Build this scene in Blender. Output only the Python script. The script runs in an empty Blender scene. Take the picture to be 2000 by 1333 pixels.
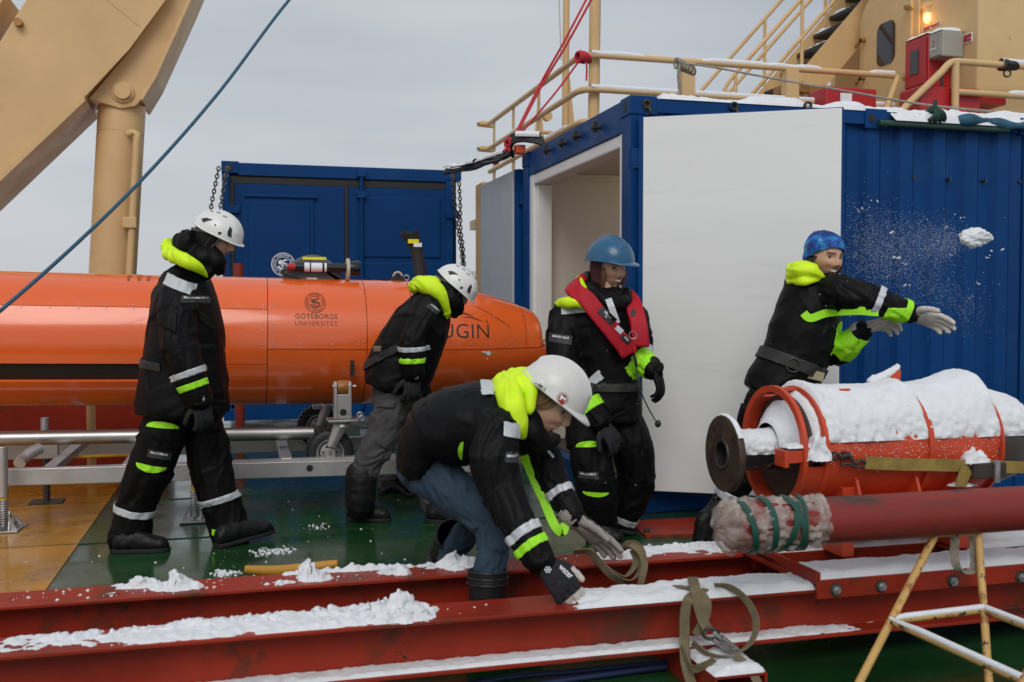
import bpy, bmesh, math, random
import numpy as np
from mathutils import Vector, Matrix, noise
from mathutils.bvhtree import BVHTree
random.seed(7)
R = math.radians
scene = bpy.context.scene
C = scene.collection

# ------------------------------------------------------------------ camera
# World axes are the ship's: X runs along the red beams, Y across the deck, Z up.
CAM = Vector((0, 0, 1.28)); YAW = R(15.0); PITCH = math.atan(66.5 / 1944.0); FPX = 1944.0
cam_d = bpy.data.cameras.new("camera"); cam = bpy.data.objects.new("camera", cam_d); C.objects.link(cam)
cam.location = CAM; cam.rotation_euler = (math.pi / 2 - PITCH, 0, -YAW)
cam_d.sensor_width = 36.0; cam_d.lens = 35.0; cam_d.clip_start = 0.05; cam_d.clip_end = 20000
cam_d.dof.use_dof = True; cam_d.dof.focus_distance = 5.5; cam_d.dof.aperture_fstop = 4.0
scene.camera = cam
CR = cam.rotation_euler.to_matrix()
HF = Vector((math.sin(YAW), math.cos(YAW), 0)); HR = Vector((math.cos(YAW), -math.sin(YAW), 0)); UP = Vector((0, 0, 1))
def ray(px, py): return CR @ Vector(((px - 1000) / FPX, (666.5 - py) / FPX, -1.0))
def P(px, py, d): r = ray(px, py); return CAM + r * (d / r.dot(HF))
def PV(px, py, v): r = ray(px, py); return CAM + r * (v / r.y)
def PU(px, py, u): r = ray(px, py); return CAM + r * (u / r.x)
def G(px, py, z=0.0): r = ray(px, py); return CAM + r * ((z - CAM.z) / r.z)

# ------------------------------------------------------------------ sky and light (overcast winter day)
SUN_EL, SUN_AZ = R(42), R(200)           # soft light from behind and left of the camera
w = bpy.data.worlds.new("World"); scene.world = w; w.use_nodes = True
nt = w.node_tree; N = nt.nodes; L = nt.links
for n in list(N): N.remove(n)
out = N.new("ShaderNodeOutputWorld"); bg = N.new("ShaderNodeBackground")
sky = N.new("ShaderNodeTexSky"); sky.sky_type = 'NISHITA'; sky.sun_disc = False
sky.sun_elevation = SUN_EL; sky.sun_rotation = SUN_AZ; sky.air_density = 1.0; sky.dust_density = 3.0
tc = N.new("ShaderNodeTexCoord"); mp = N.new("ShaderNodeMapping"); mp.inputs['Scale'].default_value = (1.2, 1.2, 5.5)
nz = N.new("ShaderNodeTexNoise"); nz.inputs['Scale'].default_value = 1.7; nz.inputs['Detail'].default_value = 3.0; nz.inputs['Roughness'].default_value = 0.42
rp = N.new("ShaderNodeValToRGB")
rp.color_ramp.elements[0].position = 0.30; rp.color_ramp.elements[0].color = (4.35, 4.70, 5.20, 1)
rp.color_ramp.elements[1].position = 0.68; rp.color_ramp.elements[1].color = (6.2, 6.45, 6.8, 1)
sx = N.new("ShaderNodeSeparateXYZ"); hz = N.new("ShaderNodeMapRange")
hz.inputs[1].default_value = 0.02; hz.inputs[2].default_value = 0.16; hz.inputs[3].default_value = 1.0; hz.inputs[4].default_value = 0.0
mh = N.new("ShaderNodeMix"); mh.data_type = 'RGBA'; mh.inputs[7].default_value = (6.3, 6.5, 6.75, 1)
mm = N.new("ShaderNodeMath"); mm.operation = 'MULTIPLY'; mm.inputs[1].default_value = 0.65
mx = N.new("ShaderNodeMix"); mx.data_type = 'RGBA'; mx.inputs[0].default_value = 0.94   # cloud deck over the clear sky
L.new(tc.outputs['Generated'], mp.inputs[0]); L.new(mp.outputs[0], nz.inputs['Vector']); L.new(nz.outputs[0], rp.inputs[0])
L.new(tc.outputs['Generated'], sx.inputs[0]); L.new(sx.outputs[2], hz.inputs[0]); L.new(hz.outputs[0], mm.inputs[0]); L.new(mm.outputs[0], mh.inputs[0])
L.new(rp.outputs[0], mh.inputs[6]); L.new(sky.outputs[0], mx.inputs[6]); L.new(mh.outputs[2], mx.inputs[7])
L.new(mx.outputs[2], bg.inputs[0]); bg.inputs[1].default_value = 0.10
L.new(bg.outputs[0], out.inputs[0])
sun_d = bpy.data.lights.new("sun", 'SUN'); sun_d.energy = 1.35; sun_d.angle = R(35); sun_d.color = (1.0, 0.97, 0.93)
sun = bpy.data.objects.new("sun", sun_d); C.objects.link(sun)
sd = Vector((math.cos(SUN_EL) * math.sin(SUN_AZ), math.cos(SUN_EL) * math.cos(SUN_AZ), math.sin(SUN_EL)))
sun.rotation_euler = sd.to_track_quat('Z', 'Y').to_euler(); sun.location = (0, 0, 30)
vs = scene.view_settings; vs.view_transform = 'Standard'; vs.look = 'None'; vs.exposure = 0.0; vs.gamma = 1.0
try: vs.use_curve_mapping = False
except Exception: pass
scene.cycles.use_denoising = True
try: scene.cycles.denoiser = 'OPENIMAGEDENOISE'
except Exception: pass
scene.cycles.max_bounces = 6

# ------------------------------------------------------------------ helpers: names and properties
LOC = {}
def tag(o, label=None, cat=None, group=None, kind=None):
    if label: o['label'] = label
    if cat: o['category'] = cat
    if group: o['group'] = group
    if kind: o['kind'] = kind
    return o
def thing(name, label, cat, loc=(0, 0, 0), group=None):
    o = bpy.data.objects.new(name, None); C.objects.link(o); o.location = loc; o.empty_display_size = 0.1
    return tag(o, label, cat, group)
def obj(name, me, mt=None, parent=None, smooth=None, bevel=0.0):
    o = bpy.data.objects.new(name, me); me.name = name; C.objects.link(o)
    if mt:
        me.materials.clear()
        for m in (mt if isinstance(mt, (list, tuple)) else [mt]): me.materials.append(m)
    if parent is not None:
        o.parent = parent
        if parent.type == 'EMPTY': o.location = -Vector(parent.location)
    if smooth is not None:
        me.polygons.foreach_set('use_smooth', [True] * len(me.polygons))
        if smooth < 180: me.set_sharp_from_angle(angle=R(smooth))
    if bevel:
        b = o.modifiers.new('bevel', 'BEVEL'); b.width = bevel; b.segments = 2; b.limit_method = 'ANGLE'; b.angle_limit = R(35)
    return o
def dup(o, parent, loc=None, rot=None, name=None):
    c = o.copy(); C.objects.link(c); c.parent = parent
    if loc is not None: c.location = loc
    if rot is not None: c.rotation_euler = rot
    return c
def frame_of(d):
    d = Vector(d).normalized(); a = Vector((0, 0, 1)) if abs(d.z) < 0.9 else Vector((1, 0, 0))
    x = d.cross(a).normalized(); return x, d.cross(x).normalized()
def V3(a): return Vector(a)

class MB:
    def __init__(s): s.v = []; s.f = []
    def add(s, vs_, fs):
        k = len(s.v); s.v += [tuple(x) for x in vs_]; s.f += [tuple(i + k for i in f) for f in fs]; return s
    def box(s, a, b, M=None):
        x0, y0, z0 = a; x1, y1, z1 = b
        vs_ = [(x0,y0,z0),(x1,y0,z0),(x1,y1,z0),(x0,y1,z0),(x0,y0,z1),(x1,y0,z1),(x1,y1,z1),(x0,y1,z1)]
        if M is not None: vs_ = [M @ Vector(q) for q in vs_]
        return s.add(vs_, [(0,3,2,1),(4,5,6,7),(0,1,5,4),(1,2,6,5),(2,3,7,6),(3,0,4,7)])
    def bar(s, p0, p1, wx, wz, up=(0, 0, 1)):
        p0 = V3(p0); p1 = V3(p1); d = (p1 - p0).normalized(); u = V3(up); x = d.cross(u)
        if x.length < 1e-4: x = Vector((1, 0, 0))
        x.normalize(); u = x.cross(d).normalized()
        vs_ = [p + x * (a * wx / 2) + u * (b * wz / 2) for p in (p0, p1) for a, b in ((-1,-1),(1,-1),(1,1),(-1,1))]
        return s.add(vs_, [(3,2,1,0),(4,5,6,7),(0,1,5,4),(1,2,6,5),(2,3,7,6),(3,0,4,7)])
    def tube(s, pts, r, n=12, cap=True, closed=False, sx=None):
        pts = [V3(p) for p in pts]; m = len(pts); rr = r if isinstance(r, (list, tuple)) else [r] * m
        tang = []
        for i in range(m):
            a = pts[(i - 1) % m] if (i > 0 or closed) else pts[i]; b = pts[(i + 1) % m] if (i < m - 1 or closed) else pts[i]
            tang.append((b - a).normalized())
        x, y = frame_of(tang[0]); vs_ = []
        for i in range(m):
            t = tang[i]; x = (x - t * x.dot(t)).normalized(); y = t.cross(x)
            for k in range(n):
                an = 2 * math.pi * k / n; vs_.append(pts[i] + (x * math.cos(an) + y * math.sin(an)) * rr[i])
        fs = []
        for i in range(m if closed else m - 1):
            j = (i + 1) % m
            for k in range(n): fs.append((i*n+k, i*n+(k+1)%n, j*n+(k+1)%n, j*n+k))
        if cap and not closed: fs.append(tuple(range(n - 1, -1, -1))); fs.append(tuple((m - 1) * n + k for k in range(n)))
        return s.add(vs_, fs)
    def cyl(s, p0, p1, r0, r1=None, n=24): return s.tube([p0, p1], [r0, r0 if r1 is None else r1], n)
    def lathe(s, prof, o, d, n=48, x=None):
        d = V3(d).normalized(); o = V3(o)
        if x is None: x, y = frame_of(d)
        else: x = V3(x).normalized(); y = d.cross(x)
        vs_ = []; m = len(prof)
        for t, r in prof:
            for k in range(n):
                an = 2 * math.pi * k / n; vs_.append(o + d * t + (x * math.cos(an) + y * math.sin(an)) * max(r, 1e-5))
        fs = [(i*n+k, i*n+(k+1)%n, (i+1)*n+(k+1)%n, (i+1)*n+k) for i in range(m - 1) for k in range(n)]
        return s.add(vs_, fs)
    def prism(s, poly, off):
        off = V3(off); n = len(poly); a = [V3(p) for p in poly]
        vs_ = a + [p + off for p in a]
        return s.add(vs_, [tuple(range(n)), tuple(range(2*n-1, n-1, -1))] + [(i, i+n, (i+1)%n+n, (i+1)%n) for i in range(n)])
    def ell(s, c, rad, rot=None, n=20, m=12):
        c = V3(c); vs_ = []; rot = rot or Matrix.Identity(3)
        for i in range(m + 1):
            th = math.pi * i / m
            for k in range(n):
                ph = 2 * math.pi * k / n
                vs_.append(c + rot @ Vector((rad[0]*math.sin(th)*math.cos(ph), rad[1]*math.sin(th)*math.sin(ph), rad[2]*math.cos(th))))
        return s.add(vs_, [(i*n+k, (i+1)*n+k, (i+1)*n+(k+1)%n, i*n+(k+1)%n) for i in range(m) for k in range(n)])
    def torus(s, c, ax, Rr, r, n=32, m=10, sc=1.0, x=None):
        ax = V3(ax).normalized(); c = V3(c)
        if x is None: x, y = frame_of(ax)
        else: x = V3(x).normalized(); y = ax.cross(x)
        return s.tube([c + x*(Rr*sc*math.cos(2*math.pi*k/n)) + y*(Rr*math.sin(2*math.pi*k/n)) for k in range(n)], r, m, closed=True)
    def ribbon(s, pts, width, wdir, th=0.003):
        pts = [V3(p) for p in pts]; vs_ = []; m = len(pts)
        for i, p in enumerate(pts):
            t = (pts[min(i+1, m-1)] - pts[max(i-1, 0)]).normalized(); wd = V3(wdir[i] if isinstance(wdir, list) else wdir)
            wd = (wd - t * wd.dot(t)).normalized(); nn = t.cross(wd)
            for a, b in ((-1,-1),(1,-1),(1,1),(-1,1)): vs_.append(p + wd*(a*width/2) + nn*(b*th/2))
        fs = [(i*4+k, i*4+(k+1)%4, i*4+4+(k+1)%4, i*4+4+k) for i in range(m-1) for k in range(4)]
        fs += [(3,2,1,0), tuple((m-1)*4+k for k in range(4))]
        return s.add(vs_, fs)
    def mesh(s, name='mesh'):
        me = bpy.data.meshes.new(name); me.from_pydata(s.v, [], s.f); me.update()
        bm = bmesh.new(); bm.from_mesh(me); bmesh.ops.recalc_face_normals(bm, faces=bm.faces); bm.to_mesh(me); bm.free()
        return me
    def build(s, name, mt, parent=None, smooth=None, bevel=0.0): return obj(name, s.mesh(name), mt, parent, smooth, bevel)

def spline(pts, n=8, closed=False):
    pts = [V3(p) for p in pts]; m = len(pts); res = []
    for i in range(m if closed else m - 1):
        g = (lambda k: pts[k % m]) if closed else (lambda k: pts[min(max(k, 0), m - 1)])
        p0, p1, p2, p3 = g(i-1), g(i), g(i+1), g(i+2)
        for j in range(n):
            t = j / n
            res.append(0.5*((2*p1)+(p2-p0)*t+(2*p0-5*p1+4*p2-p3)*t*t+(3*p1-p0-3*p2+p3)*t**3))
    if not closed: res.append(pts[-1])
    return res

# ------------------------------------------------------------------ numpy noise
def _h(ix, iy, iz):
    n = (ix * 374761393 + iy * 668265263 + iz * 2147483647) & 0xffffffff
    n = ((n ^ (n >> 13)) * 1274126177) & 0xffffffff
    return ((n ^ (n >> 16)) & 0xffff) / 32767.5 - 1.0
def vn(p):
    p = np.asarray(p, float); i = np.floor(p).astype(np.int64); f = p - i; f = f*f*f*(f*(f*6-15)+10)
    r = 0
    for a in (0, 1):
        for b in (0, 1):
            for c in (0, 1):
                wt = (f[:,0] if a else 1-f[:,0])*(f[:,1] if b else 1-f[:,1])*(f[:,2] if c else 1-f[:,2])
                r = r + wt*_h(i[:,0]+a, i[:,1]+b, i[:,2]+c)
    return r
def fbm(p, o=4, g=0.5):
    p = np.asarray(p, float); r = 0; a = 1.0
    for k in range(o): r = r + a*vn(p*2**k+17.3*k); a *= g
    return r

# ------------------------------------------------------------------ materials
MATS = {}
def mat(name, col, rough=0.5, metal=0.0, var=0.12, vs_=5.0, bump=0.0, bs=60.0, wear=None, coat=0.0, spec=0.5, rvar=0.0, sss=0.0, stretch=None):
    """wear = list of (colour, threshold 0..1, scale, softness): patches with a shape of their own"""
    if name in MATS: return MATS[name]
    m = bpy.data.materials.new(name); m.use_nodes = True; t = m.node_tree; n = t.nodes; l = t.links
    b = n['Principled BSDF']; b.inputs['Metallic'].default_value = metal; b.inputs['Roughness'].default_value = rough
    b.inputs['Specular IOR Level'].default_value = spec; b.inputs['Coat Weight'].default_value = coat; b.inputs['Coat Roughness'].default_value = 0.08
    if sss: b.inputs['Subsurface Weight'].default_value = sss; b.inputs['Subsurface Radius'].default_value = (0.02, 0.012, 0.008); b.inputs['Subsurface Scale'].default_value = 0.3
    tc = n.new('ShaderNodeTexCoord'); vec = tc.outputs['Object']
    if stretch:
        mp = n.new('ShaderNodeMapping'); mp.inputs['Scale'].default_value = stretch; l.new(vec, mp.inputs[0]); vec = mp.outputs[0]
    def noise_(sc, det=6.0, ro=0.6):
        q = n.new('ShaderNodeTexNoise'); q.inputs['Scale'].default_value = sc; q.inputs['Detail'].default_value = det; q.inputs['Roughness'].default_value = ro
        l.new(vec, q.inputs['Vector']); return q.outputs[0]
    col = tuple(col) + (1,) if len(col) == 3 else col
    nz = noise_(vs_); r = n.new('ShaderNodeValToRGB'); e = r.color_ramp.elements
    e[0].position = 0.3; e[1].position = 0.7
    e[0].color = tuple(min(1, c*(1-var)) for c in col[:3])+(1,); e[1].color = tuple(min(1, c*(1+var)) for c in col[:3])+(1,)
    l.new(nz, r.inputs[0]); cur = r.outputs[0]
    for wc, th, sc, so in (wear or []):
        q = noise_(sc, 8.0, 0.65); mr = n.new('ShaderNodeMapRange'); mr.inputs[1].default_value = th; mr.inputs[2].default_value = th+so
        l.new(q, mr.inputs[0]); mx = n.new('ShaderNodeMix'); mx.data_type = 'RGBA'; mx.inputs[7].default_value = tuple(wc)+(1,)
        l.new(mr.outputs[0], mx.inputs[0]); l.new(cur, mx.inputs[6]); cur = mx.outputs[2]
    l.new(cur, b.inputs['Base Color'])
    if rvar:
        q = noise_(vs_*1.7, 5.0); mr = n.new('ShaderNodeMapRange'); mr.inputs[1].default_value = 0.3; mr.inputs[2].default_value = 0.7
        mr.inputs[3].default_value = max(0.02, rough-rvar); mr.inputs[4].default_value = min(1, rough+rvar); l.new(q, mr.inputs[0]); l.new(mr.outputs[0], b.inputs['Roughness'])
    if bump:
        q = noise_(bs, 4.0); bp = n.new('ShaderNodeBump'); bp.inputs['Strength'].default_value = min(1.0, bump); bp.inputs['Distance'].default_value = 0.004
        l.new(q, bp.inputs['Height']); l.new(bp.outputs[0], b.inputs['Normal'])
    MATS[name] = m; return m
def emit(name, col, st):
    m = bpy.data.materials.new(name); m.use_nodes = True; b = m.node_tree.nodes['Principled BSDF']
    b.inputs['Emission Color'].default_value = tuple(col)+(1,); b.inputs['Emission Strength'].default_value = st; b.inputs['Base Color'].default_value = tuple(col)+(1,); return m
RUST = (0.10, 0.035, 0.012); GRIME = (0.045, 0.035, 0.025)
M_GREEN = mat('deck_green', (0.010, 0.052, 0.014), 0.24, var=0.4, vs_=1.3, bump=0.16, bs=55, rvar=0.20, spec=0.40, coat=0.35,
              wear=[((0.035, 0.026, 0.018), 0.60, 2.2, 0.10), ((0.010, 0.022, 0.014), 0.55, 0.9, 0.12), ((0.05, 0.055, 0.05), 0.70, 9.0, 0.05)])
M_YELLOW = mat('deck_yellow', (0.45, 0.205, 0.014), 0.28, var=0.22, vs_=2.0, bump=0.16, bs=55, rvar=0.18, spec=0.4, coat=0.25,
               wear=[((0.17, 0.075, 0.012), 0.56, 1.6, 0.16), ((0.07, 0.045, 0.02), 0.64, 5.0, 0.05)])
M_RED = mat('red_paint', (0.29, 0.024, 0.009), 0.45, var=0.22, vs_=1.6, bump=0.10, bs=30, rvar=0.12, spec=.3,
            wear=[((0.14, 0.016, 0.008), 0.52, 1.1, 0.2), ((0.11, 0.030, 0.016), 0.55, 3.4, 0.10), ((0.20, 0.05, 0.03), 0.66, 11.0, 0.03), ((0.03, 0.014, 0.010), 0.67, 7.0, 0.02)])
M_MACH = mat('machine_red', (0.52, 0.055, 0.016), 0.42, var=0.14, vs_=3, bump=0.08, bs=40, rvar=0.1, wear=[((0.09, 0.03, 0.02), 0.70, 6.0, 0.04)])
M_MAROON = mat('primer_red', (0.21, 0.024, 0.018), 0.48, var=0.14, vs_=3.0, bump=0.06, bs=40, spec=.35, wear=[((0.10, 0.03, 0.022), 0.54, 5.0, 0.08), ((0.22, 0.16, 0.13), 0.64, 6.5, 0.03), ((0.045, 0.03, 0.025), 0.62, 9.2, 0.04)], stretch=(0.35, 1, 1))
M_ORANGE = mat('orange_hull', (0.82, 0.128, 0.020), 0.24, var=0.06, vs_=2.5, coat=0.6, rvar=0.08, bump=0.03, bs=6, wear=[((0.70, 0.13, 0.035), 0.62, 4.0, 0.10), ((0.55, 0.10, 0.03), 0.72, 24.0, 0.02)], stretch=(0.4, 1, 1))
M_BLUE = mat('container_blue', (0.0012, 0.043, 0.168), 0.46, spec=0.16, var=0.12, vs_=2.0, bump=0.05, bs=25, rvar=0.1, wear=[((0.006, 0.052, 0.170), 0.58, 3.0, 0.10), ((0.03, 0.075, 0.17), 0.70, 12.0, 0.03), ((0.05, 0.022, 0.014), 0.76, 16.0, 0.02)])
M_BLUE2 = mat('container_blue_flat', (0.0010, 0.038, 0.148), 0.52, spec=0.14, var=0.10, vs_=1.5, bump=0.03, bs=20)
M_BEIGE = mat('ship_beige', (0.63, 0.425, 0.205), 0.50, spec=0.35, var=0.07, vs_=2.0, bump=0.08, bs=16, rvar=0.1, wear=[((0.53, 0.33, 0.14), 0.60, 1.3, 0.12), ((0.30, 0.14, 0.05), 0.70, 5.0, 0.05), ((0.16, 0.06, 0.02), 0.74, 13.0, 0.02)])
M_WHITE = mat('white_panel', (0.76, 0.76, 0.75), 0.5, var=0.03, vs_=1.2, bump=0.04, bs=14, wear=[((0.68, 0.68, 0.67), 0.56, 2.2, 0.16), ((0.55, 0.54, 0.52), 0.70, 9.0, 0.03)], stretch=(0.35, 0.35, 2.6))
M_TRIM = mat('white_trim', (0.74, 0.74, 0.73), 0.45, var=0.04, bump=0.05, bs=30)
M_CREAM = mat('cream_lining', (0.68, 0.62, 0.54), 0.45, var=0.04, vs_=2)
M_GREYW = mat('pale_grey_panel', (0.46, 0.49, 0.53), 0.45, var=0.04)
M_BLACK = mat('black_rubber', (0.014, 0.014, 0.015), 0.55, var=0.2, bump=0.1)
M_SEAL = mat('black_gasket', (0.012, 0.011, 0.010), 0.6)
M_STEEL = mat('galvanised', (0.42, 0.42, 0.42), 0.42, metal=0.85, var=0.2, vs_=14, rvar=0.12)
M_ALU = mat('aluminium', (0.50, 0.49, 0.48), 0.46, metal=0.7, var=0.14, vs_=3.5, rvar=0.12, bump=0.03, wear=[((0.28, 0.24, 0.21), 0.66, 4.0, 0.1)])
M_PIPE = mat('stainless', (0.40, 0.39, 0.38), 0.36, metal=0.9, var=0.12, vs_=5)
M_DKSTEEL = mat('dark_steel', (0.07, 0.062, 0.055), 0.55, metal=0.6, var=0.3, vs_=18)
M_CHAIN = mat('chain_steel', (0.10, 0.085, 0.07), 0.5, metal=0.7, var=0.4, vs_=30)
M_RUSTY = mat('rusty_flange', (0.045, 0.026, 0.016), 0.6, var=0.5, vs_=9, bump=0.3, bs=35, wear=[((0.12, 0.07, 0.03), 0.60, 6.0, 0.08), ((0.012, 0.010, 0.009), 0.60, 3.5, 0.06)])
M_SPECK = mat('flaking_black', (0.012, 0.011, 0.011), 0.5, wear=[((0.45, 0.28, 0.20), 0.60, 26.0, 0.02)])
M_TRESTLE = mat('trestle_yellow', (0.56, 0.34, 0.11), 0.5, var=0.15, vs_=8, bump=0.15, wear=[((0.34, 0.15, 0.04), 0.56, 9.0, 0.06), ((0.04, 0.025, 0.018), 0.58, 22.0, 0.03)])
M_STRAP = mat('webbing_khaki', (0.17, 0.135, 0.075), 0.85, var=0.2, vs_=40, bump=0.3, bs=220)
M_STRAPY = mat('webbing_yellow', (0.27, 0.19, 0.045), 0.85, var=0.25, vs_=16, bump=0.3, bs=160, wear=[((0.12, 0.09, 0.05), 0.62, 9.0, 0.1)])
M_SNOW = mat('snow', (0.78, 0.80, 0.83), 0.8, var=0.05, vs_=14, bump=1.0, bs=170, sss=0.0, spec=0.3)
M_ROPEB = mat('blue_rope', (0.035, 0.11, 0.18), 0.8, var=0.3, vs_=120, bump=0.5, bs=180)
M_ROPER = mat('red_rope', (0.48, 0.02, 0.03), 0.7, var=0.2, vs_=60)
M_ROPEG = mat('grey_rope', (0.30, 0.27, 0.22), 0.8, var=0.4, vs_=60)
M_CABLE = mat('cable_black', (0.016, 0.016, 0.017), 0.5)
M_NEON = mat('hi_vis_yellow', (0.68, 0.97, 0.008), 0.6, var=0.06, vs_=12, bump=0.25, bs=30)
M_NEONG = mat('hi_vis_green', (0.36, 0.86, 0.015), 0.6, var=0.08, vs_=12, bump=0.2, bs=40)
M_REFL = mat('reflective_tape', (0.55, 0.57, 0.60), 0.42, var=0.08, vs_=20, metal=0.1, bump=0.15, bs=60)
M_JACKET = mat('black_jacket', (0.0040, 0.0040, 0.0046), 0.55, var=0.35, vs_=6, bump=0.5, bs=45, spec=0.15)
M_TROUS = mat('black_trousers', (0.0038, 0.0037, 0.0038), 0.60, var=0.35, vs_=6, bump=0.5, bs=42, spec=0.14)
M_GREYTR = mat('grey_trousers', (0.070, 0.066, 0.068), 0.85, spec=.2, var=0.16, vs_=9, bump=0.4, bs=50)
M_JEANS = mat('denim', (0.020, 0.044, 0.072), 0.85, var=0.35, vs_=7, bump=0.35, bs=120, wear=[((0.035, 0.06, 0.095), 0.58, 6.0, 0.15)])
M_BOOT = mat('black_boot', (0.0055, 0.0055, 0.006), 0.5, spec=.28, var=0.2, bump=0.25, bs=60)
M_GLOVE = mat('glove_dark', (0.018, 0.018, 0.021), 0.75, spec=.3, var=0.2, vs_=30, bump=0.3, bs=120)
M_GLOVEB = mat('glove_black', (0.006, 0.006, 0.006), 0.6, spec=.25, var=0.2, bump=0.3, bs=90)
M_GLOVEW = mat('glove_pale', (0.55, 0.51, 0.46), 0.8, var=0.16, vs_=18, bump=0.3, bs=90)
M_GLOVEG = mat('glove_grey', (0.30, 0.26, 0.235), 0.8, var=0.15, vs_=18, bump=0.3, bs=90)
M_HELW = mat('helmet_white', (0.74, 0.74, 0.72), 0.34, var=0.04, vs_=9, coat=0.15, wear=[((0.52, 0.49, 0.42), 0.70, 11.0, 0.08)])
M_HATW = mat('hard_hat_white', (0.66, 0.655, 0.63), 0.36, var=0.05, vs_=9, coat=0.1, wear=[((0.45, 0.42, 0.36), 0.66, 12.0, 0.08), ((0.30, 0.27, 0.22), 0.74, 30.0, 0.04)])
M_HATB = mat('hard_hat_blue', (0.014, 0.095, 0.195), 0.30, var=0.08, vs_=7, coat=0.15, rvar=0.08, wear=[((0.08, 0.19, 0.32), 0.66, 16.0, 0.08)])
M_VEST = mat('life_vest_red', (0.42, 0.006, 0.018), 0.62, spec=.3, var=0.1, vs_=8, bump=0.3, bs=60)
M_MAR = mat('maroon_knit', (0.055, 0.010, 0.018), 0.85, var=0.2, bump=0.4, bs=160)
M_WHITEINK = mat('white_print', (0.78, 0.80, 0.82), 0.6, var=0.02)
M_BLACKINK = mat('black_print', (0.02, 0.016, 0.014), 0.5, var=0.02)
M_BROWNINK = mat('brown_print', (0.12, 0.028, 0.012), 0.5, var=0.05)
M_STICKY = mat('yellow_sticker', (0.80, 0.72, 0.01), 0.5, var=0.02)
M_DULLY = mat('dull_yellow_sticker', (0.42, 0.24, 0.015), 0.5, var=0.05)
M_REDP = mat('signal_red', (0.42, 0.012, 0.016), 0.38, var=0.08, vs_=4)
M_GREYBOX = mat('grey_enclosure', (0.34, 0.33, 0.28), 0.45, var=0.08)
M_GLASS = mat('dark_glass', (0.012, 0.014, 0.016), 0.08, var=0.1, spec=0.8)
M_SEA = mat('sea_ice', (0.62, 0.66, 0.70), 0.6, var=0.1, vs_=0.02)
M_BRASS = mat('brass_rust', (0.34, 0.17, 0.05), 0.45, metal=0.5, var=0.3, vs_=20)
# ================================================================== SETTING
s = MB().add([(-4000,-4000,-4.5),(4000,-4000,-4.5),(4000,4000,-4.5),(-4000,4000,-4.5)], [(0,1,2,3)]).build('sea', M_SEA); tag(s, kind='structure')
s = MB().box((-9, -3, -0.30), (9.5, 13.0, 0.0)).build('deck', M_GREEN); tag(s, kind='structure')
s = MB().add([(-9,3.9,0.004),(-0.88,3.9,0.004),(-0.88,13.0,0.004),(-9,13.0,0.004)], [(0,1,2,3)]).build('deck_paint_area', M_YELLOW); tag(s, kind='structure')

for v_ in (4.55, 5.75, 6.95, 8.15):
    s = MB().box((-8.5, v_-.004, -.001), (2.2, v_+.004, .0055)).build('deck_weld_seam', M_GREEN if v_ > 9 else M_GREEN); tag(s, kind='structure')

def drape(src_bvh, me, c, r, u, n, off=0.003, dist=0.6):
    """lay a flat mesh (x,y) on a surface: cast each vertex along -n"""
    c, r, u, n = V3(c), V3(r).normalized(), V3(u).normalized(), V3(n).normalized()
    for v in me.vertices:
        o = c + r*v.co.x + u*v.co.y + n*dist*0.5
        h, nn, _, _ = src_bvh.ray_cast(o, -n, dist)
        v.co = (h + (nn if nn.dot(n) > 0 else -nn)*off) if h is not None else c + r*v.co.x + u*v.co.y + n*off
    me.update(); return me
def bvh_of(o):
    me = o.data; return BVHTree.FromPolygons([v.co.copy() for v in me.vertices], [tuple(p.vertices) for p in me.polygons])
def subdiv(me, mx=0.02):
    bm = bmesh.new(); bm.from_mesh(me); bmesh.ops.triangulate(bm, faces=bm.faces)
    for _ in range(4):
        e = [q for q in bm.edges if q.calc_length() > mx]
        if not e: break
        bmesh.ops.subdivide_edges(bm, edges=e, cuts=1); bmesh.ops.triangulate(bm, faces=bm.faces)
    bm.to_mesh(me); bm.free(); return me
def text_mesh(txt, size, spacing=1.0, bold=0.0, sx=1.0):
    cu = bpy.data.curves.new('t', 'FONT'); cu.body = txt; cu.size = size; cu.align_x = 'CENTER'; cu.align_y = 'CENTER'; cu.space_character = spacing; cu.offset = bold; cu.resolution_u = 3
    o = bpy.data.objects.new('t', cu); C.objects.link(o); dg = bpy.context.evaluated_depsgraph_get(); dg.update()
    me = bpy.data.meshes.new_from_object(o.evaluated_get(dg)); bpy.data.objects.remove(o)
    for v in me.vertices: v.co.x *= sx; v.co.z = 0
    return me
def grid_mesh(wd, ht, nx=8, ny=4, rx=0):
    vs_ = [(wd*(i/nx-0.5), ht*(j/ny-0.5), 0) for j in range(ny+1) for i in range(nx+1)]
    me = bpy.data.meshes.new('g'); me.from_pydata(vs_, [], [(j*(nx+1)+i, j*(nx+1)+i+1, (j+1)*(nx+1)+i+1, (j+1)*(nx+1)+i) for j in range(ny) for i in range(nx)]); return me
def ring_mb(b, r0, r1, n=48, cx=0, cy=0, a0=0, a1=2*math.pi, sy=1.0):
    k = len(b.v)
    for i in range(n+1):
        a = a0+(a1-a0)*i/n
        b.v += [(cx+r0*math.cos(a), cy+r0*math.sin(a)*sy, 0), (cx+r1*math.cos(a), cy+r1*math.sin(a)*sy, 0)]
    b.f += [(k+2*i, k+2*i+1, k+2*i+3, k+2*i+2) for i in range(n)]
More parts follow.
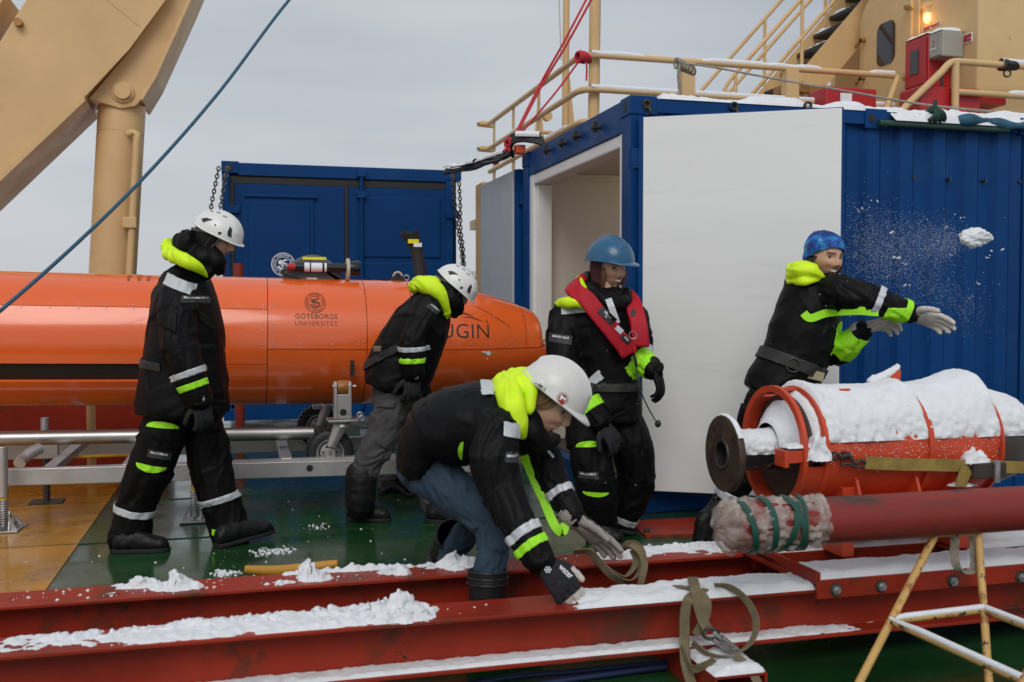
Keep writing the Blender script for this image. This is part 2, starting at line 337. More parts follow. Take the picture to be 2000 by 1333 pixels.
def seal_mesh(rad):
    """round university seal: rings, a ring of lettering ticks and a figure"""
    b = MB(); ring_mb(b, .93*rad, rad); ring_mb(b, .62*rad, .67*rad)
    rg = random.Random(3)
    for i in range(34):
        a = 2*math.pi*i/34
        if i % 9 == 4: continue
        ring_mb(b, .73*rad, .87*rad, 2, a0=a, a1=a+0.055)
        ring_mb(b, (.73+.1*rg.random())*rad, .87*rad, 2, a0=a+0.07, a1=a+0.11)
    ring_mb(b, 0, .20*rad, 16, -.22*rad, .18*rad); ring_mb(b, .10*rad, .24*rad, 20, .18*rad, .22*rad, 0.6, 5.4)
    ring_mb(b, .34*rad, .52*rad, 24, 0, 0, 3.5, 5.9); ring_mb(b, 0, .12*rad, 12, .32*rad, -.02*rad); ring_mb(b, .05*rad, .13*rad, 12, -.05*rad, -.12*rad)
    return b.mesh()

# ------------------------------------------------------------------ blue container with the open white door
cu0, cu1, cv0, cv1, cz = 2.274, 5.30, 5.706, 8.146, 2.57
ct = thing('shipping_container', 'blue corrugated container with its white-lined doors wide open', 'container', (cu0, cv0, 0))
def bx(name, a, b, m, par, bevel=0.004): return MB().box(a, b).build(name, m, par, bevel=bevel)
for (u, v) in ((cu0, cv0), (cu0, cv1-.162), (cu1-.178, cv0), (cu1-.178, cv1-.162)):
    for z in (0.0, cz-.118): bx('corner_casting', (u-.004, v-.004, z), (u+.178, v+.166, z+.118), M_BLUE, ct, .008)
for u in (cu0, cu1-.15):
    for v in (cv0+.002, cv1-.15): bx('corner_post', (u+.002, v, .118), (u+.146, v+.146, cz-.118), M_BLUE, ct)
bx('door_header', (cu0+.012, cv0+.162, cz-.20), (cu0+.12, cv1-.162, cz-.004), M_BLUE, ct)
bx('door_sill', (cu0+.012, cv0+.162, .004), (cu0+.12, cv1-.162, .16), M_BLUE, ct)
bx('top_rail', (cu0+.178, cv0+.008, cz-.10), (cu1-.178, cv0+.09, cz-.012), M_BLUE, ct)
bx('top_rail', (cu0+.178, cv1-.09, cz-.10), (cu1-.178, cv1-.008, cz-.012), M_BLUE, ct)
bx('bottom_rail', (cu0+.178, cv0+.008, .004), (cu1-.178, cv0+.09, .16), M_BLUE, ct)
bx('bottom_rail', (cu0+.178, cv1-.09, .004), (cu1-.178, cv1-.008, .16), M_BLUE, ct)
um = PV(1690, 235, cv0).x
bx('lifting_casting', (um, cv0-.006, cz-.128), (um+.162, cv0+.15, cz+.002), M_BLUE, ct, .008)
MB().cyl((um+.045, cv0-.009, cz-.062), (um+.045, cv0+.05, cz-.062), .026).build('casting_hole', M_SEAL, ct, 40)
for (pu, pv_, ax) in ((cu0+.10, cv0-.006, 1), (cu0-.006, cv0+.085, 0)):
    e = MB(); dd = Vector((0, 1, 0)) if ax == 1 else Vector((1, 0, 0))
    sdv = Vector((1, 0, 0)) if ax == 1 else Vector((0, 1, 0))
    cc = Vector((pu, pv_, cz-.06))
    pts = [cc+sdv*(.026*math.cos(t))+UP*(.024*(1 if math.sin(t) >= 0 else -1)*(.45)+.024*math.sin(t)) for t in [2*math.pi*k/20 for k in range(20)]]
    e.prism(pts, dd*.02).build('casting_hole', M_SEAL, ct)
# corrugated side sheets
def corrugated(u0, u1, v, z0, z1, dep, per):
    prof = []; u = u0
    while u < u1:
        for du, dv in ((0, 0), (.30, 0), (.44, dep), (.80, dep), (.94, 0)):
            if u+du*per <= u1: prof.append((u+du*per, v+dv))
        u += per
    prof.append((u1, v)); b = MB()
    for (a, c) in prof: b.v += [(a, c, z0), (a, c, z1)]
    b.f = [(2*i, 2*i+2, 2*i+3, 2*i+1) for i in range(len(prof)-1)]; return b
corrugated(cu0+.15, cu1-.15, cv0+.022, .155, cz-.095, .034, .255).build('corrugated_wall', M_BLUE, ct)
corrugated(cu0+.15, cu1-.15, cv1-.05, .155, cz-.095, .034, .255).build('corrugated_wall', M_BLUE, ct)
bx('roof', (cu0+.1, cv0+.05, cz-.045), (cu1-.02, cv1-.05, cz-.02), M_BLUE, ct)
bx('end_wall', (cu1-.08, cv0+.14, .14), (cu1-.03, cv1-.14, cz-.1), M_BLUE, ct)
for px, py in ((1788, 346), (1859, 350), (1929, 352), (1996, 355)):
    p = PV(px, py, cv0); MB().cyl((p.x, cv0+.058, p.z), (p.x, cv0+.012, p.z), .011, n=10).build('stud', M_DKSTEEL, ct)
# insulated lining: ceiling, side walls, back wall, floor
ix0, ix1, iy0, iy1, iz0, iz1 = cu0+.13, cu1-.10, cv0+.10, cv1-.10, .165, 2.40
bx('lining_ceiling', (ix0, iy0, iz1), (ix1, iy1, iz1+.06), M_CREAM, ct); bx('lining_floor', (ix0, iy0, iz0-.05), (ix1, iy1, iz0), M_DKSTEEL, ct)
bx('lining_wall', (ix0, iy1-.03, iz0), (ix1, iy1+.03, iz1), M_CREAM, ct); bx('lining_wall', (ix0, iy0-.02, iz0), (ix1, iy0+.03, iz1), M_CREAM, ct)
bx('lining_wall', (ix1, iy0+.03, iz0), (ix1+.03, iy1-.03, iz1), M_CREAM, ct)
bx('cornice_strip', (ix0+.06, iy1-.055, iz1-.055), (ix1, iy1-.031, iz1-.002), M_CREAM, ct)
fr = cu0+.02
bx('door_frame_trim', (fr, cv1-.255, .16), (fr+.15, cv1-.147, 2.372), M_TRIM, ct, .012); bx('door_frame_trim', (fr, cv0+.147, .16), (fr+.15, cv0+.235, 2.372), M_TRIM, ct, .012)
bx('door_frame_trim', (fr+.004, cv0+.235, 2.285), (fr+.146, cv1-.255, 2.369), M_TRIM, ct, .012)
bx('door_frame_step', (fr+.03, cv1-.295, .17), (fr+.15, cv1-.257, 2.282), M_TRIM, ct, .006)
for px, py in ((1075, 293), (1105, 280), (1133, 266), (1172, 249)):      # black twist-lock cams on the header
    p = PU(px, py, cu0+.01); b = MB()
    b.cyl(p+Vector((.01, 0, 0)), p-Vector((.055, 0, 0)), .018, .013, 8); b.box(p+Vector((-.06, -.03, -.016)), p+Vector((-.03, .03, .012))); b.box(p+Vector((-.05, -.012, -.035)), p+Vector((-.02, .012, .035)))
    b.build('cam_knob', M_BLACK, ct, bevel=.003)
il = thing('ceiling_lamp', 'warm lamp on the ceiling inside the open container', 'lamp', (4.3, 6.9, iz1))
MB().box((3.9, 6.86, iz1-.05), (4.7, 6.94, iz1-.002)).build('lamp_base', M_TRIM, il, bevel=.006); MB().cyl((3.95, 6.9, iz1-.07), (4.65, 6.9, iz1-.07), .018, n=12).build('lamp_tube', emit('tube_glow', (1.0, .90, .76), 44.0), il, 40)
# swung-open doors
def door_slab(h, ang, width, name, mpanel, z0, z1, sg=1):
    d = Vector((math.cos(ang), math.sin(ang), 0)); n = Vector((d.y, -d.x, 0))*sg      # n points to the white face
    M = Matrix((( d.x, -n.x, 0, h.x), (d.y, -n.y, 0, h.y), (0, 0, 1, 0), (0, 0, 0, 1)))
    t = MB().box((0, .035, z0), (width, .085, z1), M).build(name, M_BLUE, ct, bevel=.006)
    MB().box((.028, 0, z0+.015), (width-.012, .034, z1-.012), M).build('white_panel', mpanel, t, bevel=.004)
    b = MB(); b.box((.0, .012, z0+.005), (.026, .034, z1-.005), M); b.build('door_edge_frame', M_BLUE, t)
    for z in (z0+.25, (z0+z1)/2, z1-.25):
        MB().box((-.07, .045, z-.06), (.03, .075, z+.06), M).build('hinge', M_BLUE, t, bevel=.004)
    return t
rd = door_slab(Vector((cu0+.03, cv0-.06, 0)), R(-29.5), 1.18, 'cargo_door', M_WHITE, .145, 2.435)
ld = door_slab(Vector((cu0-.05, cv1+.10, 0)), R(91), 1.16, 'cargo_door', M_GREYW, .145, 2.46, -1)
# ------------------------------------------------------------------ far blue container
a = P(433, 315, 10.0); fv = a.y; fu0 = a.x; fu1 = fu0+2.44; fz0, fz1 = .13, a.z
fc = thing('shipping_container', 'blue container with closed doors and a round white seal behind the orange vehicle', 'container', (fu0, fv, 0))
def fp(px, py): q = PV(px, py, fv); return q.x, q.z
def fbox(name, x0, y0, x1, y1, d0, d1, m=M_BLUE2, bevel=.004, par=fc):
    # rectangle taken level with its own left-top and right-bottom corners
    (u0, z1), _ = fp(x0, y0), 0; u1, z0 = fp(x1, y1)
    return MB().box((u0, fv+d0, min(z0, z1)), (u1, fv+d1, max(z0, z1))).build(name, m, par, bevel=bevel)
W = fu1-fu0
def fb(name, u0, z0, u1, z1, d0, d1, m=M_BLUE2, bevel=.004, par=None): return MB().box((fu0+u0, fv+d0, z0), (fu0+u1, fv+d1, z1)).build(name, m, par or fc, bevel=bevel)
fb('body', .03, fz0+.05, W-.03, fz1-.03, .10, 3.0)
for u in (0, W-.16):
    for z in (fz0, fz1-.118): fb('corner_casting', u-.004, z, u+.166, z+.122, -.004, .17, M_BLUE, .008)
    fb('corner_post', u, fz0+.118, u+.075, fz1-.118, 0.002, .1, M_BLUE)
    fb('casting_hole', u+.05, fz1-.09, u+.11, fz1-.03, -.008, 0, M_SEAL)
fb('door_header', .16, fz1-.135, W-.16, fz1-.01, .0, .1, M_BLUE); fb('door_sill', .16, fz0+.0, W-.16, fz0+.16, .0, .1, M_BLUE)
zt = fz1-.215; um_ = 1.235
fb('gasket', .08, zt, W-.075, zt+.075, .02, .1, M_SEAL); fb('gasket', .076, fz0+.16, .118, zt, .02, .1, M_SEAL)
fb('gasket', um_-.02, fz0+.16, um_+.02, zt, .02, .1, M_SEAL); fb('gasket', W-.118, fz0+.16, W-.076, zt, .02, .1, M_SEAL)
dl = fb('cargo_door', .12, fz0+.16, um_-.022, zt-.002, .012, .1, M_BLUE2)
fb('door_frame', .19, fz0+.2, .90, zt-.10, -.008, .01, M_BLUE2, par=dl); fb('rain_strip', .21, zt-.135, .94, zt-.112, -.03, .01, M_BLUE2, par=dl)
fb('personnel_door', .25, fz0+.22, .86, zt-.19, -.020, -.009, M_BLUE2, .008, par=dl)
for z in (1.5, 1.05): fb('hinge', .215, z-.07, .245, z+.07, -.028, -.01, M_BLUE2, par=dl)
dr = fb('cargo_door', um_+.022, fz0+.16, W-.12, zt-.002, .012, .1, M_BLUE2)
for n_, u0, z0, u1, z1 in (('door_panel', 1.36, 1.80, 2.22, zt-.10), ('door_panel', 1.36, .9, 2.22, 1.74)): fb(n_, u0, z0, u1, z1, -.004, .011, M_BLUE2, .012, par=dr)
MB().cyl((fu0+1.385, fv-.035, fz0+.1), (fu0+1.385, fv-.035, fz1-.06), .019, n=12).build('lock_rod', M_BLUE2, dr, 40)
for z in (fz1-.08, fz1-.30, .7): fb('rod_bracket', 1.34, z-.035, 1.43, z+.035, -.06, .01, M_BLUE, par=dr)
for u in (.03, W-.16): fb('hinge', u, 2.22, u+.14, 2.30, -.022, .012, M_BLUE, .006)
q = PV(553, 517, fv); me = seal_mesh(.118)
for v in me.vertices: v.co = Vector((q.x+v.co.x, fv-.0235, q.z+v.co.y))
obj('seal_emblem', me, M_WHITEINK, fc)
# chains hanging beside the far container
def chain(pts, label, link=.052, r=.0075):
    t = thing('chain', label, 'chain', pts[-1], 'lifting chains on the far container'); b = MB(); sp = spline(pts, 30); acc = 0; k = 0; last = sp[0]; tot = 0
    i = 0; L_ = [0]
    for a_, c_ in zip(sp, sp[1:]): L_.append(L_[-1]+(c_-a_).length)
    sstep = link*.74; n = int(L_[-1]/sstep)
    for k in range(n):
        sk = k*sstep; j = max(0, min(len(sp)-2, int(np.searchsorted(L_, sk))-1)); tt = (sp[j+1]-sp[j]).normalized()
        c = sp[j]+(sp[j+1]-sp[j])*((sk-L_[j])/max(1e-6, L_[j+1]-L_[j])); x, y = frame_of(tt); sd_ = x if k % 2 else y
        ax = tt.cross(sd_); b.tube([c+tt*(link*.5*math.cos(w_))*.9+sd_*(link*.30*math.sin(w_)) for w_ in [2*math.pi*q/10 for q in range(10)]], r, 5, closed=True)
    b.build('chain_links', M_CHAIN, t, 60); return t
chain([P(444, 330, 9.9), P(437, 365, 9.85), P(430, 410, 9.8), P(424, 470, 9.8), P(420, 560, 9.8)], 'chain hanging at the left corner casting, nearer the container door')
chain([P(427, 330, 10.0), P(419, 370, 10.0), P(412, 410, 10.0), P(407, 480, 10.0)], 'outer chain at the left edge of the far container, against the sky')
chain([P(884, 345, 10.45), P(889, 400, 10.4), P(895, 450, 10.4), P(902, 500, 10.4), P(906, 570, 10.4)], 'chain hanging from the right corner casting over the container post')
chain([P(897, 360, 10.6), P(899, 400, 10.6), P(900, 450, 10.6), P(905, 490, 10.6), P(909, 570, 10.6)], 'outer chain at the right edge of the far container')

# ------------------------------------------------------------------ upper deck, deckhouse, rails
UD = 2.42
ud = MB().box((2.90, 8.62, UD-.12), (9.4, 13.0, UD)).build('upper_deck', M_BEIGE); tag(ud, kind='structure')
ud = MB().box((5.45, 7.55, UD-.121), (9.4, 8.618, UD-.001)).build('upper_deck', M_BEIGE); tag(ud, kind='structure')
ud = MB().box((3.2, 8.9, 0), (9.3, 12.9, UD-.122)).build('lower_deckhouse_wall', M_BEIGE); tag(ud, kind='structure')
DU = 6.45; DV0 = 7.72; DV1 = 9.40
dh = thing('deckhouse', 'beige ship deckhouse with rounded door, above the open container', 'building', (DU, DV0, UD))
MB().box((DU, DV0, UD), (9.4, DV1, 6.6)).build('wall', M_BEIGE, dh, bevel=.02)
MB().box((7.42, 11.5, UD), (9.4, 11.62, 6.6)).build('wall', M_BEIGE, dh, bevel=.02)
MB().box((7.05, 10.9, UD), (7.5, 11.0, 3.55)).build('vent_locker', M_BEIGE, dh, bevel=.02)
for k in range(6): MB().box((7.04, 10.86, 2.9+.1*k), (7.48, 10.9, 2.95+.1*k)).build('louvre_slat', M_BEIGE, dh)
def rrect_u(pc, w_, h_, rad, u, dep, n=6):
    """rounded rectangle in a wall of constant X"""
    pts = []
    for cx, cy, a0 in ((w_/2-rad, h_/2-rad, 0), (-w_/2+rad, h_/2-rad, 90), (-w_/2+rad, -h_/2+rad, 180), (w_/2-rad, -h_/2+rad, 270)):
        for k in range(n+1): a_ = R(a0+90*k/n); pts.append(Vector((u, pc[0]+cx+rad*math.cos(a_), pc[1]+cy+rad*math.sin(a_))))
    return MB().prism(pts, (dep, 0, 0))
qd = PU(1738, 86, DU)
door = rrect_u((qd.y, 3.50), .80, 1.95, .22, DU-.045, .044).build('watertight_door', M_BEIGE, dh, 40, .008)
fr_ = rrect_u((qd.y, 3.52), .98, 2.12, .30, DU-.022, .021).build('door_frame', M_BEIGE, dh, 40, .008)
rrect_u((qd.y, qd.z), .30, .44, .09, DU-.052, .006).build('window_pane', M_GLASS, door, 40)
b = MB(); pts = [Vector((DU-.055, qd.y+.155*cx+0, qd.z)) for cx in (0,)]
for dy, z in ((.37, 4.12), (.37, 3.72), (-.37, 4.25), (-.37, 3.55)):
    b = MB(); b.cyl((DU-.05, qd.y+dy, z), (DU-.10, qd.y+dy, z), .025, n=10); b.bar((DU-.09, qd.y+dy-.02, z), (DU-.09, qd.y+dy+.10*(1 if dy > 0 else -1), z-.05), .02, .03); b.build('door_dog', M_BRASS, door, 40)
pl = PU(1812, 28, DU)
lamp = thing('bulkhead_lamp', 'small lit bulkhead lamp glowing orange on the deckhouse wall', 'lamp', pl)
MB().lathe([(0, .07), (.03, .07), (.05, .045), (.10, .045)], pl+Vector((0, 0, .10)), (0, 0, -1), 16).build('lamp_housing', M_BEIGE, lamp, 40)
MB().bar(pl+Vector((0, 0, .06)), pl+Vector((.10, 0, .10)), .05, .05).build('lamp_bracket', M_BEIGE, lamp)
MB().ell(pl+Vector((0, 0, -.035)), (.042, .042, .055)).build('bulb', emit('lamp_glow', (1.0, .52, .12), 4.5), lamp, 180)
ptl = bpy.data.lights.new('bulb_light', 'POINT'); ptl.energy = 0.6; ptl.color = (1, .55, .18); ptl.shadow_soft_size = .05
po = bpy.data.objects.new('bulb_light', ptl); C.objects.link(po); po.parent = lamp; po.location = (-.12, 0, -.05)
def wall_box(name, label, cat, x0, y0, x1, y1, dep, m):
    """box hung on the deckhouse wall; x0..x1 is its face turned to -X"""
    a_ = PU(x0, y0, DU-dep); c_ = PU(x1, y1, DU-dep); t = thing(name, label, cat, (DU-dep, c_.y, min(a_.z, c_.z)))
    return t, a_, c_
t, a_, c_ = wall_box('hose_cabinet', 'red fire hose cabinet with narrow dark window beside the deckhouse door', 'cabinet', 1768, 84, 1812, 180, .26, M_REDP)
ya, yb = max(a_.y, c_.y), min(a_.y, c_.y); z1_ = PU(1790, 74, DU-.26).z; z0_ = PU(1775, 180, DU-.26).z
MB().box((DU-.26, yb, z0_), (DU-.004, ya, z1_)).build('cabinet_body', M_REDP, t, bevel=.012)
MB().box((DU-.275, yb+.02, z0_+.03), (DU-.262, ya-.02, z1_-.03)).build('cabinet_door', M_REDP, t, bevel=.006)
MB().box((DU-.282, (ya+yb)/2-.05, z0_+(z1_-z0_)*.28), (DU-.276, (ya+yb)/2+.07, z0_+(z1_-z0_)*.76)).build('window_pane', M_GLASS, t, bevel=.004)
snow_hc = (DU-.26, yb, z1_, DU, ya)
t, a_, c_ = wall_box('control_box', 'grey control box with red label on the deckhouse wall', 'box', 1810, 70, 1843, 118, .22, M_GREYBOX)
ya, yb = max(a_.y, c_.y), min(a_.y, c_.y); z1_ = PU(1830, 64, DU-.22).z; z0_ = PU(1820, 118, DU-.22).z
MB().box((DU-.24, yb, z0_), (DU-.004, ya, z1_)).build('box_body', M_GREYBOX, t, bevel=.012)
MB().box((DU-.252, yb+.01, z0_+.012), (DU-.242, ya-.01, z1_-.012)).build('box_lid', M_GREYBOX, t, bevel=.006)
MB().box((DU-.257, yb+.10, (z0_+z1_)/2-.02), (DU-.253, ya-.14, z1_-.07)).build('red_label', M_REDP, t)
MB().box((DU-.257, yb+.15, z0_+.09), (DU-.253, ya-.18, (z0_+z1_)/2-.04)).build('white_label', M_WHITEINK, t)
snow_cb = (DU-.24, yb, z1_, DU, ya)
def wsign(label, x0, y0, x1, y1, rows, bgm=M_WHITEINK):
    a_ = PU(x0, y0, DU-.006); c_ = PU(x1, y1, DU-.006); t = thing('wall_sign', label, 'sign', (DU-.006, c_.y, c_.z), 'red and white signs on the deckhouse')
    ya, yb = max(a_.y, c_.y), min(a_.y, c_.y); z1_, z0_ = max(a_.z, c_.z), min(a_.z, c_.z)
    MB().box((DU-.010, yb, z0_), (DU-.003, ya, z1_)).build('plate', bgm, t)
    for (f0, g0, f1, g1) in rows: MB().box((DU-.014, ya+(yb-ya)*f1, z0_+(z1_-z0_)*g0), (DU-.0105, ya+(yb-ya)*f0, z0_+(z1_-z0_)*g1)).build('red_print', M_REDP, t)
wsign('small red and white sign under the lit bulkhead lamp', 1803, 62, 1838, 42, [(.04, .52, .96, .95), (.04, .1, .4, .38), (.5, .1, .93, .30), (.5, .34, .93, .42)])
wsign('red and white sign right of the grey control box', 1882, 87, 1899, 63, [(.08, .1, .5, .9), (.56, .5, .92, .9), (.56, .1, .92, .4)])
t = thing('name_plate', 'small dark plate on the wall left of the deckhouse lamp', 'sign', PU(1751, 20, DU)); p0, p1 = PU(1745, 25, DU), PU(1758, 13, DU)
MB().box((DU-.012, min(p0.y, p1.y), p0.z), (DU-.002, max(p0.y, p1.y), p1.z)).build('plate', M_DKSTEEL, t)

def rail_thing(label): return thing('guard_rail', label, 'railing', (3.0, 8.6, UD), 'beige guard rails of the upper deck')
RV = 8.52; rz = (3.54, 3.235, 2.95); RU0 = PV(1143, 112, RV).x; RU1 = PV(1745, 160, RV).x; RVe = 12.0
gr = rail_thing('beige guard rail running from the mast corner past the container roof to the stairs')
for i, z in enumerate(rz[:2]):
    c = Vector((RU0, RV, z)); q = .10
    pts = [Vector((RU1, RV, z)), Vector((RU0+.25, RV, z))]+spline([c+Vector((.12, 0, 0)), c+Vector((.025, .03, 0)), c+Vector((-.03, .14, 0))], 5)+[Vector((RU0-.03, RV+.25, z)), Vector((RU0-.03, RVe, z)), Vector((RU0-.14, RVe+.02, z)), Vector((RU0-.15, RVe+.10, z)), Vector((RU0+.05, RVe+.16, z))]
    MB().tube(pts, .029, 10).build('rail', M_BEIGE, gr, 60)
MB().tube([Vector((RU0+.25, RV, rz[2]))]+spline([Vector((RU0+.1, RV, rz[2])), Vector((RU0-.0, RV+.06, rz[2])), Vector((RU0-.03, RV+.25, rz[2]))], 4)+[Vector((RU0-.03, RVe, rz[2]))], .029, 10).build('rail', M_BEIGE, gr, 60)
MB().tube([Vector((RU1, RV, rz[0])), Vector((RU1+.03, RV-.02, rz[0]-.02)), Vector((RU1-.32, RV-.25, rz[1]-.25))], .029, 10).build('end_rail', M_BEIGE, gr, 60)
def flatpost(u, v, z0, z1, w0=.14, w1=.07, along=(0, 1, 0)):
    al = V3(along); c0, c1 = Vector((u, v, z0)), Vector((u, v, z1)); return MB().prism([c0-al*w0/2, c0+al*w0/2, c1+al*w1/2, c1-al*w1/2], al.cross(UP)*.012)
for vv in (9.9, 10.9, 11.8): flatpost(RU0-.03, vv, UD, rz[0]-.02).build('post', M_BEIGE, gr)
MB().box((PV(1332, 130, RV).x-.02, RV-.05, UD), (PV(1332, 130, RV).x+.11, RV+.05, rz[0]-.02)).build('post', M_BEIGE, gr)
MB().box((PV(1535, 150, RV).x-.02, RV-.05, UD), (PV(1535, 150, RV).x+.11, RV+.05, rz[0]-.02)).build('post', M_BEIGE, gr)
mast = thing('mast', 'tall beige tubular mast standing at the guard rail corner', 'mast', (RU0+.06, RV+.1, UD))
pm = PV(1157, 200, RV+.10); MB().cyl((pm.x, RV+.10, UD-.4), (pm.x+.05, RV+.10, 6.2), .052, n=20).build('mast_tube', M_BEIGE, mast, 40)
pst = P(1103, 200, 10.6); mast2 = thing('antenna_post', 'slim beige post with gusset foot behind the red ropes', 'post', (pst.x, pst.y, UD))
MB().cyl((pst.x, pst.y, UD), (pst.x+.03, pst.y, 6.4), .035, n=14).build('post_tube', M_BEIGE, mast2, 40)
MB().prism([Vector((pst.x-.02, pst.y, UD)), Vector((pst.x+.20, pst.y, UD)), Vector((pst.x+.05, pst.y, 3.75)), Vector((pst.x-.02, pst.y, 3.75))], (0, .03, 0)).build('gusset', M_BEIGE, mast2)
pst3 = P(1053, 230, 11.3); fr3 = thing('davit_frame', 'beige rail frame with lugs beyond the red ropes', 'frame', (pst3.x, pst3.y, UD))
flatpost(pst3.x, pst3.y, UD, 3.5, .22, .06, (1, 0, 0)).build('post', M_BEIGE, fr3)
for z in (3.25, 2.92, 2.72): MB().tube([Vector((pst3.x, pst3.y, z)), Vector((pst3.x+.55, pst3.y+.02, z))], .022, 8).build('bar', M_BEIGE, fr3, 60)
for z in (3.43, 2.9): MB().cyl((pst3.x+.1, pst3.y-.03, z), (pst3.x+.1, pst3.y+.05, z), .05, n=14).build('lug', M_BEIGE, fr3, 40)
pd = P(1133, 218, 9.9); dr_ = thing('red_drum', 'red drum standing on the upper deck behind the mast', 'drum', (pd.x, pd.y, UD))
MB().lathe([(0, .0), (0, .13), (.30, .13), (.31, .135), (.33, .135), (.60, .13), (.60, 0)], (pd.x, pd.y, UD+.05), (0, 0, 1), 24).build('drum_body', M_REDP, dr_, 40)
pd = P(1187, 228, 9.9); dr2 = thing('red_drum', 'lower red drum showing just above the container header', 'drum', (pd.x, pd.y, UD))
MB().lathe([(0, .0), (0, .16), (.28, .16), (.42, .10), (.42, 0)], (pd.x, pd.y, UD+.05), (0, 0, 1), 24).build('drum_body', M_REDP, dr2, 40)
# right-hand guard rail with its sloping end
gr2 = rail_thing('beige guard rail with sloping end at the right edge, in front of the deckhouse'); RV2 = 7.42
c = PV(1862, 120, RV2); z = c.z; e0 = PV(1772, 205, RV2)
MB().tube([e0-Vector((.12, 0, .12)), e0]+spline([c-Vector((.12, 0, .10)), c-Vector((.02, 0, .01)), c+Vector((.12, 0, 0))], 4)+[Vector((9.2, RV2, z))], .030, 10).build('rail', M_BEIGE, gr2, 60)
zz = PV(1870, 180, RV2).z; MB().tube([Vector((c.x+.03, RV2, zz)), Vector((9.2, RV2, zz))], .028, 10).build('rail', M_BEIGE, gr2, 60)
pp = PV(1866, 150, RV2); MB().cyl((pp.x, RV2, UD-.2), (pp.x, RV2, z), .032, n=12).build('post', M_BEIGE, gr2, 40)
MB().cyl((pp.x+1.4, RV2, UD-.2), (pp.x+1.4, RV2, z), .032, n=12).build('post', M_BEIGE, gr2, 40)
# stairs
SV0, SV1 = 9.65, 10.45
def sp_(px, py, v): return PV(px, py, v)
st = thing('stairs', 'beige ship stairs with black snowy treads beside the deckhouse', 'stairs', (5.0, 10, UD))
a0, a1 = sp_(1590, 150, SV0), sp_(1706, 15, SV0); d = (a1-a0).normalized(); lo = a0-d*1.45; hi = a1+d*.9
nn = Vector((-d.z, 0, d.x))
for v in (SV0, SV1): MB().prism([Vector((p.x, v, p.z)) for p in (lo-nn*.17, hi-nn*.17, hi+nn*.15, lo+nn*.15)], (0, .02, 0)).build('stringer', M_BEIGE, st)
nst = 11
for k in range(nst):
    p = lo+(hi-lo)*((k+.5)/nst); MB().box((p.x-.13, SV0+.03, p.z-.02), (p.x+.14, SV1-.01, p.z+.025)).build('tread', M_BLACK, st, bevel=.006)
for v, h_ in ((SV0+.01, (.98, .56)), (SV1+.01, (.98, .60))):
    for hh in h_:
        l2, h2 = lo+Vector((0, 0, hh)), hi+Vector((0, 0, hh))
        MB().tube([Vector((l2.x-.05, v, l2.z-.35)), Vector((l2.x-.08, v, l2.z-.1)), Vector((l2.x, v, l2.z+.02)), Vector((h2.x, v, h2.z))], .022, 8).build('handrail', M_BEIGE, st, 60)
    for f_ in (.02, .36, .70): p = lo+(hi-lo)*f_; MB().cyl((p.x, v, p.z+.1), (p.x, v, p.z+.98), .02, n=8).build('baluster', M_BEIGE, st, 40)
# mesh guard on the landing above
mg = thing('mesh_guard', 'wire mesh guard panel at the top of the ship stairs', 'mesh panel', (6.6, 10.6, 4.4)); b = MB(); o_ = P(1612, 40, 12.2); 
for k in range(-14, 15):
    for sgn in (1, -1):
        x0 = .34+k*.05; a_, c_ = Vector((x0-.55*sgn, 0, 0)), Vector((x0+.55*sgn, 0, 1.1))
        pts = []
        for f_ in np.linspace(0, 1, 23):
            q = a_+(c_-a_)*f_
            if 0 <= q.x <= .75 and 0 <= q.z <= .9: pts.append(q)
        if len(pts) > 1: b.tube([o_+pts[0], o_+pts[-1]], .0045, 4)
b.build('wire_mesh', M_DKSTEEL, mg)
MB().tube([o_, o_+Vector((.75, 0, 0)), o_+Vector((.75, 0, .9)), o_+Vector((0, 0, .9))], .025, 8, closed=True).build('mesh_frame', M_BEIGE, mg)
ld_ = MB().box((max(hi.x-.3, 7.4), 9.6, hi.z-.12), (9.3, 11.4, hi.z-.04)).build('stair_landing', M_BEIGE); tag(ld_, kind='structure')
# valve bank, hoses, extinguisher boxes on the upper deck
vb = P(1570, 178, 10.4); vbk = thing('hydraulic_valve_bank', 'rusty hydraulic valve bank with black block below the stairs', 'valve bank', (vb.x, vb.y, UD))
MB().box((vb.x-.22, vb.y-.12, UD), (vb.x+.22, vb.y+.12, 3.36)).build('valve_block', M_BLACK, vbk, bevel=.01)
for k in range(7): MB().cyl((vb.x-.24+.08*k, vb.y-.16, 3.42), (vb.x-.24+.08*k, vb.y-.02, 3.42), .034, n=12).build('valve_spool', M_BRASS, vbk, 40)
MB().box((vb.x-.28, vb.y-.12, 3.47), (vb.x+.30, vb.y+.14, 3.56)).build('valve_cap', M_BRASS, vbk, bevel=.01)
for rr_, dx in ((.30, 0), (.22, .03)):
    hs = thing('hydraulic_hose', 'black hydraulic hose bending over, %s of the pair at the valve bank' % ('outer' if rr_ > .25 else 'inner'), 'hose', (vb.x-.5, vb.y, UD), 'black hoses at the valve bank')
    c = Vector((vb.x-.28+dx, vb.y-.1, 3.12)); MB().tube([c+Vector((-rr_*math.sin(t_)*1.15+.02, 0, rr_*math.cos(t_))) for t_ in np.linspace(-.2, 2.6, 18)], .026, 8).build('hose_tube', M_CABLE, hs, 60)
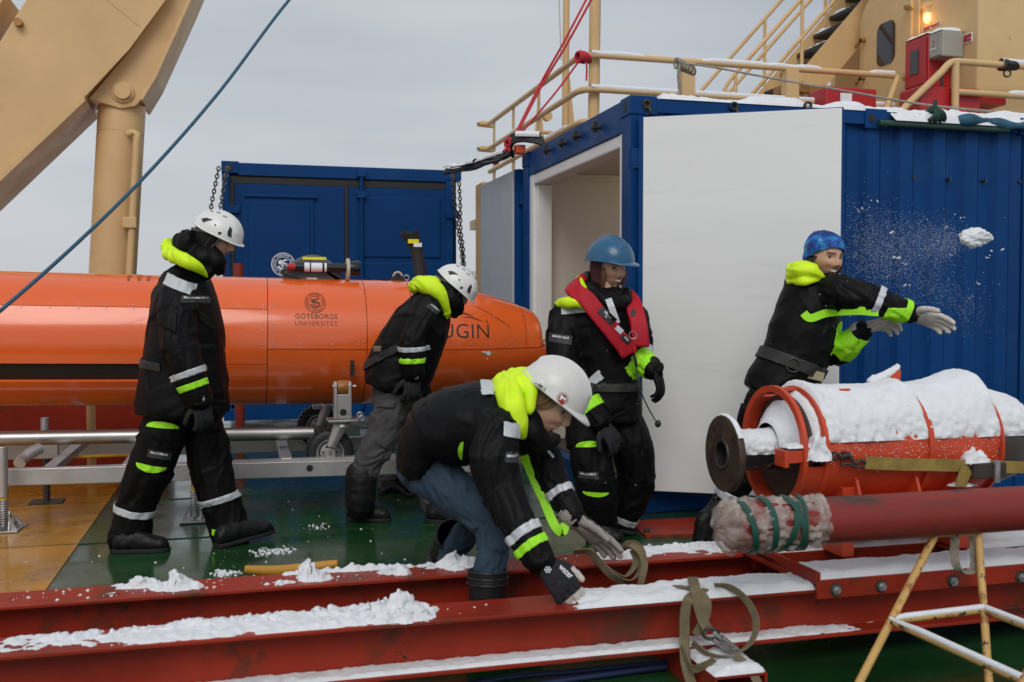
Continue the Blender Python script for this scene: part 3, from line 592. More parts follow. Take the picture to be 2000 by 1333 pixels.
for (px, py, lab, wd, hh) in ((1645, 190, 'red box with pale label on the upper deck below the deckhouse door', .55, .26), (1835, 190, 'red fire valve box with green handle by the sloping rail', .62, .30)):
    q = P(px, py, 9.6 if px < 1700 else 8.9); t = thing('red_box', lab, 'box', (q.x, q.y, UD)); MB().box((q.x-wd/2, q.y-.15, UD), (q.x+wd/2, q.y+.15, q.z+.06)).build('box_body', M_REDP, t, bevel=.02)
    if px < 1700: MB().box((q.x-wd*.22, q.y-.158, q.z-.14), (q.x, q.y-.151, q.z-.0)).build('pale_label', M_WHITEINK, t)
    else:
        MB().cyl((q.x+.02, q.y, q.z), (q.x+.02, q.y, q.z+.22), .015, n=8).build('valve_stem', M_DKSTEEL, t); MB().torus((q.x+.02, q.y, q.z+.22), (0, 0, 1), .05, .009, 16, 6).build('hand_wheel', mat('valve_green', (.01, .16, .07), .5), t)
        MB().box((q.x+.30, q.y-.1, q.z-.06), (q.x+.62, q.y+.12, q.z+.02)).build('side_tray', M_REDP, t, bevel=.01)
# beige bulkhead piece, lashed box and small things left of the open container
pb = P(942, 355, 9.75); bc = thing('bulkhead_column', 'beige steel column standing behind the grey open door leaf', 'column', (pb.x, pb.y, 0))
MB().box((pb.x, pb.y, 0), (pb.x+.13, pb.y+.3, pb.z)).build('column_body', M_BEIGE, bc, bevel=.01)
pc = P(918, 545, 11.0); cb = thing('carton', 'brown carton with snow on top beside the far container', 'box', (pc.x, pc.y, 0))
MB().box((pc.x, pc.y, 0), (pc.x+.28, pc.y+.4, pc.z+.02)).build('carton_body', mat('cardboard', (.30, .22, .13), .8), cb, bevel=.006)
tg = P(1017, 385, 8.75); lm2 = thing('deck_lamp', 'orange lamp glimpsed in the gap beside the grey door leaf', 'lamp', tg)
MB().ell(tg, (.05, .05, .09)).build('lamp_glass', emit('lamp_glow2', (1.0, .45, .08), 2.2), lm2, 180); MB().cyl(tg-Vector((0, 0, .5)), tg-Vector((0, 0, .08)), .03, n=10).build('lamp_post', M_BEIGE, lm2)
# red deck plate under the container door, hatch coaming, red mooring post
dp = MB().prism([G(x, y, .0) for x, y in ((1225, 1022), (1395, 1012), (1395, 1046), (1262, 1050))], (0, 0, .012)).build('deck_plate', M_RED); tag(dp, 'flat red steel plate bolted to the deck below the open door', 'plate')
pb_ = G(1263, 1040, .012); MB().cyl(pb_, pb_+Vector((0, 0, .02)), .018, n=8).build('bolt', M_DKSTEEL, dp)
hc = MB().box((-6, 8.4, 0), (PV(275, 800, 8.4).x+.2, 9.2, .62)).build('hatch_coaming', M_RED, bevel=.02); tag(hc, 'red hatch coaming behind the trolley at left', 'coaming')
pq = PV(178, 820, 8.0); vp = MB().cyl((pq.x, 8.0, 0), (pq.x, 8.0, .9), .032, n=12).build('stand_pipe', M_BEIGE, None, 40); tag(vp, 'short beige stand pipe in front of the red coaming', 'pipe')
pr = P(466, 528, 8.9); rp_ = MB().cyl((pr.x, pr.y, 0), (pr.x, pr.y, P(466, 515, 8.9).z), .043, n=16).build('vent_pipe', M_MAROON, None, 40); tag(rp_, 'dark red vent pipe showing above the orange hull', 'pipe')
# ------------------------------------------------------------------ crane arm and hydraulic ram
KV = 9.6
cr = thing('deck_crane', 'huge beige crane arm with knee bracket at the upper left', 'crane', PV(-150, 560, KV))
def kp(pl_, dv=0): return [PV(x, y, KV)+Vector((0, dv, 0)) for x, y in pl_]
arm = MB().prism(kp([(-625, 934), (165, 187), (250, 90), (322, -10), (345, -90), (100, -90), (50, 0), (-12, 100), (-650, 742), (-700, 905)]), (0, .75, 0)).build('arm', M_BEIGE, cr, bevel=.015)
MB().prism(kp([(168, 188), (232, 208), (262, 203), (275, 190), (300, 150), (372, -8), (410, -90), (320, -90), (322, -10), (250, 92)], .12), (0, .5, 0)).build('knee_bracket', M_BEIGE, cr, bevel=.012)
MB().prism(kp([(272, 193), (298, 150), (368, -5), (405, -90), (412, -90), (376, -5), (306, 150), (278, 196)], .02), (0, .72, 0)).build('bracket_flange', M_BEIGE, cr, bevel=.006)
MB().prism(kp([(-610, 937), (168, 199), (165, 185), (-625, 934)], -.03), (0, .82, 0)).build('lower_flange', M_BEIGE, cr, bevel=.005)
MB().prism(kp([(244, 92), (160, 182), (166, 190), (252, 98), (326, -2), (350, -88), (342, -92), (318, -10)], -.012), (0, .03, 0)).build('seam_flange', M_BEIGE, cr)
MB().prism(kp([(208, 0), (272, 52), (274, 49), (212, -5)], -.006), (0, .02, 0)).build('weld_bead', M_BEIGE, cr)
MB().prism(kp([(-60, 90), (0, -12), (12, -12), (-60, 112)], 0), (0, .6, 0)).build('stay_plate', M_BEIGE, cr)
q = PV(38, 47, KV); MB().cyl(q+Vector((0, .02, 0)), q-Vector((0, .07, 0)), .035, n=10).build('pad_eye', M_BRASS, cr, 40)
q = PV(237, 175, KV); MB().cyl(q+Vector((0, .4, 0)), q+Vector((0, .07, 0)), .075, n=28).build('pivot_pin', M_BEIGE, cr, 40, .008)
MB().cyl(q+Vector((0, .13, 0)), q+Vector((0, .10, 0)), .10, n=28).build('pin_collar', M_BEIGE, cr, 40, .006)
ram = thing('hydraulic_ram', 'upright beige hydraulic ram cylinder under the crane knee', 'hydraulic ram', PV(205, 800, KV+.35))
t0, t1 = PV(239, 205, KV+.35), PV(219, 560, KV+.35); dd = (t1-t0).normalized(); rr_ = .208
MB().lathe([(0, 0), (0, rr_*.98), (.012, rr_), (.27, rr_), (.272, rr_*.985), (.28, rr_*.985), (.282, rr_), (3.3, rr_), (3.3, 0)], t0, dd, 40).build('ram_barrel', M_BEIGE, ram, 40)
MB().cyl(t0-dd*.12, t0, .10, n=20).build('ram_rod', M_STEEL, ram, 40)
for k in range(5):
    a_ = -1.9+.55*k; x, y = frame_of(dd); c_ = t0+(Vector((1, 0, 0))*math.cos(a_)+Vector((0, 1, 0))*math.sin(a_))*.165
    MB().cyl(c_-dd*.03, c_, .017, n=6).build('cap_bolt', M_BRASS, ram)
h0, h1 = PV(268, 262, KV+.10), PV(252, 560, KV+.10)
MB().tube([h0-Vector((.08, 0, .0))+Vector((0,.03,0)), h0-Vector((.03, 0, -.01)), h0, h0+(h1-h0)*.06, h1, h1+(h1-h0)*.6], .034, 12).build('oil_pipe', M_BEIGE, ram, 50)
MB().box(PV(247, 436, KV+.10)-Vector((.03, .05, .05)), PV(263, 436, KV+.10)+Vector((.02, .05, .05))).build('pipe_clamp', M_BEIGE, ram, bevel=.01)
# ropes and cables
rb = MB().tube(spline([P(700, -150, 7.2), P(565, 0, 6.7), P(430, 178, 6.2), P(290, 338, 5.7), P(150, 476, 5.3), P(0, 608, 4.9), P(-140, 720, 4.6)], 8), .0105, 8).build('mooring_rope', M_ROPEB, None, 60); tag(rb, 'taut blue rope crossing the sky in front of the beige ram', 'rope')
k0 = P(995, 282, 8.3); k1 = P(1136, 112, 8.75)
def rope(label, pts, r=.011, m=M_ROPER, n=6, grp='red ropes tied to the guard rail'):
    o = MB().tube(spline(pts, 6), r, n).build('rope', m, None, 60); return tag(o, label, 'rope', grp)
rope('red rope running from the cable bundle up past the mast, left strand', [P(985, 297, 8.3), P(1000, 275, 8.32), P(1055, 165, 8.5), P(1100, 85, 8.6), P(1150, -10, 8.7), P(1180, -70, 8.75)])
rope('red rope running from the cable bundle up past the mast, right strand', [P(994, 297, 8.28), P(1002, 277, 8.3), P(1058, 168, 8.48), P(1108, 85, 8.58), P(1160, -10, 8.68), P(1190, -70, 8.72)])
rope('red rope tied from the cable bundle to the rail corner', [P(1000, 280, 8.28), P(1040, 235, 8.35), P(1090, 175, 8.45), P(1132, 118, 8.5)], .009)
rope('loose red rope end dangling from the rail corner knot', [P(1144, 115, 8.5), P(1146, 135, 8.5), P(1145, 158, 8.5)], .008)
kn = MB(); cc = P(1138, 113, 8.52)
for k in range(5): kn.torus(cc+Vector((.02*(k-2), 0, .005*(k % 2))), (1, .3, .2*k), .045, .011, 16, 6)
kn.build('rope_knot', M_ROPER, None, 60); tag(bpy.data.objects['rope_knot'], 'red rope knot wrapped round the rail corner', 'rope', 'red ropes tied to the guard rail')
kn = MB(); cc = P(994, 281, 8.3)
for k in range(3): kn.torus(cc+Vector((.012*(k-1), 0, .01*k)), (1, .5, .4*k), .032, .010, 14, 6)
o = kn.build('rope_knot', M_ROPER, None, 60); tag(o, 'small red rope knot above the black cable bundle', 'rope', 'red ropes tied to the guard rail')
cbl = thing('cable_bundle', 'black cable bundle slung between the two blue containers', 'cables', P(950, 325, 9))
base = [P(872, 332, 10.2), P(900, 333, 9.9), P(930, 322, 9.4), P(960, 310, 8.9), P(990, 303, 8.5), P(1005, 298, 8.4)]
for k in range(6):
    o_ = Vector((random.uniform(-.03, .03), random.uniform(-.03, .03), random.uniform(-.035, .02))); MB().tube(spline([p+o_*(.5+.8*math.sin(i*1.7+k)) for i, p in enumerate(base)], 6), .014, 6).build('cable', M_CABLE, cbl, 60)
for k in range(4):
    c = [P(1002, 300, 8.35), P(997, 285, 8.3), P(1003, 272, 8.25), P(1022, 268, 8.2), P(1050, 272, 8.15), P(1065, 278, 8.15)]
    MB().tube(spline([p+Vector((0, .02*k, .022*k-.03)) for p in c], 6), .016, 6).build('cable', M_CABLE, cbl, 60)
MB().box(P(1004, 302, 8.3), P(1030, 296, 8.2)+Vector((0, .05, .06))).build('orange_tie', M_MACH, cbl, bevel=.004)
MB().torus(P(971, 309, 8.75), (1, .3, -.3), .055, .012, 16, 6).build('red_tie', M_ROPER, cbl)
rope('thin grey line stretched from the rail along the container roof', [P(1338, 124, 8.6), P(1400, 133, 8.5), P(1500, 152, 8.3), P(1650, 178, 8.0), P(1800, 204, 7.6), P(1960, 220, 7.2), P(2050, 226, 7)], .009, M_ROPEG, grp='grey lines on the upper rail')
kn = MB(); cc = P(1337, 125, 8.62)
for k in range(6): kn.torus(cc+Vector((.028*(k-2.5), 0, -.01*k)), (1, .2, .1*k), .042, .010, 12, 5)
kn.tube(spline([cc+Vector((-.06, -.03, -.02)), cc+Vector((-.07, -.03, -.12)), cc+Vector((-.055, -.03, -.22)), cc+Vector((-.07, -.03, -.30))], 4), .014, 6)
o = kn.build('rope_lashing', M_ROPEG, None, 60); tag(o, 'grey rope lashing hanging from the rail post', 'rope', 'grey lines on the upper rail')
kn = MB(); cc = PV(1968, 128, RV2)
for k in range(5): kn.torus(cc+Vector((.03*(k-2), 0, 0)), (1, .2, .3*k), .045, .012, 12, 5)
kn.torus(cc+Vector((-.03, -.03, -.08)), (.3, 1, 0), .03, .008, 14, 6)
o = kn.build('rope_lashing', M_DKSTEEL, None, 60); tag(o, 'dark shackle and lashing on the right guard rail', 'lashing', 'grey lines on the upper rail')
rope('thin pale antenna wire hanging beside the beige post', [P(1091, -20, 10.4), P(1094, 60, 10.4), P(1096, 118, 10.4)], .006, mat('pale_wire', (.5, .45, .36), .5), grp='grey lines on the upper rail')
# green pole and blue tarpaulin along the roof edge
gp0 = PV(1716, 241, cv0-.03); gp = MB().tube([gp0, Vector((gp0.x+1.0, cv0-.03, gp0.z+.0))], .022, 10).build('pole', mat('green_pole', (.010, .045, .030), .6, var=.3), None, 60); tag(gp, 'dark green pole stuck in the casting below the roof snow', 'pole')
tp0 = PV(1868, 238, cv0-.02); b = MB(); pts = [Vector((tp0.x+.12*k, cv0-.03-.012*math.sin(k*1.9), tp0.z+.012*math.sin(k*1.3))) for k in range(14)]
b.tube(spline(pts, 4), [.034+.012*math.sin(i*.7) for i in range(53)], 10).build('tarpaulin_roll', mat('tarp_blue', (.010, .075, .13), .6, var=.5, vs_=9, bump=.3, bs=30), None, 60); tag(bpy.data.objects['tarpaulin_roll'], 'rolled blue tarpaulin lying along the container roof edge', 'tarpaulin')
kn = MB(); cc = PV(1826, 226, cv0-.03)
for k in range(4): kn.torus(cc+Vector((.02*(k-2), 0, .0)), (1, .2, .5*k-.6), .05, .016, 12, 5)
kn.tube([cc, cc+Vector((.0, 0, .10))], .014, 6)
o = kn.build('rope_tie', MATS['green_pole'], None, 60); tag(o, 'dark green rope tie bunched on the roof snow', 'rope')
for px, py in ((1432, 212), (1576, 211), (1262, 208)):
    q = PV(px, py, cv0+.0); b = MB(); b.torus(q+Vector((0, -.01, .01)), (.2, 1, .1), .022, .009, 12, 6); b.torus(q+Vector((.01, -.015, -.035)), (1, .2, .1), .022, .009, 12, 6)
    o = b.build('tie_ring', M_DKSTEEL, None, 60); tag(o, 'dark tie ring on the container roof edge, %s' % {1432: 'above the white door middle', 1576: 'near the white door free edge', 1262: 'at the corner casting'}[px], 'ring', 'tie rings on the container')
# ================================================================== ORANGE UNDERWATER VEHICLE
AV = 7.07; A0 = PV(600, 667, AV); B0 = PV(0, 662, AV); AX = (A0-B0).normalized(); AR = .4375
AY = Vector((0, -1, 0)); AZ = AX.cross(AY); AZ = -AZ if AZ.z < 0 else AZ
auv = thing('underwater_vehicle', 'long orange torpedo-shaped underwater vehicle lying on its trolley', 'underwater vehicle', (A0.x, AV, .6))
def at_(px, py): q = PV(px, py, AV); return (q-A0).dot(AX), (q-A0).dot(AZ)
nose = [at_(x, y) for x, y in ((745, 547), (800, 549), (850, 554.5), (885, 560), (919, 567), (960, 578.5), (1000, 592), (1025, 602), (1038, 609), (1045, 618), (1049, 630), (1052, 660))]
nt_ = [p[0] for p in nose]; nr_ = [min(AR, p[1]) for p in nose]; nr_[-1] = .05; nr_[0] = AR
def hull_r(t):
    if t < nt_[0]: return AR if t > -4.2 else AR*max(.12, 1-(abs(t+4.2)/1.6)**2*.8)
    return float(np.interp(t, nt_, nr_))
def hp(t, ph, r): a = R(ph); return A0+AX*t+(AY*math.cos(a)+AZ*math.sin(a))*r
def panel(name, t0, t1, f0, f1, m=M_ORANGE, stretch=1.0, dr=0.0, gap=.0022, th=.02):
    ts = [t0+gap]+[t0+(t1-t0)*k/max(2, int((t1-t0)/.05)) for k in range(1, max(2, int((t1-t0)/.05)))]+[t1-gap]
    ts = sorted(set(ts+[x for x in nt_ if t0+gap < x < t1-gap])); nf = max(6, int((f1-f0)/5)); b = MB(); rows = []
    for t in ts:
        r = hull_r(t)+dr; tt = t+(stretch-1)*max(0, (t-T(950))/(nt_[-1]-T(950)))**1.5; g = math.degrees(gap/max(r, .03)); row = []
        for lay in (0, -th):
            for k in range(nf+1): b.v.append(tuple(hp(tt, f0+g+(f1-f0-2*g)*k/nf, max(.01, r+lay))))
    m_ = 2*(nf+1)
    for i in range(len(ts)-1):
        for k in range(nf):
            o, p = i*m_+k, (i+1)*m_+k; b.f.append((o, o+1, p+1, p)); b.f.append((o+nf+1, p+nf+1, p+nf+2, o+nf+2))
        for k in (0, nf): o, p = i*m_+k, (i+1)*m_+k; b.f.append((o, p, p+nf+1, o+nf+1))
    for i in (0, len(ts)-1):
        for k in range(nf): o = i*m_+k; b.f.append((o, o+nf+1, o+nf+2, o+1))
    return b.build(name, m, auv, 35)
T = lambda px: at_(px, 667)[0]
b = MB(); b.lathe([(-5.2, .02), (-5.2, .05)]+[(t, hull_r(t)-.022) for t in np.linspace(-5.1, nt_[-1]-.02, 60)]+[(nt_[-1]-.01, .01)], A0, AX, 40); core = b.build('inner_hull', M_SEAL, auv, 60)
T = lambda px: at_(px, 667)[0]
panel('tail_panel', -5.2, -2.6, -180, 180)
panel('top_panel', -2.6, T(520), 30, 150); panel('side_panel', -2.6, T(520), -18.5, 30); panel('lower_panel', -2.6, T(520), -180, -35); panel('side_panel', -2.6, T(520), 150, 180)
panel('lower_panel', -1.02, T(520), -35, -18.5)
m1 = panel('top_panel', T(520), T(703), -5, 180); panel('lower_panel', T(520), T(703), -180, -5)
panel('top_panel', T(703), T(788), -5, 180); panel('lower_panel', T(703), T(788), -180, -5)
n1 = panel('nose_panel', T(788), T(1008), -5, 180); n2 = panel('lower_panel', T(788), nt_[-1]-.002, -180, -5, stretch=1.075)
n3 = panel('nose_cap', T(1008), nt_[-1]-.002, -5, 180)
# dark access groove line on the nose panel
hv = [bvh_of(o) for o in (m1, n1, n2, n3)]
allb = MB()
for o in (m1, n1, n2, n3): allb.add([v.co for v in o.data.vertices], [tuple(p.vertices) for p in o.data.polygons])
HB = BVHTree.FromPolygons([Vector(v) for v in allb.v], allb.f)
def on_hull(name, me, px, py, m, off=.0015, sub=.02, sx=1.0, rot=0.0):
    if rot:
        for v in me.vertices: x, y = v.co.x, v.co.y; v.co.x = x*math.cos(rot)-y*math.sin(rot); v.co.y = x*math.sin(rot)+y*math.cos(rot)
    if sub: subdiv(me, sub)
    q = PV(px, py, 6.66); drape(HB, me, Vector((q.x, 6.6, q.z)), AX, AZ, (0, -1, 0), off, 1.6); return obj(name, me, m, auv)
on_hull('seal_emblem', seal_mesh(.068), 617, 592, M_BROWNINK)
on_hull('lettering', text_mesh('GÖTEBORGS', .046, 1.08, .0004, .97), 618, 619, M_BROWNINK)
on_hull('lettering', text_mesh('UNIVERSITET', .043, 1.12, -.0002), 618, 632.5, M_BROWNINK)
on_hull('lettering', text_mesh('HUGIN', .142, 1.06, -.0012), 896, 648.5, M_BLACKINK, .002, .015)
def swoosh(pts, w_):
    b = MB(); sp = [Vector((x, y, 0)) for x, y in pts]; sp = spline(sp, 8); n = len(sp)
    for i, p in enumerate(sp): hw = w_*math.sin(math.pi*min(1, max(.02, i/(n-1))))**.7/2; b.v += [(p.x, p.y-hw, 0), (p.x, p.y+hw, 0)]
    b.f = [(2*i, 2*i+1, 2*i+3, 2*i+2) for i in range(n-1)]; return b.mesh()
k_ = 6.7/1944
on_hull('swoosh', swoosh([((x-905)*k_, (622-y)*k_) for x, y in ((880, 620), (895, 614), (912, 613), (930, 618))], .011), 905, 622, M_BLACKINK)
on_hull('swoosh', swoosh([((x-925)*k_, (628-y)*k_) for x, y in ((907, 622), (920, 620), (935, 624), (947, 628))], .009), 925, 628, M_BLACKINK)
b = MB(); ring_mb(b, .004, .008, 16); on_hull('trademark_ring', b.mesh(), 955.5, 629, M_BROWNINK, sub=0)
on_hull('groove_line', swoosh([((x-980)*k_, (630-y)*k_) for x, y in ((925, 597), (948, 605), (975, 621), (1003, 638), (1006, 650), (1008, 675))], .006), 980, 630, M_SEAL, .001)
on_hull('sticker', grid_mesh(.125, .011, 8, 2), 957, 692, M_DULLY, rot=.03)
b = MB(); ring_mb(b, 0, .016, 16, .008, -.004); b.add([(-.045, .010, 0), (-.01, .012, 0), (-.006, -.004, 0), (-.045, .004, 0)], [(0, 1, 2, 3)]); on_hull('hand_decal', b.mesh(), 955, 690, M_WHITEINK, .003, .02)
riv = MB().ell((0, 0, 0), (.0055, .003, .0055), None, 8, 6).mesh('rivet')
def rivet(px, py):
    q = PV(px, py, 6.66); h, nn, _, _ = ALLH.ray_cast(Vector((q.x, 6.0, q.z)), Vector((0, 1, 0)), 2.0)
    if h is not None: o = obj('rivet', riv, None, auv); o.location = h-Vector(auv.location)
riv.materials.append(M_STEEL)
allh = MB()
for o in auv.children:
    if 'panel' in o.name or 'cap' in o.name: allh.add([v.co for v in o.data.vertices], [tuple(p.vertices) for p in o.data.polygons])
ALLH = BVHTree.FromPolygons([Vector(v) for v in allh.v], allh.f)
for x in (40, 96, 152, 206, 260): rivet(x, 592+x*.016); rivet(x, 600+x*.016)
for x in (468, 515): rivet(x, 598.5); rivet(x, 606)
for y in (569, 598, 633, 646, 674): rivet(514, y); rivet(532.5, y)
for y in (573, 601, 636, 668): rivet(701, y); rivet(709, y)
for x in (532, 587, 648, 700): rivet(x, 673)
for x, y in ((1040, 613), (1043, 622), (1045, 630), (1046, 642), (1047, 655), (996, 634), (972, 620), (1007, 665), (1014, 673), (995, 674), (960, 674), (920, 674), (880, 675), (1028, 679), (1051, 678)): rivet(x, y)
# black lettering near the crown of the hull
for tx, x, y in (('3', 252, 547), ('5', 272, 547), ('E', 290, 547), ('R', 253, 541.5), ('C', 273, 541.5), ('K', 291, 541.5)):
    q = PV(x, y, AV-.2); h = ALLH.ray_cast(CAM, (q-CAM).normalized(), 20)
    if h[0] is not None:
        me = text_mesh(tx, .055); nn = h[1]; ra = AX; uu = nn.cross(ra); drape(ALLH, subdiv(me, .02), h[0], -ra, -uu if uu.z < 0 else uu, nn if nn.dot(CAM-h[0]) > 0 else -nn, .002, .3); obj('stencil_letter', me, M_BLACKINK, auv)
MB().box(A0+AX*T(675)+Vector((-.010, -AR-.0, -.21)), A0+AX*T(675)+Vector((.012, -AR+.10, -.11))).build('slot', M_SEAL, auv)
# instrument pod on top
ic = A0+AX*T(617)+AZ*(AR-.035); M_POD = mat('pod_grey', (.085, .087, .090), .5)
pod = MB().prism([ic+AX*x+AZ*z+Vector((0, .05, 0)) for x, z in [(-.235, 0)]+[(-.235+.43*k/12, .200*math.sin(math.pi*min(1, (k+.6)/12.6))**.6) for k in range(13)]+[(.235, 0)]], (0, -.10, 0)).build('instrument_pod', M_POD, auv, 40, .012)
by = Vector((0, -.09, 0)); c0 = ic+by+AZ*.100
MB().lathe([(-.15, .0), (-.15, .030), (.21, .030), (.21, .045), (.275, .055), (.29, .05), (.292, 0)], c0+AZ*.01, AX, 24).build('camera_tube', mat('gloss_black', (.010, .010, .011), .22), pod, 40)
MB().lathe([(-.205, 0), (-.205, .022), (-.15, .022), (-.15, 0)], c0+AZ*.01, AX, 20).build('red_cap', M_REDP, pod, 40)
MB().lathe([(.195, .0), (.195, .078), (.215, .078), (.215, 0)], c0, AX, 28).build('clamp_ring', mat('ivory', (.5, .44, .33), .5), pod, 40)
for t0_, t1_ in ((-.09, -.055), (-.045, .03), (.045, .06)): MB().lathe([(t0_, .0312), (t1_, .0312)], c0+AZ*.01, AX, 24).build('white_label', M_WHITEINK, pod, 60)
MB().box(ic+AX*-.10+Vector((0, -.0535, 0))+AZ*.162, ic+AX*.06+Vector((0, -.0505, 0))+AZ*.184).build('yellow_sticker', M_STICKY, pod)
MB().box(ic+AX*-.07+Vector((0, -.0535, 0))+AZ*.028, ic+AX*.0+Vector((0, -.0505, 0))+AZ*.04).build('white_sticker', M_WHITEINK, pod)
MB().tube(spline([c0+AX*-.20, c0+AX*-.24-AZ*.03, c0+AX*-.15-AZ*.06, c0+AX*-.10-AZ*.10], 5), .010, 8).build('pod_cable', M_CABLE, pod)
# swept antenna fin
b = MB(); rows = []
for (xl, xr, y) in ((810, 836, 545), (808, 834, 530), (805, 829, 505), (799, 825, 485), (789, 821, 468), (783, 819.5, 462), (783, 819, 453)):
    a_, c_ = PV(xl, y, AV), PV(xr, y, AV); rows.append((a_, c_, .034 if y > 466 else .045))
for a_, c_, th in rows:
    m_ = (a_+c_)/2; hw = (c_.x-a_.x)/2
    for k in range(16): w_ = 2*math.pi*k/16; b.v.append((m_.x+hw*math.copysign(abs(math.cos(w_))**.7, math.cos(w_)), AV+th*math.sin(w_), m_.z))
b.f = [(i*16+k, i*16+(k+1) % 16, (i+1)*16+(k+1) % 16, (i+1)*16+k) for i in range(len(rows)-1) for k in range(16)]+[tuple(range((len(rows)-1)*16, len(rows)*16))]
fin = b.build('antenna_fin', M_BLACK, auv, 50)
for (x0, y0, x1, y1, m) in ((797, 476, 818, 468, M_STICKY), (808, 483, 824, 475, M_WHITEINK)):
    a_, c_ = PV(x0, y0, AV-.04), PV(x1, y1, AV-.04); MB().box((a_.x, AV-.046, a_.z), (c_.x, AV-.030, c_.z)).build('sticker', m, fin, bevel=.003)
q = PV(777, 546, AV); MB().prism([q+Vector((x, -.02, z)) for x, z in ((-.055, -.01), (-.03, .025), (.03, .025), (.055, -.01))], (0, .05, 0)).build('lifting_bracket', M_BLACK, auv)
MB().torus(q+Vector((0, 0, .02)), (0, 1, 0), .030, .008, 24, 8).build('lifting_ring', mat('ivory', (.5, .44, .33)), auv, 60)
MB().torus(PV(794, 543, AV), (.3, 1, 0), .018, .005, 20, 8).build('shackle', M_STEEL, auv, 60)
for x in (715, 748): MB().cyl(A0+AX*T(x)+AZ*(AR-.006)+Vector((0, -.03, -.002)), A0+AX*T(x)+AZ*(AR+.001)+Vector((0, -.03, 0)), .028, n=20).build('deck_hole', M_SEAL, auv)
yr = MB().tube(spline([PV(1050, 664, 7.0), PV(1058, 667, 6.95), PV(1068, 664, 6.95), PV(1080, 668, 6.95), PV(1095, 664, 7.0)], 5), .011, 8).build('tow_rope', mat('yellow_rope', (.55, .27, .03), .7), None, 60); tag(yr, 'yellow rope end at the tip of the orange nose', 'rope')

# ================================================================== ALUMINIUM TROLLEY
tr = thing('launch_trolley', 'aluminium launch trolley carrying the orange vehicle', 'trolley', (-.5, 6.3, 0))
def railbar(px0, py0, px1, py1, v, w_, h_, e0, e1, name='rail', m=M_ALU):
    a_, c_ = PV(px0, py0, v), PV(px1, py1, v); d_ = (c_-a_); a2 = a_-d_*e0; c2 = c_+d_*e1
    return MB().bar(a2+Vector((0, w_/2, 0)), c2+Vector((0, w_/2, 0)), w_, h_).build(name, m, tr, bevel=.004), a2, c2
fr1, ra, rb_ = railbar(40, 932.5, 680, 914.5, 6.30, .06, .098, .04, .56)
MB().box(ra+Vector((.0, .061, .034)), rb_+Vector((-.0, .13, .046))).build('rail_ledge', M_ALU, tr)
rr1, rc, rd_ = railbar(50, 884, 600, 869, 7.72, .06, .10, .6, .9)
for x in (95, 250, 560, 760, 1000):
    p = PV(x, 915, 6.36); MB().box((p.x-.035, 6.362, .285), (p.x+.035, 7.718, .335)).build('cross_bar', M_ALU, tr, bevel=.004)
tb0, tb1 = PV(-80, 858.5, 6.78), PV(612, 846, 6.78)
MB().tube([tb0-(tb1-tb0)*.5, tb1], .0455, 20).build('long_tube', M_PIPE, tr, 50)
for x, y, s_ in ((605, 915, 1),): q = PV(x, y, 6.30); MB().cyl(q+Vector((0, -.0015, 0)), q+Vector((0, .03, 0)), .021, n=20).build('rail_hole', M_SEAL, tr)
for x in (88, 96): pass
q = PV(88, 830, 7.0); MB().cyl((q.x, 7.0, .32), (q.x, 7.0, PV(88, 816, 7.0).z), .026, n=14).build('stake', M_ALU, tr, 40, .004)
q = PV(95, 880, 7.0); MB().box((q.x-.06, 6.97, q.z-.05), (q.x+.06, 7.03, q.z+.05)).build('stake_foot', M_ALU, tr, bevel=.004)
MB().tube(spline([PV(38, 905, 6.5), PV(45, 897, 6.55), PV(60, 885, 6.6), PV(78, 876, 6.65)], 5), .035, 12).build('elbow_pipe', M_ALU, tr, 60)
# caster wheels
def wheel(c, r, par):
    wt = MB().lathe([(-.045, r*.55), (-.05, r*.78), (-.038, r*.96), (-.02, r), (.02, r), (.038, r*.96), (.05, r*.78), (.045, r*.55)], c, (0, 1, 0), 40).build('tyre', M_BLACK, par, 50)
    rim = MB().lathe([(-.03, 0), (-.03, r*.12), (-.022, r*.40), (-.046, r*.53), (-.046, r*.58), (.046, r*.58), (.03, 0)], c, (0, 1, 0), 32).build('rim', M_STEEL, wt, 40)
    for k in range(6): a_ = k*math.pi/3; p = c+Vector((math.cos(a_)*r*.3, -.029, math.sin(a_)*r*.3)); MB().cyl(p, p-Vector((0, .006, 0)), r*.05, n=8).build('rim_bolt', M_DKSTEEL, wt)
    for k in range(26): a_ = 2*math.pi*k/26; p = c+Vector((math.cos(a_)*r, 0, math.sin(a_)*r)); dk = Vector((-math.sin(a_), 0, math.cos(a_))); MB().bar(p-Vector((0, .042, 0))-dk*.003, p+Vector((0, .042, 0))+dk*.003, .018, .008, Vector((math.cos(a_), 0, math.sin(a_)))).build('tread_block', M_BLACK, wt)
    return wt
wc = PV(644, 883, 6.47); wheel(wc, .150, tr)
bp0 = PV(671, 824, 6.42); ft = PV(663, 835, 6.40); fb_ = PV(646, 884, 6.39)
MB().tube([ft, fb_+Vector((0, 0, .035))], [.045, .030], 14).build('caster_fork', M_ALU, tr, 50)
MB().box(PV(636, 897, 6.385)+Vector((0, 0, 0)), PV(655, 876, 6.385)+Vector((0, .03, 0))).build('axle_plate', M_ALU, tr, bevel=.004)
q = PV(645, 884, 6.383); MB().cyl(q, q-Vector((0, .016, 0)), .012, n=6).build('axle_bolt', M_STEEL, tr)
a_, c_ = PV(641, 826, 6.36), PV(699, 819, 6.36); MB().box((a_.x, 6.33, a_.z), (c_.x, 6.52, c_.z)).build('swivel_plate', M_STEEL, tr, bevel=.003)
MB().lathe([(0, .06), (.02, .065), (.035, .05)], PV(669, 826, 6.42), (0, 0, -1), 24).build('swivel_bearing', M_STEEL, tr, 40)
a_, c_ = PV(654, 819, 6.36), PV(687, 746, 6.36)
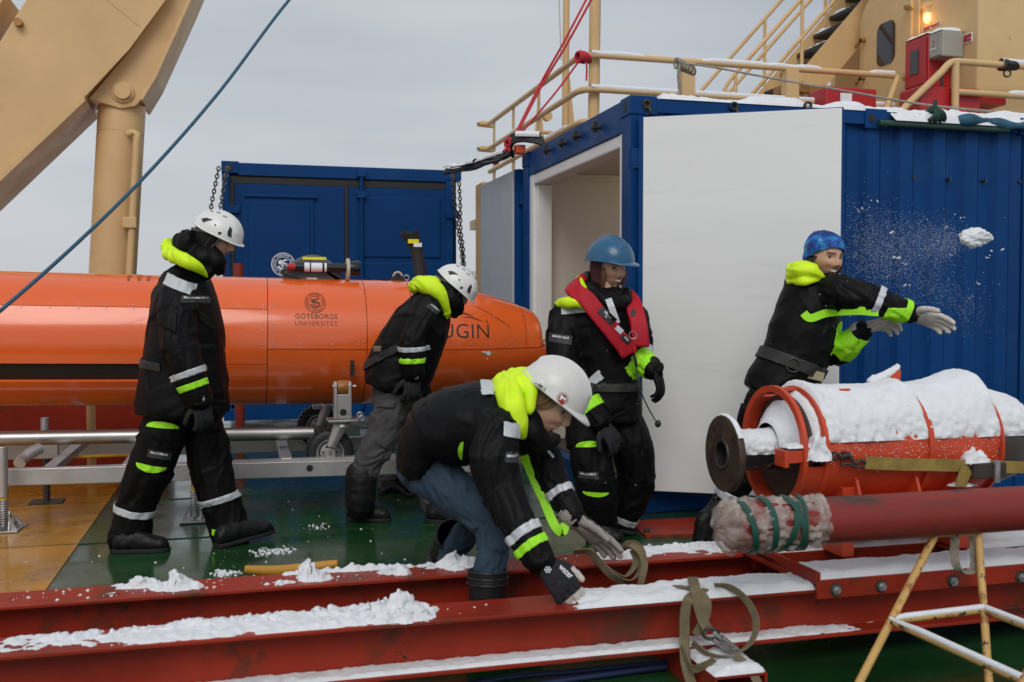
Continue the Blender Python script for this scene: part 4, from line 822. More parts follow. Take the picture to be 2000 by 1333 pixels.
for x0, x1 in ((653.5, 659), (681, 687)):
    l_, r_ = PV(x0, 819, 6.36).x, PV(x1, 819, 6.36).x; MB().prism([Vector((l_, 6.36+y, z)) for y, z in ((0, a_.z), (0, c_.z-.02), (.03, c_.z), (.07, c_.z), (.10, c_.z-.02), (.10, a_.z))], (r_-l_, 0, 0)).build('roller_cheek', M_ALU, tr, bevel=.003)
br = MB().box((PV(659, 800, 6.37).x, 6.365, a_.z), (PV(681, 800, 6.37).x, 6.40, PV(670, 771, 6.37).z)).build('roller_bracket', M_ALU, tr, bevel=.003)
q = PV(670.5, 806, 6.364); MB().cyl(q, q+Vector((0, .03, 0)), .022, n=20).build('bracket_hole', M_SEAL, tr)
q0, q1 = PV(658.5, 757, 6.41), PV(681.5, 757, 6.41); MB().lathe([(0, 0), (0, .042), (.004, .045), ((q1-q0).length-.004, .045), ((q1-q0).length, .042), ((q1-q0).length, 0)], q0, (1, 0, 0), 28).build('roller', mat('roller_amber', (.33, .13, .02), .4), tr, 40)
for x in (650, 689): q = PV(x, 755, 6.41); MB().cyl(q, q+Vector((.02, 0, 0)), .010, n=8).build('roller_axle', M_STEEL, tr)
for x, y in ((706, 817), (703, 811)): q = PV(x, y, 6.35); MB().torus(q, (0, 1, 0), .016, .007, 16, 8).build('locking_eye', M_STEEL, tr, 50)
wheel(PV(622, 832, 7.55), .155, tr)
MB().tube([PV(640, 790, 7.4), PV(625, 832, 7.4)], [.04, .03], 12).build('caster_fork', M_ALU, tr, 50)
MB().box(PV(612, 800, 7.38), PV(662, 792, 7.38)+Vector((0, .15, 0))).build('swivel_plate', M_STEEL, tr)
# jack legs
def jack(px, ytop, ybase, v, plate=True, coil=True):
    t_, b_ = PV(px, ytop, v), G(px, ybase); b_ = Vector((t_.x, v, .0))
    MB().cyl((t_.x, v, .12), (t_.x, v, t_.z), .020, n=14).build('jack_tube', M_STEEL, tr, 40)
    MB().cyl((t_.x, v, .02), (t_.x, v, .16), .012, n=10).build('jack_screw', M_STEEL, tr, 40)
    z0_, z1_ = .03, .185; pts = [Vector((t_.x+.022*math.cos(w_), v+.022*math.sin(w_), z0_+(z1_-z0_)*w_/(2*math.pi*11))) for w_ in np.linspace(0, 2*math.pi*11, 140)]
    MB().tube(pts, .0048, 6).build('jack_spring', M_STEEL, tr, 60)
    MB().cyl((t_.x, v, z1_+.002), (t_.x, v, z1_+.022), .024, n=14).build('yellow_collar', M_STICKY if False else mat('collar_yellow', (.55, .32, .02), .5), tr, 40)
    MB().box((t_.x-.085, v-.07, .006), (t_.x+.085, v+.07, .016)).build('base_plate', M_STEEL, tr, bevel=.002)
    for s_ in (-1, 1): MB().prism([Vector((t_.x+s_*.028, v-.03, .016)), Vector((t_.x+s_*.075, v-.03, .016)), Vector((t_.x+s_*.028, v-.03, .115))], (0, .010, 0)).build('foot_gusset', M_STEEL, tr); MB().prism([Vector((t_.x+s_*.030, v-.045, .016)), Vector((t_.x+s_*.030, v+.045, .016)), Vector((t_.x+s_*.030, v+.012, .12)), Vector((t_.x+s_*.030, v-.012, .12))], (s_*.006, 0, 0)).build('foot_cheek', M_STEEL, tr)
jack(380, 925, 1020, 6.18); jack(5, 872, 1035, 6.18); jack(1000, 915, 1000, 6.22)
q = PV(5, 900, 6.18); MB().cyl((q.x, 6.18, .2), (q.x, 6.18, PV(5, 872, 6.18).z), .028, n=14).build('corner_stake', M_ALU, tr, 40, .004)
q = PV(90, 951, 7.0); MB().box((q.x-.10, 6.95, .006), (q.x+.10, 7.1, .016)).build('base_plate', M_DKSTEEL, tr); MB().cyl((q.x, 7.02, .016), (q.x, 7.02, .29), .022, n=10).build('jack_tube', M_DKSTEEL, tr)
cl = thing('clamp', 'grey pipe clamp lying at the jack foot on the yellow deck', 'clamp', G(20, 1035)); q = G(22, 1032); q.z = .05
MB().torus(q, (.2, 1, 0), .028, .009, 20, 8).build('clamp_ring', M_STEEL, cl, 60); MB().bar(q+Vector((-.08, 0, -.032)), q+Vector((.09, -.02, -.03)), .03, .012).build('clamp_bar', M_STEEL, cl); MB().tube([q+Vector((.02, -.01, .02)), q+Vector((.06, -.02, -.03))], .009, 8).build('clamp_bolt', M_STEEL, cl)
hsx = MB().tube(spline([PV(150, 893, 7.2), PV(200, 891, 7.2), PV(240, 890, 7.25), PV(262, 892, 7.3)], 4), .012, 8).build('yellow_line', mat('line_yellow', (.55, .30, .01), .6), None, 60); tag(hsx, 'yellow line lying across the trolley frame behind the walking worker', 'rope')
# dark machinery under the trolley by the grey trousers
um2 = thing('winch_unit', 'dark greasy winch unit under the trolley behind the grey trousers', 'winch', PV(800, 950, 6.9))
for k in range(3): q = PV(770+55*k, 925+8*k, 6.75); MB().lathe([(0, 0), (0, .05+.012*k), (.12, .05+.012*k), (.13, .03), (.2, .03), (.2, 0)], q, (1, .2, -.1), 14).build('drum', M_DKSTEEL, um2, 40)
MB().box(PV(745, 960, 6.8), PV(930, 935, 6.8)+Vector((0, .3, .03))).build('winch_frame', M_DKSTEEL, um2, bevel=.01)
MB().tube(spline([PV(740, 965, 6.7), PV(770, 950, 6.65), PV(800, 968, 6.6), PV(830, 950, 6.65), PV(860, 970, 6.7)], 6), .014, 8).build('winch_hose', M_CABLE, um2, 60)
# ================================================================== RED BEAMS, SKID, MACHINE, PIPE, TRESTLE
def hbeam(v0, z0, u0, u1, lab, hgt=.18, w_=.18, tf=.014, tw=.010):
    zc = z0+hgt; vc = v0+w_/2
    pr = [(v0, z0), (v0+w_, z0), (v0+w_, z0+tf), (vc+tw/2, z0+tf), (vc+tw/2, zc-tf), (v0+w_, zc-tf), (v0+w_, zc), (v0, zc), (v0, zc-tf), (vc-tw/2, zc-tf), (vc-tw/2, z0+tf), (v0, z0+tf)]
    o = MB().prism([Vector((u0, a_, b_)) for a_, b_ in pr], (u1-u0, 0, 0)).build('steel_beam', M_RED, None, None, .003); return tag(o, lab, 'beam', 'long red steel beams in the foreground')
BV1, BV2, BZ = 3.10, 3.62, .10
hbeam(BV1, BZ, -3.6, 6.0, 'nearer red H-beam with snow on both flanges, strap looped over it')
hbeam(BV2, BZ, -3.6, 6.0, 'red H-beam behind, just past the bending woman, snow crumbs on top')
def boxbeam(u, v0, v1, z0, w_, h_, lab, t_=.008):
    b = MB(); b.box((u, v0, z0), (u+w_, v1, z0+t_)); b.box((u, v0, z0+h_-t_), (u+w_, v1, z0+h_)); b.box((u, v0, z0+t_), (u+t_, v1, z0+h_-t_)); b.box((u+w_-t_, v0, z0+t_), (u+w_, v1, z0+h_-t_))
    o = b.build('box_beam', M_RED); return tag(o, lab, 'beam', 'box beams under the red H-beams')
q = G(1370, 1303, .099)
boxbeam(q.x, 2.86, 4.1, .0, .185, .099, 'open-ended red box beam under the strap, with snow on top'); BXU = q.x
boxbeam(q.x-2.6, 3.0, 4.1, .0, .185, .099, 'red box beam under the beams beyond the left part')
sk = thing('machine_skid', 'red snowy skid frame bolted on the beams under the cylinder', 'skid', (G(1605, 1140, .31).x, 3.1, .28))
SU = G(1605, 1138, .318).x
MB().box((SU, 3.076, .250), (6.0, 3.092, .316)).build('skid_side_plate', M_RED, sk, bevel=.002)
MB().box((SU, 3.0925, .300), (6.0, 3.262, .318)).build('skid_top_plate', M_RED, sk, bevel=.002)
MB().box((SU+.02, 3.40, .318), (PV(1848, 1072, 3.4).x, 3.57, .336)).build('skid_top_plate', M_RED, sk, bevel=.002)
MB().box((SU+.02, 3.40, .282), (PV(1848, 1072, 3.4).x, 3.412, .317)).build('skid_side_plate', M_RED, sk, bevel=.002)
MB().box((SU-.005, 3.076, .3165), (SU+.012, 3.86, .345)).build('skid_end_plate', M_RED, sk, bevel=.002); MB().box((SU-.002, 3.27, .281), (SU+.06, 3.86, .300)).build('skid_end_plate', M_RED, sk, bevel=.002)
MB().box((SU, 3.63, .282), (6.0, 3.80, .318)).build('skid_top_plate', M_RED, sk, bevel=.002)
MB().box((PV(1860, 1060, 3.3).x, 3.264, .3185), (6.0, 3.79, .330)).build('skid_floor_plate', M_RED, sk, bevel=.002)
for x, y in ((1632, 1152), (1720, 1145), (1993, 1127), (1860, 1135)):
    q = PV(x, y, 3.076); MB().lathe([(0, 0), (0, .013), (-.0, .017), (.012, .017), (.012, .0)], q-Vector((0, .012, 0)), (0, 1, 0), 6).build('bolt', M_STEEL, sk); MB().lathe([(0, .0), (0, .024), (.003, .024)], q-Vector((0, .003, 0)), (0, 1, 0), 18).build('washer', M_DKSTEEL, sk); MB().cyl(q-Vector((0, .022, 0)), q-Vector((0, .01, 0)), .009, n=10).build('bolt_end', M_STEEL, sk)
for x, y in ((1468, 1075), (1515, 1090), (1555, 1105)): q = PV(x, y, 3.64); MB().box((q.x, 3.60, .22), (q.x+.012, 3.64, .28)).build('clip_plate', M_RED, sk)
# ------------------------------------------------------------------ snow-covered machine
MV, MZ = 3.47, .735
def MU(px): return PV(px, 870, MV).x
mc = thing('pump_cylinder', 'big red cylindrical machine with a brown flange, caked in snow', 'machine', (MU(1700), MV, .33))
uF = PV(1410, 886, MV).x; zF = PV(1410, 886, MV).z-.002; ax = (1, 0, 0)
MB().lathe([(0, .052), (0, .143), (.004, .146), (.022, .146), (.026, .143), (.026, .07), (.0255, .052)], (uF, MV, zF), ax, 56).build('flange', M_RUSTY, mc, 40)
for k in range(4): a_ = R(45+90*k+8); MB().cyl((uF-.0015, MV+.112*math.cos(a_), zF+.112*math.sin(a_)), (uF+.01, MV+.112*math.cos(a_), zF+.112*math.sin(a_)), .011, n=12).build('bolt_hole', M_SEAL, mc)
MB().lathe([(-.004, .046), (-.006, .050), (-.006, .058), (.002, .060)], (uF, MV, zF), ax, 40).build('bore_lip', M_DKSTEEL, mc, 40)
MB().lathe([(-.002, .048), (.20, .046), (.20, 0)], (uF, MV, zF), ax, 32).build('bore', M_SEAL, mc, 40)
u1, u2, u3, u4 = MU(1506), MU(1548), MU(1746), MU(1880)
MB().lathe([(.026, .068), (u1-uF+.06, .068)], (uF, MV, zF), ax, 32).build('neck_pipe', M_SPECK, mc, 50)
MB().lathe([(0, .0), (0, .205), (.012, .205), (.012, 0)], (u2-.045, MV, MZ), ax, 48).build('end_disc', M_RUSTY, mc, 40)
MB().lathe([(-.03, .068), (.0, .085), (.03, .11), (u2-u1-.02, .19)], (u1+.03, MV, MZ), ax, 48).build('end_cone', M_DKSTEEL, mc, 40)
MB().lathe([(0, .214), (0, .240), (.018, .240), (.018, .214), (0, .214)], (u1, MV, MZ), ax, 64).build('guard_ring', M_MACH, mc, 40)
nb_ = 44; cb_ = MB()
for k in range(nb_+1):
    a_ = R(192+(418-192)*k/nb_)
    for uu2, rr3 in ((u1+.004, .229), (u2+.004, .229), (u2+.004, .219), (u1+.004, .219)): cb_.v.append((uu2, MV+math.cos(a_)*rr3, MZ+math.sin(a_)*rr3))
cb_.f = [(4*k+i, 4*k+(i+1) % 4, 4*k+4+(i+1) % 4, 4*k+4+i) for k in range(nb_) for i in range(4)]+[(0, 1, 2, 3), (4*nb_+3, 4*nb_+2, 4*nb_+1, 4*nb_)]
cb_.build('end_casing', M_MACH, mc, 35)
for a0 in (86,):
    a_ = R(a0); c = Vector((0, math.cos(a_), math.sin(a_))); MB().bar(Vector((u1+.01, MV, MZ))+c*.222, Vector((u2+.01, MV, MZ))+c*.224, .085, .014, c).build('tie_bar', M_MACH, mc, bevel=.003)
sh = MB().lathe([(0, .200), (0, .236), (.018, .236), (.019, .222), (u3-u2-.01, .222), (u3-u2-.01, .235), (u3-u2+.012, .235), (u3-u2+.012, .222), (u4-u2-.012, .222), (u4-u2-.012, .238), (u4-u2, .238), (u4-u2, .18)], (u2, MV, MZ), ax, 72).build('barrel', M_MACH, mc, 35)
M_GREYC = mat('grey_casting', (.055, .050, .044), .6, var=.3, vs_=8, bump=.2)
MB().lathe([(0, .0), (0, .188), (.10, .188), (.19, .165), (.26, .11), (.28, 0)], (u4+.001, MV, MZ), ax, 48).build('end_dome', M_GREYC, mc, 40)
a_, c_ = PV(1523, 912, MV-.20), PV(1546, 878, MV-.20); tz = (a_.z+c_.z)/2
MB().bar((a_.x+.02, MV-.205, tz+.004), (u2+.02, MV-.205, tz+.012), .045, .045).build('trunnion_arm', M_MACH, mc, bevel=.004); MB().box((a_.x, MV-.235, a_.z), (a_.x+.018, MV-.16, c_.z)).build('trunnion_plate', M_MACH, mc, bevel=.003)
MB().cyl((MU(1885), MV-.222, PV(1885, 885, MV-.22).z), (MU(1885), MV-.19, PV(1885, 885, MV-.22).z), .032, n=24).build('side_port', M_RUSTY, mc, 40)
for x, wd in ((1655, .05), (1770, .04), (1845, .05)):
    u = PV(x, 950, MV-.16).x; MB().prism([Vector((u, MV-.26, .52)), Vector((u, MV-.13, .52)), Vector((u, MV-.13, .60)), Vector((u, MV-.198, .64)), Vector((u, MV-.215, .63))], (.012, 0, 0)).build('gusset', M_MACH, mc, bevel=.002)
for u in (MU(1590), MU(1810)): MB().box((u, MV-.20, .337), (u+.05, MV+.20, .60)).build('saddle', M_MACH, mc, bevel=.003)
MB().box((MU(1560), MV-.26, .500), (MU(1870), MV+.24, .522)).build('base_plate', M_MACH, mc, bevel=.003)
q = PV(1645, 770, MV-.08); MB().box((q.x-.022, MV-.10, MZ+.19), (q.x+.024, MV-.085, q.z+.022)).build('lifting_lug', M_MACH, mc, bevel=.004); MB().cyl((q.x, MV-.1015, q.z), (q.x, MV-.083, q.z), .009, n=12).build('lug_hole', M_SEAL, mc)
qa = PV(1750, 735, MV+.12); MB().prism([Vector((qa.x-.10, MV+.12, MZ+.18)), Vector((qa.x+.02, MV+.12, MZ+.18)), Vector((qa.x+.025, MV+.12, qa.z+.025)), Vector((qa.x-.005, MV+.12, qa.z+.03))], (0, .03, 0)).build('top_fin', M_MACH, mc, bevel=.003)
# yellow lashing strap with hook and ratchet
ls = thing('lashing_strap', 'worn yellow lashing strap with ratchet stretched along the red cylinder', 'strap', PV(1800, 905, 3.22))
SVv = MV-.245; pts = [PV(x, y, SVv) for x, y in ((1690, 904), (1760, 907), (1850, 909), (1905, 911), (1990, 913), (2080, 916))]
MB().ribbon(spline(pts, 5), .047, UP, .004).build('webbing', M_STRAPY, ls)
b = MB(); h0 = PV(1632, 893, SVv+.01)
b.tube(spline([PV(1690, 904, SVv), PV(1680, 900, SVv), PV(1670, 906, SVv), PV(1663, 897, SVv), PV(1656, 890, SVv), PV(1648, 893, SVv)], 5), .007, 8); b.tube(spline([PV(1688, 912, SVv), PV(1672, 912, SVv), PV(1655, 906, SVv), PV(1642, 908, SVv)], 5), .006, 8)
b.build('hook', M_DKSTEEL, ls, 60); b = MB()
for k in range(5): b.torus(h0+Vector((.020*k-.02, 0, .006*(k % 2))), (1, .8*(k % 2), .4), .013, .0045, 12, 6)
b.build('hook_chain', M_DKSTEEL, ls, 60)
q = PV(1925, 918, SVv-.01); MB().box((q.x-.07, SVv-.03, q.z-.03), (q.x+.08, SVv-.005, q.z+.028)).build('ratchet_frame', M_DKSTEEL, ls, bevel=.004); MB().cyl((q.x+.03, SVv-.035, q.z-.045), (q.x+.03, SVv-.035, q.z+.04), .012, n=12).build('ratchet_spool', M_STEEL, ls, 40)
MB().ribbon(spline([PV(1890, 915, SVv-.01), PV(1882, 930, SVv-.012), PV(1876, 950, SVv-.012)], 5), .05, (1, 0, .4), .004).build('webbing_tail', M_STRAPY, ls)
# ------------------------------------------------------------------ wrapped pipe
PVv, PZ, PR = 2.98, .553, .079
pu0, pu1 = PV(1425, 1030, PVv).x, 6.0; pe = PV(1586, 1020, PVv).x
pp_ = thing('steel_pipe', 'dull red steel pipe with its end wrapped in plastic, resting on the trestle', 'pipe', (pe, PVv, PZ-PR))
MB().lathe([(0, .0), (0, PR), (pu1-pu0, PR), (pu1-pu0, 0)], (pu0, PVv, PZ), ax, 56).build('pipe_body', M_MAROON, pp_, 40)
# crumpled plastic wrap: thin shell, translucent, wrinkled
n_, m_ = 90, 64; vsx = []
for i in range(n_):
    t = i/(n_-1); u = pe+.03-(pe+.03-pu0+.045)*t
    end = max(0, (t-.90)/.10); 
    for k in range(m_):
        an = 2*math.pi*k/m_; vsx.append((u, math.cos(an), math.sin(an), end, t))
vsx = np.array(vsx); pn = np.stack([vsx[:, 0]*22, vsx[:, 1]*1.6, vsx[:, 2]*1.6], 1)
rdg = np.abs(fbm(pn, 4)); rdg2 = np.abs(fbm(pn*np.array([.6, 2.6, 2.6])+9, 3)); rad = PR+.003+.007*(1-2*rdg)+.007*(1-2*rdg2)*(.6+1.2*vsx[:, 4])+.004*fbm(pn*3.1, 3)
rad = rad*(1-.80*vsx[:, 3]**2.2); uu_ = vsx[:, 0]-.02*rdg*vsx[:, 3]+.012*fbm(pn*.8+3, 2)*(vsx[:, 4] < .04)
b = MB(); b.v = [(float(a_), PVv+float(r_)*float(y), PZ-.004*float(e)+float(r_)*float(z)) for a_, r_, y, z, e in zip(uu_, rad, vsx[:, 1], vsx[:, 2], vsx[:, 3])]
b.f = [(i*m_+k, i*m_+(k+1) % m_, (i+1)*m_+(k+1) % m_, (i+1)*m_+k) for i in range(n_-1) for k in range(m_)]+[tuple((n_-1)*m_+k for k in range(m_))]
mw = bpy.data.materials.new('plastic_film'); mw.use_nodes = True; tn = mw.node_tree; bs_ = tn.nodes['Principled BSDF']
bs_.inputs['Base Color'].default_value = (.50, .44, .39, 1); bs_.inputs['Roughness'].default_value = .20; trp = tn.nodes.new('ShaderNodeBsdfTransparent'); mxs = tn.nodes.new('ShaderNodeMixShader'); nzz = tn.nodes.new('ShaderNodeTexNoise'); nzz.inputs['Scale'].default_value = 11; nzz.inputs['Detail'].default_value = 6
tcx = tn.nodes.new('ShaderNodeTexCoord'); mr_ = tn.nodes.new('ShaderNodeMapRange'); mr_.inputs[1].default_value = .36; mr_.inputs[2].default_value = .74; mr_.inputs[3].default_value = .12; mr_.inputs[4].default_value = .97
tn.links.new(tcx.outputs['Object'], nzz.inputs['Vector']); tn.links.new(nzz.outputs[0], mr_.inputs[0]); tn.links.new(mr_.outputs[0], mxs.inputs[0]); tn.links.new(trp.outputs[0], mxs.inputs[1]); tn.links.new(bs_.outputs[0], mxs.inputs[2]); tn.links.new(mxs.outputs[0], tn.nodes['Material Output'].inputs[0])
MATS['plastic_film'] = mw
wrap = b.build('plastic_wrap', mw, pp_, 180)
M_TAPE = mat('green_tape', (.006, .060, .042), .4, var=.15)
def helix(u0, u1, a0, a1, w_=.022):
    pts = []; wd = []
    for f_ in np.linspace(0, 1, 40): an = R(a0+(a1-a0)*f_); pts.append(Vector((u0+(u1-u0)*f_, PVv+math.cos(an)*(PR+.015), PZ+math.sin(an)*(PR+.015)))); wd.append(Vector((1, 0, 0)))
    return MB().ribbon(pts, w_, wd, .0025).build('green_tape', M_TAPE, pp_)
L_ = pe-pu0
helix(pu0+.015, pu0+.075, 95, 275); helix(pu0+.11, pu0+.13, 80, 290); helix(pu0+.22, pu0+.14, 120, 280); helix(pu0+.19, pu0+.255, 90, 270); helix(pu0+.25, pu0+.21, 80, 275, .014)
# ------------------------------------------------------------------ yellow trestle
ts_ = thing('pipe_trestle', 'yellow rust-speckled tubular trestle under the red pipe', 'trestle', P(1800, 1333, 3.0))
A_ = P(1740, 1213, 3.24); B_ = P(1921, 1194, 3.36); Z_ = A_.z; C_ = A_+Vector((.30, -.42, 0))*1.0; B_.z = Z_
Cc = G(1998, 1331, Z_); Dd = B_+(Cc-A_)
top1, top2 = P(1828, 1042, 3.50), P(1910, 1040, 3.52)
for nm, a_, c_ in (('leg', top1, A_+(A_-top1)*1.55), ('leg', top2, B_+(B_-top2)*1.5)): 
    k_ = (0-a_.z)/(c_-a_).normalized().z; MB().tube([a_, a_+(c_-a_).normalized()*k_], .0135, 10).build('leg', M_TRESTLE, ts_, 50)
for a_, c_ in ((A_, B_), (A_, Cc), (B_, Dd), (Cc, Dd)): MB().tube([a_, c_], .0125, 10).build('brace', M_TRESTLE, ts_, 50)
for a_, t_ in ((Cc, Cc+Vector((.30, .10, .26))), (Dd, Dd+Vector((.22, .06, .26)))): tt = t_; d_ = (a_-tt).normalized(); MB().tube([tt, tt+d_*((0-tt.z)/d_.z)], .0135, 10).build('leg', M_TRESTLE, ts_, 50)
MB().tube([top1, top2], .0135, 10).build('saddle_bar', M_TRESTLE, ts_, 50)
TR_SNOW = [(A_, B_), (A_, Cc), (B_, Dd)]
# ------------------------------------------------------------------ webbing straps on the beams
w1 = thing('cargo_strap', 'khaki cargo strap with ratchet draped over the nearer beam', 'strap', PV(1400, 1240, 3.05)); sv = 3.07
def wb(name, pts, par, wdt=.036, wd=(1, 0, 0), m=M_STRAP, th=.004): return MB().ribbon(spline(pts, 6), wdt, wd, th).build(name, m, par)
wb('webbing', [G(1352, 1128, .30), PV(1357, 1145, sv+.02), PV(1362, 1175, sv-.015), PV(1372, 1210, sv-.02), PV(1384, 1232, sv-.03)], w1)
wb('webbing', [G(1375, 1150, .305), PV(1348, 1168, sv-.005), PV(1338, 1195, sv-.01), PV(1337, 1250, sv-.01), PV(1340, 1300, sv-.06), PV(1355, 1350, sv-.10)], w1)
wb('webbing', [G(1305, 1140, .30), G(1330, 1146, .31), G(1360, 1152, .312), PV(1380, 1175, sv-.01), PV(1378, 1205, sv-.015), PV(1358, 1240, sv-.01)], w1, .03)
wb('webbing', [G(1395, 1143, .315), G(1420, 1146, .315), PV(1445, 1160, sv-.01), PV(1466, 1185, sv-.04), PV(1477, 1215, sv-.07), PV(1472, 1245, sv-.09), PV(1452, 1268, sv-.10), PV(1415, 1282, sv-.10), PV(1380, 1276, sv-.08), PV(1352, 1255, sv-.05)], w1, .030, [Vector((.35, -1, .5))]*55)
wb('webbing', [PV(1436, 1281, sv-.12), PV(1455, 1295, sv-.16), PV(1470, 1315, sv-.20), PV(1482, 1340, sv-.22)], w1, .03)
wb('webbing', [PV(1335, 1290, sv-.05), PV(1332, 1265, sv-.03), PV(1350, 1305, sv-.10), PV(1375, 1300, sv-.14), PV(1395, 1288, sv-.16)], w1, .026, (0, -.5, 1))
q = PV(1388, 1238, sv-.035); MB().torus(q, (.4, 1, .2), .020, .006, 18, 8, 1.3).build('ring', M_DKSTEEL, w1, 60)
r0, r1 = PV(1393, 1243, sv-.04), PV(1430, 1268, sv-.06); dd = (r1-r0)
for k in (-1, 1): MB().bar(r0+UP*.014*k, r1+UP*.010*k, .010, .016).build('ratchet_plate', M_STEEL, w1, bevel=.003)
MB().cyl(r0+dd*.55-Vector((0, .03, 0)), r0+dd*.55+Vector((0, .03, 0)), .017, n=14).build('ratchet_spool', M_STEEL, w1, 40); MB().bar(r0+dd*.3+Vector((0, -.02, .02)), r1+Vector((.02, -.02, .0)), .045, .006).build('ratchet_handle', M_STEEL, w1, bevel=.003)
for k in range(5): MB().cyl(r0+dd*(.45+.1*k)+Vector((0, -.035, .012)), r0+dd*(.45+.1*k)+Vector((0, .03, .012)), .006, n=6).build('ratchet_tooth', M_STEEL, w1)
w2 = thing('cargo_strap', 'khaki strap in loose loops held over the rear beam by the woman', 'strap', PV(1210, 1100, 3.7)); sv = 3.60
wb('webbing', [P(1120, 1078, 3.72), P(1150, 1078, 3.72), P(1172, 1100, 3.72), P(1195, 1125, 3.70), P(1225, 1137, 3.70), P(1246, 1120, 3.72), P(1256, 1090, 3.74), P(1248, 1070, 3.78), P(1232, 1064, 3.82), P(1215, 1072, 3.85)], w2, .034, [Vector((.5, -1, .8))]*55)
wb('webbing', [P(1150, 1070, 3.76), P(1166, 1095, 3.74), P(1188, 1115, 3.72), P(1215, 1128, 3.72), P(1236, 1112, 3.74), P(1243, 1090, 3.78), P(1236, 1072, 3.84)], w2, .034, [Vector((.6, -1, .6))]*37)
wb('webbing', [P(1232, 1064, 3.80), P(1252, 1078, 3.74), P(1259, 1105, 3.70), P(1254, 1130, 3.68), P(1250, 1148, 3.68)], w2, .028, (.6, -1, 0))
w3 = thing('cargo_strap', 'snowy grey strap hanging down behind the red pipe by the trestle', 'strap', P(1888, 1080, 3.55))
wb('webbing', [P(1866, 1040, 3.5), P(1864, 1070, 3.5), P(1866, 1100, 3.48), P(1876, 1116, 3.47), P(1892, 1118, 3.47), P(1903, 1108, 3.48), P(1903, 1075, 3.5), P(1900, 1040, 3.52)], w3, .034, (.25, -1, 0), M_ROPEG)
# yellow bar and hoses on the deck
yb_ = G(570, 1112); ybar = MB(); pts = [G(x, y, .045+.025*abs((x-570)/95.0)**2) for x, y in ((478, 1112), (500, 1114), (535, 1115), (570, 1113), (605, 1109), (640, 1104), (660, 1101))]
ybar.tube(spline(pts, 5), [.015+.011*math.sin(math.pi*min(1, max(0, (i+3)/36))) for i in range(31)], 12).build('yellow_bar', mat('bar_yellow', (.50, .24, .025), .5, var=.12, wear=[(RUST, .64, 12.0, .04)]), None, 180); tag(bpy.data.objects['yellow_bar'], 'curved yellow bar lying on the green deck behind the snowy beam', 'bar')
for k, pl_ in enumerate((((880, 1345), (1000, 1322), (1120, 1312), (1230, 1300), (1330, 1290)), ((980, 1350), (1080, 1332), (1180, 1318), (1300, 1302)))):
    o = MB().tube(spline([G(x, y, .02) for x, y in pl_], 6), .011, 8).build('deck_hose', mat('hose_blue', (.008, .022, .075), .5), None, 60); tag(o, 'thin dark blue hose on the deck below the near beam, %s one' % ('longer' if k == 0 else 'nearer'), 'hose', 'blue hoses under the near beam')
# ================================================================== PEOPLE
def remesh(mb, vox, sm=4, fac=.5):
    me = mb.mesh('tmp'); o = bpy.data.objects.new('tmp', me); C.objects.link(o)
    r = o.modifiers.new('r', 'REMESH'); r.mode = 'VOXEL'; r.voxel_size = vox
    if sm: q = o.modifiers.new('s', 'SMOOTH'); q.iterations = sm; q.factor = fac
    dg = bpy.context.evaluated_depsgraph_get(); dg.update(); res = bpy.data.meshes.new_from_object(o.evaluated_get(dg))
    bpy.data.objects.remove(o); bpy.data.meshes.remove(me); return res
def co_of(me): a_ = np.empty(len(me.vertices)*3); me.vertices.foreach_get('co', a_); return a_.reshape(-1, 3)
def no_of(me): a_ = np.empty(len(me.vertices)*3); me.vertices.foreach_get('normal', a_); return a_.reshape(-1, 3)
def set_co(me, a_): me.vertices.foreach_set('co', a_.ravel()); me.update()
def wrinkle(me, bones, amp, seed=0.0, fr=15.0, soft=.5):
    p = co_of(me); n = no_of(me); best = np.full(len(p), 1e9); S = np.zeros(len(p)); Rv = np.zeros_like(p); Jt = np.zeros(len(p)); off = 0.0
    for k, (a_, c_) in enumerate(bones):
        a_ = np.array(a_); c_ = np.array(c_); d_ = c_-a_; Ln = np.linalg.norm(d_); d_ = d_/Ln; t = np.clip((p-a_)@d_, 0, Ln); q = p-a_-t[:, None]*d_; ds = np.linalg.norm(q, axis=1); m_ = ds < best
        best[m_] = ds[m_]; S[m_] = ((p-a_)@d_)[m_]+off; Rv[m_] = (q/np.maximum(ds, 1e-4)[:, None])[m_]; jt = np.exp(-(np.minimum(t, Ln-t)/.10)**2); Jt[m_] = jt[m_]; off += 3.1
    tw = Rv@np.array([.9, -.4, .5])
    w_ = vn(np.stack([S*4+seed, tw*1.5, Rv[:, 2]*1.5], 1))*.8
    c = np.stack([S*fr+tw*2.2+w_*1.6+seed*3.3, Rv[:, 0]*2.0+w_, Rv[:, 2]*2.0+S*3], 1)
    f = vn(c); rd = 1-2.2*np.abs(f); g = vn(c*.45+31); h_ = vn(p*38+seed)
    dsp = amp*(.75*rd*(.35+.9*Jt)+.7*g+.10*h_); set_co(me, p+n*dsp[:, None]); return me
def loft_mb(b, rings, n=28):
    k = len(b.v)
    for c, a_, d_ in rings:
        for i in range(n): w_ = 2*math.pi*i/n; b.v.append(tuple(c+a_*math.cos(w_)+d_*math.sin(w_)))
    m_ = len(rings); b.f += [(k+i*n+j, k+i*n+(j+1) % n, k+(i+1)*n+(j+1) % n, k+(i+1)*n+j) for i in range(m_-1) for j in range(n)]
    b.f += [tuple(k+j for j in range(n-1, -1, -1)), tuple(k+(m_-1)*n+j for j in range(n))]
def limb(b, pts, rad, n=16, sub=5):
    m_ = len(pts); sp = spline(pts, sub); rr_ = [float(np.interp(i/sub, range(m_), rad)) for i in range(len(sp))]
    b.tube(sp, rr_, n); b.ell(pts[0], (rad[0],)*3, None, 14, 8); b.ell(pts[-1], (rad[-1],)*3, None, 14, 8)
